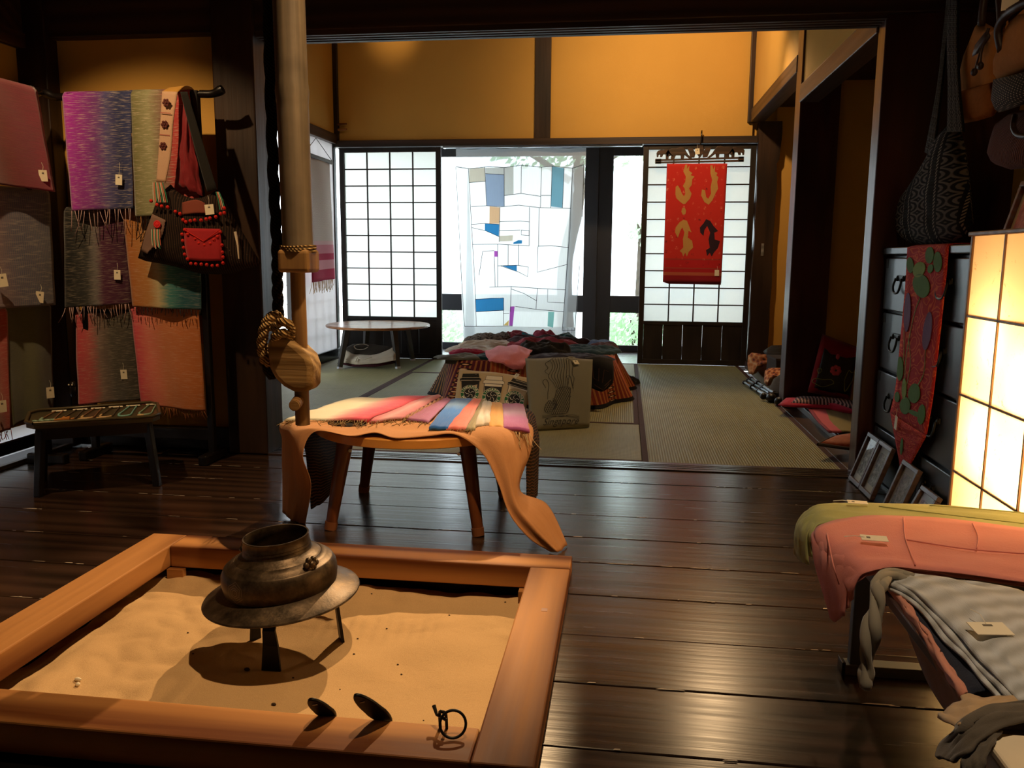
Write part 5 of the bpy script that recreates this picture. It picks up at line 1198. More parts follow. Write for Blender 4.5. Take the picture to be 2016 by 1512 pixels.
hB = hang('olive to red silk scarf on the top rail of the back rack', (-2.062,3.351,1.581), (-1.803,3.351,1.583), (-1.745,3.300,1.072), (-2.044,3.300,1.058), S((0, '#6a5a2c'), (.3, '#8d7a4a'), (.5, '#7d5238'), (.62, '#a83226'), (1, '#b03228')), seed=6, n_fr=26, fl=.09, fm='yarndk', streak=.14, slubamt=.4)
# left rack
g2 = (1, -.15, 0)
hG = hang('rust red mohair scarf on the top rail of the left rack', (-2.455, 2.70, 1.585), (-2.455,3.306,1.590), (-2.400,3.290,1.160), (-2.40, 2.80, 1.17), S((0, '#5c2a1c'), (.5, '#682418'), (.8, '#7a1620'), (1, '#901426')), g2, seed=7, slub='#8a4a34', slubamt=.4, freq=120, streak=.3)
price_tag(hG, (-2.398,3.225,1.221), (.9, -.43, 0), .034, .046, .05, .03)
hH2 = hang('mauve grey ribbed shawl on the middle rail of the left rack', (-2.445, 2.80, 1.155), (-2.455,3.337,1.177), (-2.400,3.249,0.687), (-2.39, 2.80, .69), S((0, '#6a4c48'), (.35, '#75544e'), (.55, '#4a4448'), (1, '#3c3a3e')), g2, seed=8, freq=30, plaid=('#8a7468', 14, .35))
price_tag(hH2, (-2.392,3.140,0.725), (.9, -.43, 0), .032, .046, -.15, .03); price_tag(hH2, (-2.386,2.934,0.799), (.9, -.43, 0), .034, .05, .12, .03)
hI = hang('olive brown wool scarf on the lowest rail of the left rack', (-2.445,3.005,0.694), (-2.455,3.292,0.693), (-2.400,3.193,0.244), (-2.390,2.929,0.223), S((0, '#4a4224'), (.5, '#5a4e2c'), (.8, '#3c3620'), (1, '#332c1c')), g2, seed=9, freq=120, slub='#7a6a3c')
price_tag(hI, (-2.392,3.159,0.323), (.9, -.43, 0), .032, .046, .0, .03)
hJ = hang('rust and scarlet scarf at the left picture edge on the lowest rail', (-2.43, 2.70, .672), (-2.440,3.015,0.694), (-2.370,2.900,0.217), (-2.35, 2.70, .23), S((0, '#a8642c'), (.6, '#a85a34'), (.85, '#b0402c'), (1, '#a83020')), g2, seed=10, n_fr=14, fl=.04, fm='yarnred', freq=90)
price_tag(hJ, (-2.352,2.834,0.323), (.9, -.43, 0), .032, .046, .0, .03)

# ------------------------------------------------------------------ embroidered shoulder bag on the rack end
ZB = lambda x, y: (270 + x / 3.78, 140 + y / 3.78)
YBg = 3.27
def bp(x, y, dy=0.0):
    u, v = ZB(x, y); yy = YBg + dy    # flat pattern of the bag on its hanging plane
    return V((-1.8915 + (u - 340) * .002122 + (v - 420) * .000108, yy, 1.036 - (v - 420) * .002140 ))
def m_embro(nm, c1, c2, c3):
    n = NM(nm); st = n.wave(n.vec('UV', (1, 1, 1), (0, 0, R(12))), 16, 1.0, 2); v = n.vor(n.vec('UV', (34, 30, 1)), 1.0)
    col = n.mix(n.ramp(st, [(.6, (0, 0, 0, 1)), (.8, (1, 1, 1, 1))]), lin(c1), lin(c2)); col = n.mix(n.ramp(v, [(.06, (1, 1, 1, 1)), (.16, (0, 0, 0, 1))]), col, lin(c3)); return n.base(col, .9, 0, .15)
sb = thing('shoulder_bag', 'embroidered dark shoulder bag with red pompoms hanging on the rack end', 'bag', bp(500, 1430))
out = [(15, 1322), (60, 1215), (110, 1110), (160, 1010), (210, 905), (265, 840), (335, 790), (365, 830), (420, 868), (490, 890), (570, 885), (630, 862), (690, 828), (728, 880), (765, 955), (810, 1050), (868, 1150), (925, 1255), (976, 1352), (935, 1380), (860, 1392), (760, 1425), (640, 1436), (500, 1432), (410, 1410), (300, 1380), (190, 1360), (80, 1345)]
add('bag_body', B().puff([bp(x, y) for x, y in out], (0, -1, 0), .045, 8, .012, 1, 3, bp(500, 1180)), m_embro('dark embroidered patchwork', '#1d1512', '#3a2a20', '#5a4636'), sb, smooth='all')
M['strapcream'] = m_embro('cream embroidered strap', '#b89478', '#c8a88c', '#6a3a34'); M['strapblk'] = cloth('black strap cloth', '#15130f', .85); M['redsatin'] = cloth('dark red satin', '#7a1c22', .55, 100, .25); M['yellow'] = cloth('mustard cloth', '#b98a3c', .85)
add('strap_front', B().ctrl([[bp(362, 150, -.02), bp(478, 155, -.02)], [bp(345, 330, -.035), bp(440, 350, -.035)], [bp(310, 560, -.04), bp(398, 590, -.04)], [bp(272, 780, -.045), bp(340, 785, -.045)]], 6, 24), M['strapcream'], sb, smooth='all', solid=.004)
add('strap_top', B().ctrl([[bp(362, 152, -.02), bp(478, 156, -.02)], [bp(378, 108, .03), bp(495, 98, .03)], [bp(372, 112, .10), bp(490, 102, .10)], [bp(376, 200, .13), bp(485, 195, .13)]], 6, 14), M['yellow'], sb, smooth='all', solid=.004)
for k in range(3):
    c = bp(405 - 28 * k, 235 + 148 * k, -.044); fb = B()
    for q in range(6): a = q * math.pi / 3; fb.ball(c + V((.011 * math.cos(a), 0, .011 * math.sin(a))), (.006, .003, .006), 8, 5)
    add('flower', fb.ball(c, (.006, .005, .006), 8, 5), plain('brown red flower', '#5a2a26', .9), sb, smooth='all')
    add('strap_seam', B().ribbon([bp(352 - 26 * k, 300 + 150 * k, -.042), bp(432 - 26 * k, 308 + 150 * k, -.042)], .004, (0, -1, 0)), plain('pink seam', '#a8685a', .9), sb)
add('strap_back', B().ctrl([[bp(484, 150, -.005), bp(535, 150, -.005)], [bp(520, 330, -.01), bp(580, 320, -.01)], [bp(575, 580, -.02), bp(645, 570, -.02)], [bp(640, 850, -.03), bp(715, 830, -.03)]], 6, 20), M['strapblk'], sb, smooth='all', solid=.004)
add('red_lining', B().ctrl([[bp(440, 350, .01), bp(500, 200, .01), bp(520, 330, .01)], [bp(395, 600, .02), bp(470, 600, -.005), bp(535, 600, .02)], [bp(350, 780, .02), bp(470, 830, 0), bp(560, 880, .02)]], 16, 14, .01), M['redsatin'], sb, smooth='all', solid=.003)
M['pom'] = plain('red wool pompom', '#c8302a', .95, 0, .1, .3, 200)
def poms(pts, r, nm='pompom'):
    src = None
    for x, y in pts:
        c = bp(x, y, -.052)
        if src is None: src = piece(nm, B().ball(c, r, 8, 6), M['pom'], sb, c, smooth='all')
        else: share(src, sb, c)
poms([(222, 915), (265, 942), (300, 952), (345, 958), (402, 990), (436, 1005), (455, 1048), (475, 1062), (510, 1054), (545, 1050), (593, 1050), (633, 1042), (663, 1036), (708, 1026), (746, 1005), (775, 998), (778, 965)], .0075)
poms([(460, 1118), (480, 1150), (535, 1182), (560, 1212), (602, 1225), (648, 1214), (678, 1186), (706, 1166), (732, 1132), (436, 1150), (436, 1195), (438, 1245), (440, 1292), (460, 1325), (735, 1225), (733, 1275), (735, 1310), (482, 1358), (520, 1360), (562, 1362), (604, 1365), (646, 1372), (686, 1370), (730, 1352)], .0072)
add('red_pocket', B().ctrl([[bp(452, 1105, -.046), bp(590, 1108, -.05), bp(728, 1110, -.046)], [bp(448, 1220, -.05), bp(590, 1225, -.054), bp(730, 1225, -.05)], [bp(455, 1328, -.046), bp(590, 1338, -.05), bp(720, 1335, -.046)]], 10, 10), cloth('red pocket', '#a8242a', .9), sb, smooth='all', solid=.004)
add('pocket_cord', B().tube([bp(452, 1112, -.056), bp(602, 1200, -.058), bp(730, 1118, -.056)], .0022, 6), M['pom'], sb)
M['plaid'] = m_embro('brown plaid patch', '#3a2018', '#b89888', '#6a3a30')
add('plaid_patch', B().ctrl([[bp(205, 1005, -.036), bp(315, 1050, -.048)], [bp(140, 1140, -.038), bp(270, 1170, -.05)], [bp(80, 1270, -.03), bp(140, 1290, -.046)]], 8, 12), M['plaid'], sb, smooth='all', solid=.003)
rose = B(); c = bp(253, 1080, -.055)
for q in range(12): a = q * math.pi / 6; rose.ball(c + V((.012 * math.cos(a), 0, .012 * math.sin(a))), (.005, .003, .005), 6, 4)
add('rosette', rose.ball(c, (.01, .004, .01), 10, 6), plain('bright red felt', '#d8282a', .9), sb, smooth='all')
BC = [plain('pale bead', '#d8c8b0', .4), plain('green bead', '#3a8a6a', .4), plain('coral bead', '#d87a60', .4)]
for k in range(9):
    add('bead_strand', B().tube([bp(206 + 8 * k, 1115, -.056), bp(204 + 8 * k, 1180, -.06), bp(205 + 8 * k, 1230 + 8 * (k % 4), -.06)], .0018, 5), BC[k % 3], sb)
    add('bead_strand', B().tube([bp(250 + 9 * k, 785, -.05), bp(244 + 12 * k, 860, -.052), bp(246 + 13 * k, 925, -.054)], .0020, 5), BC[(k * 2) % 3], sb)
for k in range(4): add('bead_strand', B().tube([bp(712 + 8 * k, 850, -.036), bp(728 + 11 * k, 910, -.04), bp(738 + 13 * k, 975, -.045)], .0018, 5), BC[(k + 1) % 3], sb)
add('inner_patch', B().ctrl([[bp(450, 925, -.04), bp(560, 905, -.042), bp(625, 930, -.04)], [bp(450, 1010, -.048), bp(560, 1000, -.05), bp(630, 1000, -.048)]], 10, 8), m_embro('rust patch', '#5a2420', '#a8604a', '#3a1a18'), sb, smooth='all', solid=.003)
add('side_tassel', B().tube([bp(835, 1130, -.04), bp(850, 1230, -.045), bp(848, 1320, -.045)], [.006, .004, .003], 6), BC[0], sb)
price_tag(sb, bp(668, 975, -.052), (0, -1, 0), .038, .040, .08, .035)

# ------------------------------------------------------------------ black table with necklaces
lf, rf, lb, rb = V((-2.165, 2.715, 0)), V((-1.770, 2.945, 0)), V((-2.330, 2.955, 0)), V((-1.955, 3.235, 0))
def tp(s, t, z): return lf.lerp(rf, s).lerp(lb.lerp(rb, s), t) + V((0, 0, z))
bt = thing('display_table', 'low black table with cut corners carrying necklaces before the racks', 'table', tp(.5, .5, 0))
oct_ = [(.06, 0), (.94, 0), (1, .16), (1, .84), (.94, 1), (.06, 1), (0, .84), (0, .16)]
b = B(); lo = [b.pt(tp(s, t, .262)) for s, t in oct_]; hi = [b.pt(tp(s, t, .276)) for s, t in oct_]; b.face(lo[::-1]); b.face(hi)
for k in range(8): b.face((lo[k], lo[(k + 1) % 8], hi[(k + 1) % 8], hi[k]))
M['bronzetray'] = plain('dull dark metal tray', '#5a5038', .36, .35, .5, .25, 30)
add('tray', b, M['bronzetray'], bt)
b = B()
pr = [tp(s, t, .284) for s, t in oct_]; b.tube(pr + [pr[0]], .007, 6, False); add('tray_rim', b, M['bronzetray'], bt, smooth='all')
add('apron', B().bar(tp(.08, .1, .24), tp(.92, .1, .24), .014, .05).bar(tp(.08, .9, .24), tp(.92, .9, .24), .014, .05).bar(tp(.08, .1, .24), tp(.08, .9, .24), .014, .05).bar(tp(.92, .1, .24), tp(.92, .9, .24), .014, .05), M['rack'], bt)
for s, t in ((.1, .12), (.9, .12), (.1, .88), (.9, .88)):
    add('leg', B().bar(tp(s, t, .25), tp(.5 + (s - .5) * 1.12, .5 + (t - .5) * 1.12, 0), .027, .027, (0, 1, 0)), M['rack'], bt, bevel=.003)
NB = [plain('brown stone bead', '#7a5232', .35), plain('amber bead', '#b8783a', .3), plain('jade bead', '#8aa890', .3), plain('shell bead', '#c8a878', .35), plain('turquoise bead', '#7ab0a8', .3), plain('dark wood bead', '#4a3a2a', .4)]
nl = [('dark and green stone bead necklace with leaf pendants at the left end of the tray', .16, 0, 2, 'big'), ('brown bead necklace with amber cone pendant second from left on the tray', .32, 5, 1, 'cone'), ('brown bead necklace with carved shell pendant third from left on the tray', .46, 0, 3, 'oval'), ('dark bead and chain necklace with round pendant in the middle of the tray', .60, 5, 3, 'oval'), ('pale turquoise bead necklace fourth along the tray', .74, 4, 4, 'none'), ('pale jade chain necklace with flower pendant at the right end of the tray', .90, 2, 1, 'flower')]
for lab, s0, m1, m2, pend in nl:
    t = thing('necklace', lab, 'necklace', tp(s0, .5, .278), 'necklaces on the black table tray')
    z = .281
    pa = smooth_path([tp(s0 + .03, .86, z), tp(s0 - .02, .55, z), tp(s0 - .06, .28, z), tp(s0 - .03, .18, z), tp(s0 + .03, .25, z), tp(s0 + .06, .55, z), tp(s0 + .09, .86, z)], 56)
    ba, bb_ = B(), B()
    for i, p in enumerate(pa):
        big = 14 < i < 36; (bb_ if big else ba).ball(p, .0062 if big and pend == 'big' else (.0048 if big else .0034), 6, 4)
    add('chain', ba, NB[m1 if pend != 'none' else 4], t, smooth='all'); add('beads', bb_, NB[m2 if pend != 'flower' else 2], t, smooth='all')
    c = tp(s0 - .05, .12, z + .002)
    if pend == 'cone': add('pendant', B().tube([c + V((.02, .01, .004)), c + V((-.03, -.012, .002))], [.011, .003], 8), NB[1], t, smooth=True)
    elif pend == 'oval': add('pendant', B().ball(c, (.022, .012, .004), 12, 6), NB[3], t, smooth='all')
    elif pend == 'big':
        pb = B()
        for q in range(5): pb.ball(c + V((-.02 + .016 * q, -.006 + .012 * q, .002)), (.014, .008, .005), 8, 5)
        add('pendant', pb, NB[2], t, smooth='all')
    elif pend == 'flower':
        pb = B()
        for q in range(6): a = q * math.pi / 3; pb.ball(c + V((.008 * math.cos(a), .008 * math.sin(a), .002)), (.006, .006, .003), 6, 4)
        add('pendant', pb, NB[3], t, smooth='all')
    d = (rf - lf).normalized(); e = (lb - lf).normalized()
    add('card', B().obox(tp(s0 + .06, .90, .2805), (d, e, V((0, 0, 1))), (.026, .012, .001)), M['tagcard'], t)
# small black cat figure peeping between the racks
kf = thing('cat_figure', 'small black figure with two pale eyes between the racks', 'figure', (-2.419,3.340,0.286))
c = V((-2.415,3.340,0.327)); c0 = V((-2.419,3.340,0.286))
add('body', B().ball(c + V((0, 0, -.022)), (.020, .016, .034), 14, 10).ball(c, (.018, .016, .018), 14, 10), M['rack'], kf, smooth='all')
for sg in (-1, 1): add('eye', B().ball(c + V((.008 * sg, -.0155, .003)), (.0038, .002, .0042), 8, 6), M['tagcard'], kf, smooth='all')

# ------------------------------------------------------------------ chest of drawers on the right
n = NM('blue black worn lacquer'); f = n.noise(n.vec('Object'), 6, 6, .75); g = n.noise(n.vec('Object', (40, 4, 4)), 1, 3)
n.bump(g, .2, .003); M['tansu'] = n.base(n.ramp(f, [(.3, '#161a1d'), (.6, '#232a2e'), (.85, '#3a342c')]), .34, 0, .5)
XF = 1.035
ch = thing('chest_of_drawers', 'dark blue black chest of drawers with iron handles against the right wall', 'chest', (1.25, 3.0, 0))
add('carcass', B().box(XF + .022, 1.425, 2.46, 3.535, .012, .92), M['tansu'], ch, bevel=.003)
add('top_board', B().box(XF - .008, 1.43, 2.45, 3.545, .922, .95), M['tansu'], ch, bevel=.004)
add('plinth', B().box(XF + .01, 1.425, 2.46, 3.535, 0, .012), M['tansu'], ch)
zr = [.915, .70, .465, .235, .018]
for ci, (ya, yb_) in enumerate(((3.525, 3.005), (2.995, 2.47))):
    for k in range(4):
        z1, z0 = zr[k] - .006, zr[k + 1] + .006; inset = .004 * ((k + ci) % 2)
        d = add('drawer', B().box(XF + inset, XF + .06, yb_, ya, z0, z1), M['tansu'], ch, bevel=.004)
        if ci == 1: yh = 2.87
        else: yh = 3.32
        zh = z0 + (z1 - z0) * .62
        pl = B()
        for sg in (-1, 1): pl.ball((XF - .004, yh + sg * .034, zh), (.006, .009, .011), 10, 6)
        pl.obox((XF - .001, yh, zh + .004), ((1, 0, 0), (0, 1, 0), (0, 0, 1)), (.002, .045, .009))
        hd = add('handle', B().tube(smooth_path([(XF - .010, yh - .034, zh), (XF - .016, yh - .040, zh - .028), (XF - .018, yh - .022, zh - .052), (XF - .018, yh + .022, zh - .052), (XF - .016, yh + .040, zh - .028), (XF - .010, yh + .034, zh)], 24), .0045, 8), M['black'], d, smooth='all')
        add('handle_plate', pl, M['black'], d, smooth=True)
        for yy in (ya - .02, yb_ + .02): add('corner_iron', B().box(XF + inset - .0012, XF + inset + .001, yy - .018, yy + .018, z1 - .04, z1 - .004), M['black'], d)
# embroidered runner
def rp(x, y, o=0.0):
    u = 1720 + x / 2.607; v = 440 + y / 2.607
    # the chest front is seen steeply: y runs back along the front, z falls
    yy = 3.485 - (u - 1737) * .00482 + .0000125 * (u - 1737) ** 2 + (470 - v) * .0000; 
    return None
RUN = [[(1.024,3.243,0.947), (1.024,3.030,0.948), (1.024,2.850,0.950)], [(1.018,3.214,0.813), (1.016,3.006,0.820), (1.018,2.834,0.825)], [(1.016,3.215,0.627), (1.013,3.005,0.643), (1.016,2.838,0.655)], [(1.014,3.221,0.436), (1.012,3.020,0.458), (1.014,2.845,0.477)], [(1.014,3.261,0.329), (1.012,3.052,0.325), (1.014,2.875,0.321)]]
def m_runner():
    n = NM('red contour quilted runner'); v = n.vec('UV', (1, 3.2, 1)); d = n.noise(v, 2.2, 2); w = n.math('FRACT', n.math('MULTIPLY', d, 15))
    col = n.mix(n.ramp(w, [(.0, (1, 1, 1, 1)), (.22, (0, 0, 0, 1)), (.8, (0, 0, 0, 1)), (1, (1, 1, 1, 1))]), lin('#a8262a'), lin('#d0603a')); n.bump(w, .4, .003); return n.base(col, .85, 0, .2)
M['runner'] = m_runner()
rn = thing('table_runner', 'red quilted runner with green leaf appliques hanging down the chest front', 'runner', (1.012,3.052,0.325))
RG = [[V(p) for p in row] for row in RUN]
def RP(s, t, o=0.0): return spline([spline(row, s) for row in RG], t) + V((-o, 0, 0))
add('runner_cloth', B().sheet(lambda u, v: RP(u, v), 12, 40), M['runner'], rn, smooth='all', solid=.003)
tip = V((1.014,3.071,0.121)); a0, a1 = RG[-1][0], RG[-1][2]
add('runner_point', B().sheet(lambda u, v: RP(u, 1).lerp(tip, v * .985), 10, 12), M['runner'], rn, smooth='all', solid=.003)
tl_, tr_ = RG[0][0], RG[0][2]
add('runner_top', B().sheet(lambda u, v: tl_.lerp(tr_, u) + V((lerp(0, .30, v), 0, (.955 - tl_.lerp(tr_, u).z) if v > 0 else 0)), 6, 10), M['runner'], rn, smooth='all', solid=.003)
def rs(x, y):   # pattern position on the runner
    t = (y - 118) / (1050 - 118); l = lerp(175, 84, t); r_ = lerp(385, 272, t); return ((x - l) / (r_ - l), t)
LEAF = cloth('green applique', '#2f6a26', .85, 120, .2); LGREEN = cloth('pale green stitching', '#6a8a3a', .85); PURP = cloth('purple applique', '#5a3a6a', .85)
def leaf(x, y, rx, ry, rot, m):
    b = B(); pts = []
    for q in range(18):
        a = 2 * math.pi * q / 18; px, py = rx * math.cos(a), ry * math.sin(a); pts.append((x + px * math.cos(rot) - py * math.sin(rot), y + px * math.sin(rot) + py * math.cos(rot)))
    for p in pts: s_, t_ = rs(*p); b.v.append(RP(min(max(s_, .02), .98), min(max(t_, .005), .995), .0045))
    b.face(list(range(18)), [(x_ / 400, y_ / 1000) for x_, y_ in pts]); add('leaf_applique', b, m, rn, solid=.0015)
for a in ((290, 175, 22, 55, .1, LEAF), (330, 220, 22, 65, .05, LEAF), (188, 235, 18, 52, 0, LEAF), (240, 355, 42, 62, -.2, LEAF), (232, 265, 30, 50, .3, LGREEN), (290, 262, 14, 28, .2, LEAF), (168, 480, 17, 88, .05, PURP), (272, 560, 22, 84, .15, PURP), (133, 730, 18, 55, .0, LEAF), (158, 830, 12, 60, 0, LGREEN), (210, 845, 30, 55, .1, LEAF), (122, 890, 14, 40, 0, LEAF), (165, 935, 26, 62, .1, LEAF), (215, 960, 40, 15, 0, LEAF), (250, 950, 18, 58, .1, LEAF)): leaf(*a)
st_ = B()
for pts in ([(232, 415), (205, 480), (180, 580), (160, 700), (160, 780)], [(262, 640), (255, 740), (225, 800)], [(150, 560), (150, 680), (135, 780)], [(175, 600), (185, 700), (170, 800)]):
    st_.ribbon([RP(min(max(rs(x, y)[0], .02), .98), rs(x, y)[1], .0035) for x, y in [(p.x, p.y) for p in smooth_path([(x, y, 0) for x, y in pts], 14)]], .006, (-1, 0, 0))
add('stem_stitching', st_, LGREEN, rn)
add('point_leaf', B().ball(RP(.35, 1).lerp(tip, .45) + V((-.004, 0, 0)), (.001, .016, .032), 10, 6), LEAF, rn)
tb = B()
for k in range(5): tb.ball(tip + V((-.002, .003 * math.sin(k * 2), -.012 - .014 * k)), .006 if k > 1 else .004, 8, 6)
add('bead_tassel', tb.tube([tip, tip + V((0, 0, -.07))], .0015, 5), NB[3], rn, smooth='all')
price_tag(rn, (1.006,3.153,0.310), (-1, 0, 0), .026, .05, -.1, .03, False)

# framed prints leaning on the chest
def frame_print(label, y1, y0, h, seed, red=False, base=(.955, 1.022), z0=0.0, fw_=.016, pic='#b8b0a0', fcol='#4a3a3c'):
    t = thing('picture_frame', label, 'picture frame', (base[0], (y0 + y1) / 2, z0), 'small framed prints on the right')
    o = V((base[0], y0, z0)); ey = V((0, 1, 0)); ez = V((base[1] - base[0], 0, h)).normalized(); L = V((base[1] - base[0], 0, h)).length; w = y1 - y0; nx = ey.cross(ez)
    if nx.x > 0: nx = -nx
    fm = wood('print frame ' + str(seed), fcol, '#5d4a48', 1, 1.5, .4, .1)
    for (a, b2, c_, d_) in ((0, w, 0, fw_), (0, w, L - fw_, L), (0, fw_, fw_, L - fw_), (w - fw_, w, fw_, L - fw_)):
        add('frame_bar', B().obox(o + ey * (a + b2) / 2 + ez * (c_ + d_) / 2 + nx * .008, (ey, ez, nx), ((b2 - a) / 2, (d_ - c_) / 2, .009)), fm, t, bevel=.002)
    add('mount', B().obox(o + ey * w / 2 + ez * L / 2 + nx * .002, (ey, ez, nx), (w / 2 - .012, L / 2 - .012, .002)), plain('mount ' + str(seed), pic, .7), t)
    n = NM('grey print ' + str(seed)); v = n.noise(n.vec('Object', loc=(seed, seed, 0)), 55, 5, .7)
    mp = n.base(n.ramp(v, [(.35, '#3c3a36' if not red else '#8a2a20'), (.5, '#75726a' if not red else '#b84030'), (.62, '#a8a498' if not red else '#c86a50')]), .6)
    add('print', B().obox(o + ey * w / 2 + ez * L * .5 + nx * .0046, (ey, ez, nx), (w / 2 - .034, L / 2 - .040, .0004)), mp, t)
    gc = o + ey * w / 2 + ez * L / 2 + nx * .009; ga, gb_ = ey * (w / 2 - .014), ez * (L / 2 - .014)
    gl = add('glass', B().quad(gc - ga - gb_, gc + ga - gb_, gc + ga + gb_, gc - ga + gb_), M['thinglass'], t)
    return t
frame_print('small framed grey print beside the right post, leftmost on the floor', 3.495, 3.345, .200, 1)
frame_print('small framed grey print second from the right post on the floor', 3.340, 3.185, .200, 2)
frame_print('small framed mountain print under the tip of the runner', 3.06, 2.90, .190, 3)
frame_print('small framed print nearest the glowing lantern on the floor', 2.86, 2.71, .150, 4)
frame_print('framed red print standing on the chest behind the lantern', 2.60, 2.40, .17, 5, True, (1.085, 1.13), .952, .016, '#b8a890', '#5a2a1c')

# ------------------------------------------------------------------ glowing paper lantern
ln_ = thing('paper_lantern', 'large glowing paper floor lantern with a grid of panels', 'lantern', (1.08, 2.0, 0))
LX0, LX1, LY0, LY1, LZ = 0.925, 1.24, 1.62, 2.40, .975
M['lampwood'] = wood('pale lantern timber', '#7a5a3c', '#a8845c', 2, 1.2, .5, .1)
n = NM('glowing lantern paper'); fb = n.noise(n.vec('Object', (1, 1, 1)), 26, 6, .75, 1.5); col = n.mix(n.ramp(fb, [(.32, (1, 1, 1, 1)), (.40, (0, 0, 0, 1))]), lin('#fbe9c4'), lin('#d8b47c'))
d = n.add('ShaderNodeBsdfDiffuse'); t = n.add('ShaderNodeBsdfTranslucent'); mx = n.add('ShaderNodeMixShader'); mx.inputs[0].default_value = .72
n.put(d.inputs[0], col); n.put(t.inputs[0], col); n.put(mx.inputs[1], d.outputs[0]); n.put(mx.inputs[2], t.outputs[0]); n.put(n.out.inputs[0], mx.outputs[0]); M['lamppaper'] = n.m
ry = [2.40, 2.205, 2.01, 1.815, 1.62]; rz = [.965, .752, .537, .322, .107, .012]
for i in range(4):
    for j in range(5):
        add('paper_panel', B().quad((LX0, ry[i], rz[j + 1]), (LX0, ry[i + 1], rz[j + 1]), (LX0, ry[i + 1], rz[j]), (LX0, ry[i], rz[j])), M['lamppaper'], ln_)
for j in range(5):
    add('paper_panel', B().quad((LX0, LY1, rz[j + 1]), (LX1, LY1, rz[j + 1]), (LX1, LY1, rz[j]), (LX0, LY1, rz[j])), M['lamppaper'], ln_)
    add('paper_panel', B().quad((LX0, LY0, rz[j + 1]), (LX1, LY0, rz[j + 1]), (LX1, LY0, rz[j]), (LX0, LY0, rz[j])), M['lamppaper'], ln_)
for y in ry[1:-1]: add('grid_bar', B().box(LX0 - .004, LX0 + .004, y - .003, y + .003, .01, .967), M['lampwood'], ln_)
for z in rz[1:-1]: add('grid_bar', B().box(LX0 - .004, LX0 + .004, LY0, LY1, z - .003, z + .003), M['lampwood'], ln_)
for z in rz[1:-1]: add('grid_bar', B().box(LX0, LX1, LY0 - .004, LY0 + .004, z - .003, z + .003), M['lampwood'], ln_)
add('grid_bar', B().box((LX0 + LX1) / 2 - .003, (LX0 + LX1) / 2 + .003, LY0 - .004, LY0 + .004, .01, .967), M['lampwood'], ln_)
for x in (LX0, LX1):
    for y in (LY0, LY1): add('corner_post', B().box(x - .006, x + .006, y - .006, y + .006, 0, .97), M['lampwood'], ln_, bevel=.002)
add('top_frame', B().box(LX0 - .012, LX1 + .012, LY0 - .012, LY1 + .012, .965, .977), M['lampwood'], ln_, bevel=.003)
add('bottom_frame', B().box(LX0 - .006, LX1 + .006, LY0 - .006, LY1 + .006, 0, .012), M['lampwood'], ln_)
add('back_panel', B().box(LX1 - .004, LX1 + .002, LY0, LY1, .012, .965), M['lampwood'], ln_)
for k, (y, z, w_) in enumerate(((2.24, .70, 2.2), (2.05, .62, 2.2), (2.25, .44, 2.6), (2.05, .38, 2.6), (2.20, .16, 2.6), (1.85, .5, 2.6))):
    o = lamp('lantern_bulb', 'POINT', (1.02, y, z), w_, (1.0, .70, .36), .03); o.parent = ln_; o.location = V((1.02, y, z)) - world_of(ln_)

# ------------------------------------------------------------------ hanging bags on the right wall
def m_nordic():
    n = NM('black and white knit pattern'); sx = n.sep(n.vec('UV'))
    fr_ = n.math('FRACT', n.math('MULTIPLY', sx[0], 3.0))
    star = n.math('FRACT', n.math('MULTIPLY', n.vor(n.vec('UV', (3, 9, 1)), 1.0, rnd=0.0), 5.0)); starm = n.ramp(star, [(.30, (0, 0, 0, 1)), (.45, (1, 1, 1, 1)), (.8, (1, 1, 1, 1)), (.9, (0, 0, 0, 1))])
    kn = n.wave(n.vec('UV', (1, 1, 1)), 26, .6, 1, 'BANDS', 'Y'); zig = n.wave(n.vec('UV', (1, 1, 1), (0, 0, R(45))), 16, .5, 1)
    inner = n.ramp(fr_, [(0, (0, 0, 0, 1)), (.22, (1, 1, 1, 1)), (.78, (0, 0, 0, 1))], 'CONSTANT'); edge = n.ramp(fr_, [(0, (0, 0, 0, 1)), (.10, (1, 1, 1, 1)), (.16, (0, 0, 0, 1)), (.84, (1, 1, 1, 1)), (.90, (0, 0, 0, 1))], 'CONSTANT')
    m1 = n.math('MULTIPLY', inner, starm); m2 = n.math('MULTIPLY', edge, n.ramp(zig, [(.45, (0, 0, 0, 1)), (.55, (1, 1, 1, 1))]))
    col = n.mix(n.math('MULTIPLY', m1, .8), lin('#14110f'), lin('#6a6054')); col = n.mix(n.math('MULTIPLY', m2, .9), col, lin('#8a7c6a')); n.bump(kn, .5, .004); return n.base(col, .9, 0, .15)
M['nordic'] = m_nordic()
XB = 1.10
nb = thing('shoulder_bag', 'black and white knitted shoulder bag hanging over the chest', 'bag', (1.100,3.195,0.956))
add('bag_body', B().puff([(1.100,3.393,1.247), (1.100,3.489,1.199), (1.100,3.598,1.149), (1.100,3.661,1.092), (1.100,3.669,1.040), (1.100,3.600,0.999), (1.100,3.470,0.968), (1.100,3.288,0.958), (1.100,3.099,0.958), (1.100,2.947,0.972), (1.100,2.886,1.011), (1.100,2.906,1.084), (1.100,2.953,1.185), (1.100,3.005,1.288), (1.100,3.080,1.373), (1.100,3.155,1.368), (1.100,3.237,1.354), (1.100,3.313,1.293)], (-1, -.5, 0), .06, 8, .012, 1, 4, (1.100,3.204,1.103), (0, -1, 0)), M['nordic'], nb, smooth='all')
add('strap', B().ctrl([[(1.110,3.296,1.867), (1.110,3.198,1.837)], [(1.070,3.143,1.642), (1.070,3.050,1.620)], [(1.050,3.036,1.456), (1.050,2.938,1.438)], [(1.045,3.000,1.321), (1.045,2.862,1.301)]], 5, 26), M['nordic'], nb, smooth='all', solid=.008)
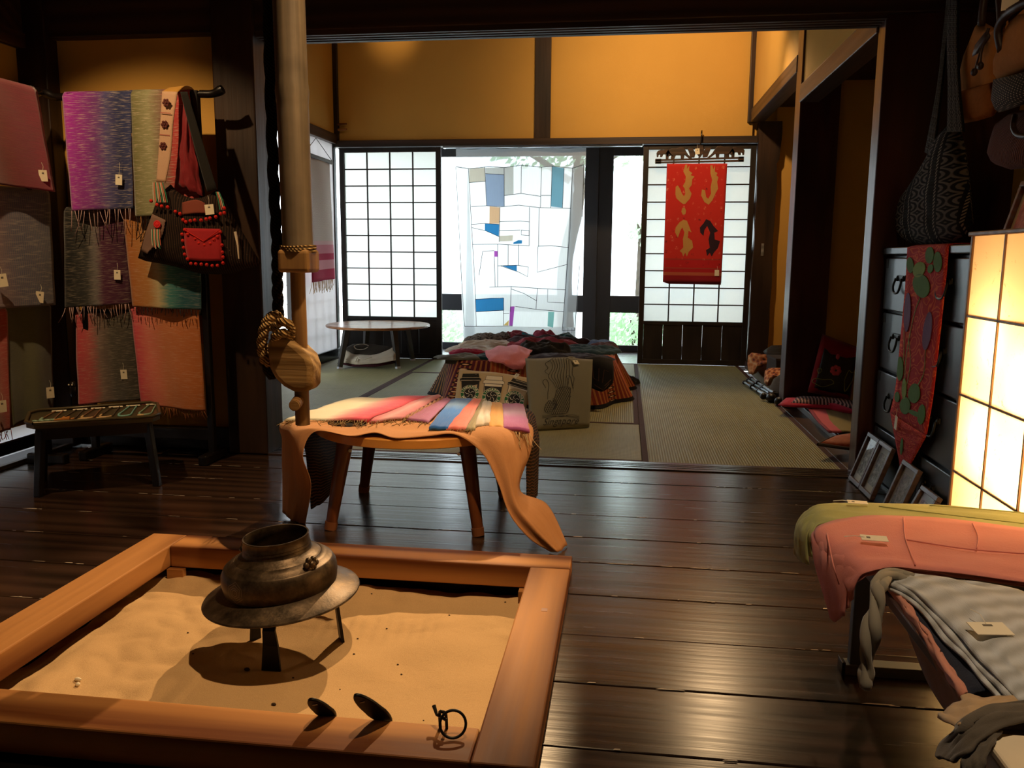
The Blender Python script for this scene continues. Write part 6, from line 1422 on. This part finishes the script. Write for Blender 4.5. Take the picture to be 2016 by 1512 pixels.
add('strap', B().ctrl([[(1.130,3.355,1.885), (1.130,3.314,1.872)], [(1.120,3.337,1.671), (1.120,3.296,1.661)], [(1.100,3.296,1.505), (1.100,3.250,1.496)], [(1.070,3.276,1.289), (1.070,3.188,1.261)]], 4, 22), M['nordic'], nb, smooth='all', solid=.008)
M['tansuede'] = plain('tan felt', '#a8703c', .95, 0, .1, .15, 60); M['tandark'] = plain('brown felt band', '#8a5428', .95, 0, .1, .2, 90); M['leather'] = plain('dark brown leather', '#2e1c12', .5, 0, .4, .2, 40)
n = NM('dark dotted weave'); v_ = n.vor(n.vec('UV', (24, 24, 1)), 1.0, rnd=.1); M['dotted'] = n.base(n.mix(n.ramp(v_, [(.16, (1, 1, 1, 1)), (.24, (0, 0, 0, 1))]), lin('#1d1610'), lin('#a08a70')), .9)
n = NM('brown ribbed yarn'); w = n.wave(n.vec('UV', (1, 1, 1)), 14, 3, 3); n.bump(w, .6, .006); M['brownyarn'] = n.base(n.mix(w, lin('#3a1a14'), lin('#75402e')), .95)
zb = lambda x, y: (1840 + x / 3.15, y / 3.15)
tb1 = thing('hanging_bag', 'tan felt bag with dark toggles hanging at the upper right', 'bag', (1.120,3.044,1.359), 'felt bags on the right wall')
add('bag_body', B().puff([(1.120,3.012,1.672), (1.120,3.052,1.635), (1.120,3.100,1.590), (1.120,3.132,1.523), (1.120,3.158,1.461), (1.120,3.169,1.412), (1.120,3.153,1.381), (1.120,3.091,1.361), (1.120,2.961,1.349), (1.120,2.839,1.345), (1.120,2.822,1.399), (1.120,2.828,1.475), (1.120,2.819,1.547), (1.120,2.800,1.615), (1.120,2.895,1.618)], (-1, -.5, 0), .045, 7, .004, 1, 5), M['tansuede'], tb1, smooth='all')
add('lower_band', B().puff([(1.100,3.083,1.467), (1.090,2.926,1.450), (1.100,2.793,1.439), (1.100,2.770,1.383), (1.100,2.788,1.337), (1.090,2.881,1.337), (1.100,3.036,1.353), (1.100,3.102,1.375), (1.100,3.110,1.411)], (-1, -.5, 0), .040, 6, .004, .5, 6), M['tandark'], tb1, smooth='all')
for a, b2, c_ in (((1.070,2.814,1.598), (1.060,2.830,1.536), (1.060,2.863,1.481)), ((1.070,2.803,1.595), (1.060,2.818,1.534), (1.060,2.820,1.490))):
    add('toggle_cord', B().tube(smooth_path([a, b2, c_], 10), .003, 6), M['leather'], tb1); add('toggle', B().ball(c_, (.010, .012, .012), 10, 7), M['leather'], tb1, smooth='all')
add('flap_leaf', B().puff([(1.070,2.813,1.594), (1.060,2.873,1.562), (1.060,2.890,1.532), (1.060,2.844,1.532), (1.070,2.790,1.570)], (-1, -.4, 0), .01, 4), M['leather'], tb1, smooth='all')
add('handle', B().tube(smooth_path([(1.090,2.920,1.633), (1.090,2.918,1.693), (1.100,2.923,1.754), (1.100,2.842,1.715), (1.090,2.767,1.593)], 18), .012, 8), M['leather'], tb1, smooth='all')
price_tag(tb1, (1.030,2.568,1.600), (-.7, -.7, 0), .045, .032, .0, .02, False)
tb2 = thing('hanging_bag', 'tan bag with a dark dotted band at the right picture edge', 'bag', (1.080,2.611,1.327), 'felt bags on the right wall')
add('bag_body', B().puff([(1.080,2.644,1.581), (1.080,2.692,1.553), (1.080,2.719,1.510), (1.080,2.752,1.474), (1.080,2.743,1.436), (1.080,2.616,1.420), (1.080,2.481,1.409), (1.080,2.426,1.466), (1.080,2.471,1.554), (1.080,2.562,1.592)], (-1, -.5, 0), .05, 7, .004, 1, 7), M['tansuede'], tb2, smooth='all')
add('dotted_band', B().puff([(1.070,2.715,1.431), (1.060,2.568,1.413), (1.070,2.450,1.404), (1.070,2.403,1.361), (1.070,2.428,1.328), (1.060,2.533,1.323), (1.070,2.682,1.329), (1.070,2.721,1.367)], (-1, -.5, 0), .05, 7, .003, 1, 8), M['dotted'], tb2, smooth='all')
add('handle', B().tube(smooth_path([(1.040,2.625,1.489), (1.030,2.636,1.547), (1.030,2.594,1.576), (1.030,2.519,1.579), (1.040,2.470,1.580)], 18), .012, 8), M['leather'], tb2, smooth='all')
tb3 = thing('hanging_bag', 'reddish brown yarn bag under the dotted one at the right edge', 'bag', (1.120,2.686,1.166), 'felt bags on the right wall')
add('bag_body', B().puff([(1.130,2.812,1.322), (1.130,2.844,1.274), (1.130,2.860,1.230), (1.130,2.820,1.196), (1.130,2.711,1.169), (1.130,2.583,1.162), (1.130,2.503,1.194), (1.130,2.512,1.262), (1.130,2.587,1.322), (1.130,2.714,1.339)], (-1, -.5, 0), .06, 7, .006, 1, 9), M['brownyarn'], tb3, smooth='all')
add('handle', B().tube(smooth_path([(1.070,2.573,1.303), (1.060,2.552,1.269), (1.060,2.516,1.242), (1.060,2.441,1.229)], 12), .008, 7), M['leather'], tb3, smooth='all')
rl = thing('hanging_rail', 'dark wooden rail that carries the bags above the chest', 'rail', (1.13, 2.6, 1.72))
add('pole', B().cyl((1.125, 1.2, 1.99), (1.125, 3.565, 1.99), .016, .016, 12), M['leather'], rl, smooth=True)

# ------------------------------------------------------------------ bench with scarves at the right foreground
bn = thing('display_bench', 'grey metal framed bench with a boarded top in the right foreground', 'bench', (.72, 1.4, 0))
M['benchboard'] = wood('dark bench board', '#2a1d16', '#43302a', 1, .8, .45, .1)
for k in range(3): add('top_board', B().box(.47 + k * .17, .47 + k * .17 + .165, 1.03, 1.93, .302, .322), M['benchboard'], bn, bevel=.003)
for y in (1.80, 1.09):
    add('leg', B().box(.512, .556, y - .012, y + .012, .02, .302), M['greymetal'], bn, bevel=.002)
    add('leg', B().box(.90, .944, y - .012, y + .012, .02, .302), M['greymetal'], bn, bevel=.002)
    add('foot_bar', B().box(.500, .96, y - .018, y + .018, 0, .024), M['greymetal'], bn, bevel=.002)
    add('end_cap', B().box(.494, .502, y - .020, y + .020, 0, .030), M['blacklac'], bn, bevel=.002)
    add('cross_bar', B().box(.556, .90, y - .008, y + .008, .16, .185), M['greymetal'], bn, bevel=.002)
add('side_bar', B().box(.525, .545, 1.09, 1.80, .270, .300), M['greymetal'], bn)
def drape(label, rows, mat, nu=20, nv=30, wr=.003, th=.003, seed=0, wf=5, name='scarf', grp='scarves on the bench', cat='scarf'):
    return add(name, B().ctrl(rows, nu, nv, wr, wf, seed), mat, label=label, cat=cat, group=grp, smooth='all', solid=th)
M['lime'] = cloth('yellow green gauze', uw('#a8934c'), .9, 220, .08, .1); M['salmon'] = cloth('salmon gauze', uw('#d87558'), .9, 220, .07, .1)
def layered(label, mat, rows, layers, grp='scarves on the bench'):
    t = thing('folded_scarf', label, 'scarf', rows[2][1], grp)
    for k in range(layers):
        rr = [[V(p) + V((-.0035 * k if i < 2 else 0, .010 * k * (1 if i < 2 else .3), -.005 * k - (.016 * k if i == 0 else 0))) for p in row] for i, row in enumerate(rows)]
        add('fold_layer', B().ctrl(rr, 14, 34, .006, 6, k * 3), mat, t, smooth='all', solid=.0022)
    return t
yg = layered('folded yellow green gauze scarf at the far end of the bench', M['lime'], [
    [(0.418,1.760,0.291), (0.410,1.800,0.284), (0.407,1.860,0.278)], [(0.410,1.760,0.326), (0.406,1.820,0.323), (0.416,1.880,0.320)], [(0.438,1.776,0.345), (0.438,1.840,0.350), (0.455,1.900,0.350)],
    [(0.508,1.749,0.352), (0.531,1.834,0.354), (0.541,1.912,0.354)], [(0.658,1.749,0.352), (0.694,1.852,0.354), (0.708,1.923,0.354)], [(0.808,1.722,0.352), (0.848,1.813,0.354), (0.878,1.882,0.354)], [(0.895,1.699,0.352), (0.935,1.780,0.354), (0.971,1.853,0.354)]], 3)
price_tag(yg, (0.528,1.876,0.362), (0, -.15, 1), .016, .042, 1.5, .03, True, (0, 1, 0))
sm = layered('folded salmon pink gauze scarf lying across the bench', M['salmon'], [
    [(0.427,1.500,0.291), (0.422,1.560,0.255), (0.427,1.640,0.263)], [(0.427,1.490,0.324), (0.407,1.570,0.320), (0.400,1.660,0.328)], [(0.446,1.481,0.352), (0.421,1.566,0.358), (0.412,1.721,0.356)],
    [(0.489,1.489,0.360), (0.497,1.609,0.362), (0.517,1.785,0.362)], [(0.571,1.478,0.360), (0.596,1.601,0.362), (0.644,1.798,0.362)], [(0.688,1.449,0.360), (0.743,1.575,0.362), (0.820,1.751,0.362)], [(0.770,1.431,0.360), (0.830,1.552,0.362), (0.911,1.715,0.362)]], 3)
price_tag(sm, (0.483,1.592,0.374), (0, -.2, 1), .020, .048, 1.52, .03, True, (0, 1, 0))
def crease(parent, mat, lines, z):
    b = B()
    for pts in lines: b.tube(smooth_path(pts, 12), .0014, 5)
    add('crease', b, mat, parent, smooth='all')
crease(sm, M['salmon'], [[(0.594,1.775,0.366), (0.553,1.632,0.367), (0.526,1.492,0.365)], [(0.551,1.626,0.367), (0.646,1.589,0.367), (0.743,1.577,0.367)], [(0.723,1.755,0.366), (0.697,1.661,0.367), (0.667,1.592,0.367)], [(0.412,1.655,0.362), (0.392,1.516,0.350), (0.406,1.520,0.310)]], 0)
crease(yg, M['lime'], [[(0.575,1.879,0.358), (0.699,1.839,0.358), (0.841,1.798,0.358)], [(0.691,1.905,0.358), (0.822,1.888,0.358), (0.898,1.870,0.358)]], 0)
# grey white gauze scarf and its twisted end
n = NM('grey white crinkled gauze'); w = n.wave(n.vec('UV', (1, 1, 1), (0, 0, 0)), 3.4, 1.2, 2, 'BANDS', 'Y'); f = n.noise(n.vec('UV', (140, 40, 1)), 1, 2)
n.bump(n.mix(.4, w, f), .5, .006); M['greygauze'] = n.base(n.mix(w, lin('#a8a8a4'), lin('#c6c9ca')), .9, 0, .2)
gs = thing('folded_scarf', 'folded crinkled grey white gauze scarf near the front of the bench', 'scarf', (.62, 1.2, .33), 'scarves on the bench')
gr = [[(0.470,1.472,0.345), (0.514,1.485,0.350), (0.540,1.460,0.352)], [(0.494,1.397,0.352), (0.558,1.420,0.360), (0.651,1.412,0.360)], [(0.500,1.257,0.354), (0.566,1.299,0.364), (0.662,1.333,0.364)], [(0.502,1.153,0.354), (0.552,1.182,0.366), (0.649,1.245,0.366)], [(0.507,1.078,0.350), (0.548,1.098,0.364), (0.638,1.168,0.364)], [(0.517,1.039,0.345), (0.569,1.075,0.350), (0.643,1.125,0.350)]]
for k in range(3):
    add('fold_layer', B().ctrl([[V(p) + V((-.006 * k, 0, -.0065 * k)) for p in row] for row in gr], 18, 34, .005, 6, k), M['greygauze'], gs, smooth='all', solid=.005)
tw2 = B()
for s_ in range(3):
    pts = []
    for k, p in enumerate(smooth_path([(0.508,1.465,0.352), (0.474,1.459,0.356), (0.438,1.400,0.361), (0.428,1.370,0.328), (0.418,1.360,0.270), (0.417,1.360,0.225), (0.414,1.360,0.195)], 44)):
        a = k * .28 + s_ * 2.1; rr = .012 if k < 24 else .016 - (k - 24) * .0006; pts.append(p + V((math.cos(a), math.sin(a), .3 * math.sin(a))) * rr * .6)
    tw2.tube(pts, [.0075 + .003 * math.sin(k * .5 + s_) * (k > 14) for k in range(44)], 7)
add('twisted_end', tw2, cloth('taupe gauze', '#8d8676', .9), gs, smooth='all')
price_tag(gs, (0.538,1.216,0.370), (0, -.1, 1), .052, .034, .1, .04, True, (0, 1, 0))
M['navy'] = cloth('navy felt', '#1a1f2e', .9, 90, .2); M['pinkedge'] = cloth('pale pink lining', '#cc8a74', .9)
nv = thing('place_mat', 'navy runner with a pink lining under the grey scarf along the bench edge', 'runner', (.50, 1.25, .325), 'scarves on the bench')
nr = [[(0.481,1.478,0.330), (0.517,1.488,0.332), (0.543,1.464,0.332)], [(0.479,1.344,0.330), (0.517,1.364,0.332), (0.559,1.351,0.332)], [(0.471,1.211,0.330), (0.508,1.237,0.332), (0.554,1.228,0.332)], [(0.463,1.095,0.330), (0.493,1.109,0.332), (0.537,1.109,0.332)]]
add('felt', B().ctrl(nr, 10, 36, .004, 8, 1), M['navy'], nv, smooth='all', solid=.005)
add('lining_edge', B().ctrl([[V(r_[0]) + V((-.004, 0, -.008)), V(r_[0]) + V((-.004, 0, .003)), V(r_[0]) + V((.002, 0, .005))] for r_ in nr], 6, 36, .005, 9, 2), M['pinkedge'], nv, smooth='all', solid=.003)
add('lining_fall', B().ctrl([[V(r_[0]) + V((.02, .0, -.040 - .05 * (i == 1 or i == 2))), V(r_[0]) + V((-.004, 0, -.010))] for i, r_ in enumerate(nr)], 6, 30, .003, 6, 3), cloth('tan lining', '#8a5a38', .9), nv, smooth='all', solid=.003)
add('teal_panel', B().ctrl([[(0.525,1.517,0.340), (0.584,1.511,0.340)], [(0.523,1.483,0.340), (0.573,1.481,0.340)]], 6, 4), cloth('teal patch', '#1d4a54'), nv, smooth='all', solid=.003)
# white box with cloths over it
bx = thing('white_box', 'white wooden box in the right foreground corner under grey cloths', 'box', (.65, .78, 0))
wx0, wx1, wy0, wy1, wz = .452, .86, .56, 1.0, .332
add('box_body', B().box(wx0, wx1, wy0, wy1, 0, wz - .014), plain('pale painted wood', '#d8c4a4', .6, 0, .3, .06, 30), bx, bevel=.003)
add('box_lid', B().box(wx0 - .006, wx1 + .006, wy0 - .006, wy1 + .006, wz - .014, wz), plain('pale box lid', '#e2d2b4', .6, 0, .3, .06, 30), bx, bevel=.004)
M['beige'] = cloth('beige gauze', '#b89a74', .9); M['taupe'] = cloth('grey brown jersey', '#5c5449', .9, 120, .2)
drape('beige cloth laid over the near end of the bench', [[(0.421,1.069,0.310), (0.435,1.072,0.325), (0.461,1.087,0.336)], [(0.418,1.004,0.338), (0.445,1.031,0.344), (0.481,1.068,0.344)], [(0.455,1.011,0.344), (0.491,1.042,0.347), (0.526,1.074,0.347)], [(0.519,1.018,0.344), (0.556,1.046,0.347), (0.594,1.076,0.347)]], M['beige'], 14, 22, .006, .003, 1, 6, 'cloth', 'scarves on the bench', 'cloth')
drape('grey brown jersey scarf draped over the white box', [[(0.403,1.020,0.286), (0.407,1.000,0.294), (0.410,0.980,0.303)], [(0.413,1.030,0.299), (0.416,1.000,0.312), (0.418,0.970,0.325)], [(0.418,1.004,0.338), (0.427,0.992,0.338), (0.438,0.981,0.336)], [(0.449,1.020,0.352), (0.458,1.005,0.352), (0.473,0.999,0.345)], [(0.493,1.040,0.354), (0.496,1.021,0.354), (0.507,1.010,0.348)], [(0.573,1.071,0.354), (0.566,1.045,0.354), (0.565,1.030,0.348)]], M['taupe'], 14, 40, .004, .005, 2, 5)
drape('second grey brown scarf end falling down the left of the white box', [[(0.407,0.950,0.285), (0.416,0.950,0.286), (0.423,0.940,0.292)], [(0.413,0.970,0.305), (0.419,0.960,0.312), (0.429,0.950,0.318)], [(0.424,0.985,0.322), (0.433,0.980,0.326), (0.439,0.965,0.334)], [(0.443,0.993,0.338), (0.454,0.993,0.340), (0.466,0.998,0.338)]], M['taupe'], 12, 24, .004, .005, 3, 6)

# ------------------------------------------------------------------ alcove things
n = NM('near black satin'); M['satin'] = n.base(n.mix(n.noise(n.vec('UV'), 12, 3), lin('#14130f'), lin('#26221c')), .55)
M['redcloth'] = cloth('red border cloth', '#8a1420', .8); M['flower'] = cloth('pink embroidery', '#c84a58', .8); M['leafline'] = plain('olive thread', '#8a8a4a', .8)
pw = thing('cushion', 'black cushion with red border and pink lotus embroidery leaning in the alcove', 'cushion', (1.226,5.080,0.082))
A = [V((1.092,5.040,0.124)), V((1.335,5.040,0.076)), V((1.397,5.170,0.383)), V((1.185,5.170,0.461))]
def cus(s, t): return A[0].lerp(A[1], s).lerp(A[3].lerp(A[2], s), t)
ol = [cus(k / 6, 0) for k in range(6)] + [cus(1, k / 6) for k in range(6)] + [cus(1 - k / 6, 1) for k in range(6)] + [cus(0, 1 - k / 6) for k in range(6)]
nn = (A[1] - A[0]).cross(A[3] - A[0]).normalized(); nn = -nn if nn.y > 0 else nn
add('red_border', B().puff(ol, nn, .030, 6, .003), M['redcloth'], pw, smooth='all')
ic = [cus(lerp(.08, .96, a), lerp(.07, .80, b2)) for a, b2 in [(k / 5, 0) for k in range(5)] + [(1, k / 5) for k in range(5)] + [(1 - k / 5, 1) for k in range(5)] + [(0, 1 - k / 5) for k in range(5)]]
add('black_panel', B().puff([p + nn * .014 for p in ic], nn, .020, 6, .002, .2), M['satin'], pw, smooth='all')
fc = cus(.50, .44) + nn * .036; e1 = (A[1] - A[0]).normalized(); e2 = (A[3] - A[0]).normalized(); fb = B()
for q in range(7): a = q * 2 * math.pi / 7; fb.ball(fc + e1 * .020 * math.cos(a) + e2 * .020 * math.sin(a), (.014, .004, .014), 8, 5)
fb.ball(fc + e2 * .085 - e1 * .008, (.012, .004, .017), 8, 5); add('lotus_flower', fb, M['flower'], pw, smooth='all')
lb_ = B()
for sx_, sy_, cx_, cy_, rot in ((.062, .022, -.055, -.085, .15), (.022, .060, .085, -.035, -.1), (.012, .014, -.09, -.02, 0)):
    lb_.tube([cus(.50, .44) + nn * .034 + e1 * (cx_ + sx_ * math.cos(a) * math.cos(rot) - sy_ * math.sin(a) * math.sin(rot)) + e2 * (cy_ + sx_ * math.cos(a) * math.sin(rot) + sy_ * math.sin(a) * (1 + .3 * math.sin(3 * a))) for a in [2 * math.pi * k / 24 for k in range(25)]], .0022, 5, False)
add('leaf_outline', lb_, M['leafline'], pw)
def slab(name, label, cat, pts, d, mat, grp=None, wr=.003, seed=0):
    t = add(name, B().puff(pts, (0, 0, 1), d, 6, wr, 1, seed), mat, label=label, cat=cat, group=grp, smooth='all'); return t
def m_str():
    n = NM('striped dark red cushion'); w = n.wave(n.vec('UV'), 7, 2, 2); return n.base(n.ramp(w, [(.2, '#1d1718'), (.5, '#6a2a2a'), (.8, '#b08a80')]), .8)
lc = thing('cushion', 'flat dark cushion with crimson edge lying at the alcove front', 'cushion', (1.25, 4.95, .045))
lo_ = [(0.900,4.919,0.060), (0.986,5.114,0.075), (1.120,5.023,0.085), (1.274,4.950,0.090), (1.373,4.799,0.090), (1.275,4.630,0.075), (1.191,4.830,0.070), (1.031,4.863,0.065)]
add('crimson_edge', B().puff(lo_, (0, 0, 1), .016, 5, .002), cloth('crimson edge', '#b01c38'), lc, smooth='all')
add('dark_cover', B().puff([V(p) * .82 + (sum((V(q) for q in lo_), V()) / 8) * .18 + V((.025, 0, .012)) for p in lo_], (0, 0, 1), .022, 5, .003), m_str(), lc, smooth='all')
n = NM('pink and olive stripes'); sx = n.sep(n.vec('UV')); M['pkol'] = n.base(n.ramp(sx[0], [(0, '#8a2a3a'), (.08, '#c85a64'), (.35, '#8a7a48'), (.7, '#a08a58'), (.85, '#7a3a3a')], 'CONSTANT'), .85)
add('floor_cloth', B().ctrl([[(1.069,4.909,0.052), (1.202,4.872,0.054), (1.353,4.813,0.052)], [(1.035,4.520,0.052), (1.130,4.460,0.056), (1.286,4.426,0.052)], [(1.028,4.215,0.052), (1.118,4.212,0.056), (1.257,4.194,0.052)]], 14, 14, .003), M['pkol'], label='pink and olive striped cloth spread on the alcove floor', cat='cloth', smooth='all', solid=.008)
oc_ = thing('cushion', 'orange red brocade cushion with dark piping beside the right post', 'cushion', (1.2, 4.0, .045))
cp = [(0.898,3.860,0.065), (0.988,3.972,0.075), (1.116,4.026,0.085), (1.206,3.941,0.080), (1.147,3.809,0.065), (1.045,3.835,0.055)]
add('cover', B().puff(cp, (0, 0, 1), .028, 6, .003, .8), cloth('orange red brocade', '#a8341c', .6, 60, .3, .2, '#c86a30'), oc_, smooth='all')
add('piping', B().tube(smooth_path(list(cp) + [cp[0]], 40), .008, 7, False), M['leather'], oc_, smooth='all')
# bags piled in the far alcove
pl = 'bags piled in the far alcove'
def m_bat():
    n = NM('orange batik'); v = n.vor(n.vec('UV', (9, 9, 1)), 1.0); return n.base(n.ramp(v, [(.15, '#2a1814'), (.3, '#8a3a1c'), (.6, '#c87a3c'), (.9, '#d8b080')]), .85)
M['batik'] = m_bat()
b1 = slab('cloth_bag', 'black cloth bag on top of the pile in the far alcove', 'bag', [(1.061,6.500,0.204), (1.117,6.550,0.231), (1.240,6.600,0.232), (1.372,6.600,0.231), (1.334,6.400,0.191), (1.187,6.400,0.187), (1.069,6.400,0.185)], .035, M['satin'], pl, .006, 1)
b2_ = add('cloth_bag', B().puff([(0.961,6.550,0.165), (0.979,6.500,0.194), (1.076,6.400,0.192), (1.251,6.350,0.194), (1.244,6.300,0.155), (1.098,6.300,0.151), (0.999,6.350,0.104), (0.983,6.400,0.036), (0.964,6.500,0.029), (0.957,6.550,0.093)], (-.5, -.8, .3), .04, 6, .008, 1, 2), M['batik'], label='orange batik cloth bag sagging over the alcove edge', cat='bag', group=pl, smooth='all')
gb = thing('grey_box', 'grey brown box between the batik bags in the far alcove', 'box', (1.15, 6.1, .0))
add('box_body', B().obox((1.17, 6.12, .122), ((1, .1, 0), (-.1, 1, 0), (0, 0, 1)), (.11, .12, .075)), plain('grey brown card', '#4a4240', .8, 0, .2, .1), gb, bevel=.006)
add('box_lid', B().obox((1.17, 6.12, .203), ((1, .1, 0), (-.1, 1, 0), (0, 0, 1)), (.114, .124, .008)), plain('grey brown lid', '#55504c', .8, 0, .2, .1), gb, bevel=.003)
b3 = add('cloth_bag', B().puff([(0.956,5.750,0.076), (0.967,5.800,0.147), (1.005,5.850,0.162), (1.097,5.800,0.171), (1.130,5.700,0.147), (1.117,5.620,0.100), (1.023,5.650,0.127), (0.977,5.660,0.104), (0.966,5.680,0.059)], (-.4, -.8, .4), .05, 6, .006, 1, 3), M['batik'], label='orange and cream batik bag in front of the grey box', cat='bag', group=pl, smooth='all')
b4 = slab('cloth_bag', 'dark grey cloth bundle beside the middle post', 'bag', [(0.952,5.550,0.038), (0.987,5.620,0.096), (1.040,5.650,0.128), (1.111,5.600,0.137), (1.088,5.450,0.038), (0.994,5.450,0.022)], .05, cloth('dark grey bundle', '#3a3836', .9), pl, .006, 4)
# folded camera tripod on the mat
tpd = thing('camera_tripod', 'folded black and silver camera tripod lying on the tatami by the far alcove', 'tripod', (.98, 5.75, 0))
M['silverleg'] = plain('silver tube', '#8d949c', .3, .9); M['blkpl'] = plain('black plastic', '#121214', .4)
for k, (o1, o2) in enumerate((((1463, 752), (1512, 781)), ((1473, 749), (1518, 776)), ((1480, 746), (1524, 772)))):
    pass
for k, (p, q) in enumerate((((0.873,6.103,0.022), (0.942,5.423,0.022)), ((0.909,6.184,0.026), (0.975,5.505,0.026)), ((0.931,6.169,0.040), (0.974,5.452,0.048)))):
    p, q = V(p), V(q); lg = add('leg', B().cyl(p.lerp(q, .06), p.lerp(q, .55), .009, .009, 10), M['silverleg'], tpd, smooth=True)
    add('leg_sleeve', B().cyl(p.lerp(q, .55), q, .013, .013, 10), M['silverleg'], lg, smooth=True)
    add('foot', B().ball(p.lerp(q, .03), (.016, .018, .016), 10, 7), M['blkpl'], lg, smooth='all')
    for f_ in (.30, .56): add('leg_lock', B().cyl(p.lerp(q, f_), p.lerp(q, f_ + .05), .017, .017, 10), M['blkpl'], lg, smooth=True)
h0, h1 = V((0.934,5.433,0.030)), V((0.970,5.246,0.030))
add('head', B().ball(h0.lerp(h1, .3), (.034, .04, .03), 12, 8).ball(h1, (.03, .03, .028), 12, 8).ball(h0 + V((-.03, -.01, 0)), (.024, .022, .022), 10, 7), M['blkpl'], tpd, smooth='all')
add('pan_handle', B().cyl(h0 + V((0, 0, .02)), V((0.994,5.423,0.050)), .008, .006, 8), M['blkpl'], tpd, smooth=True)
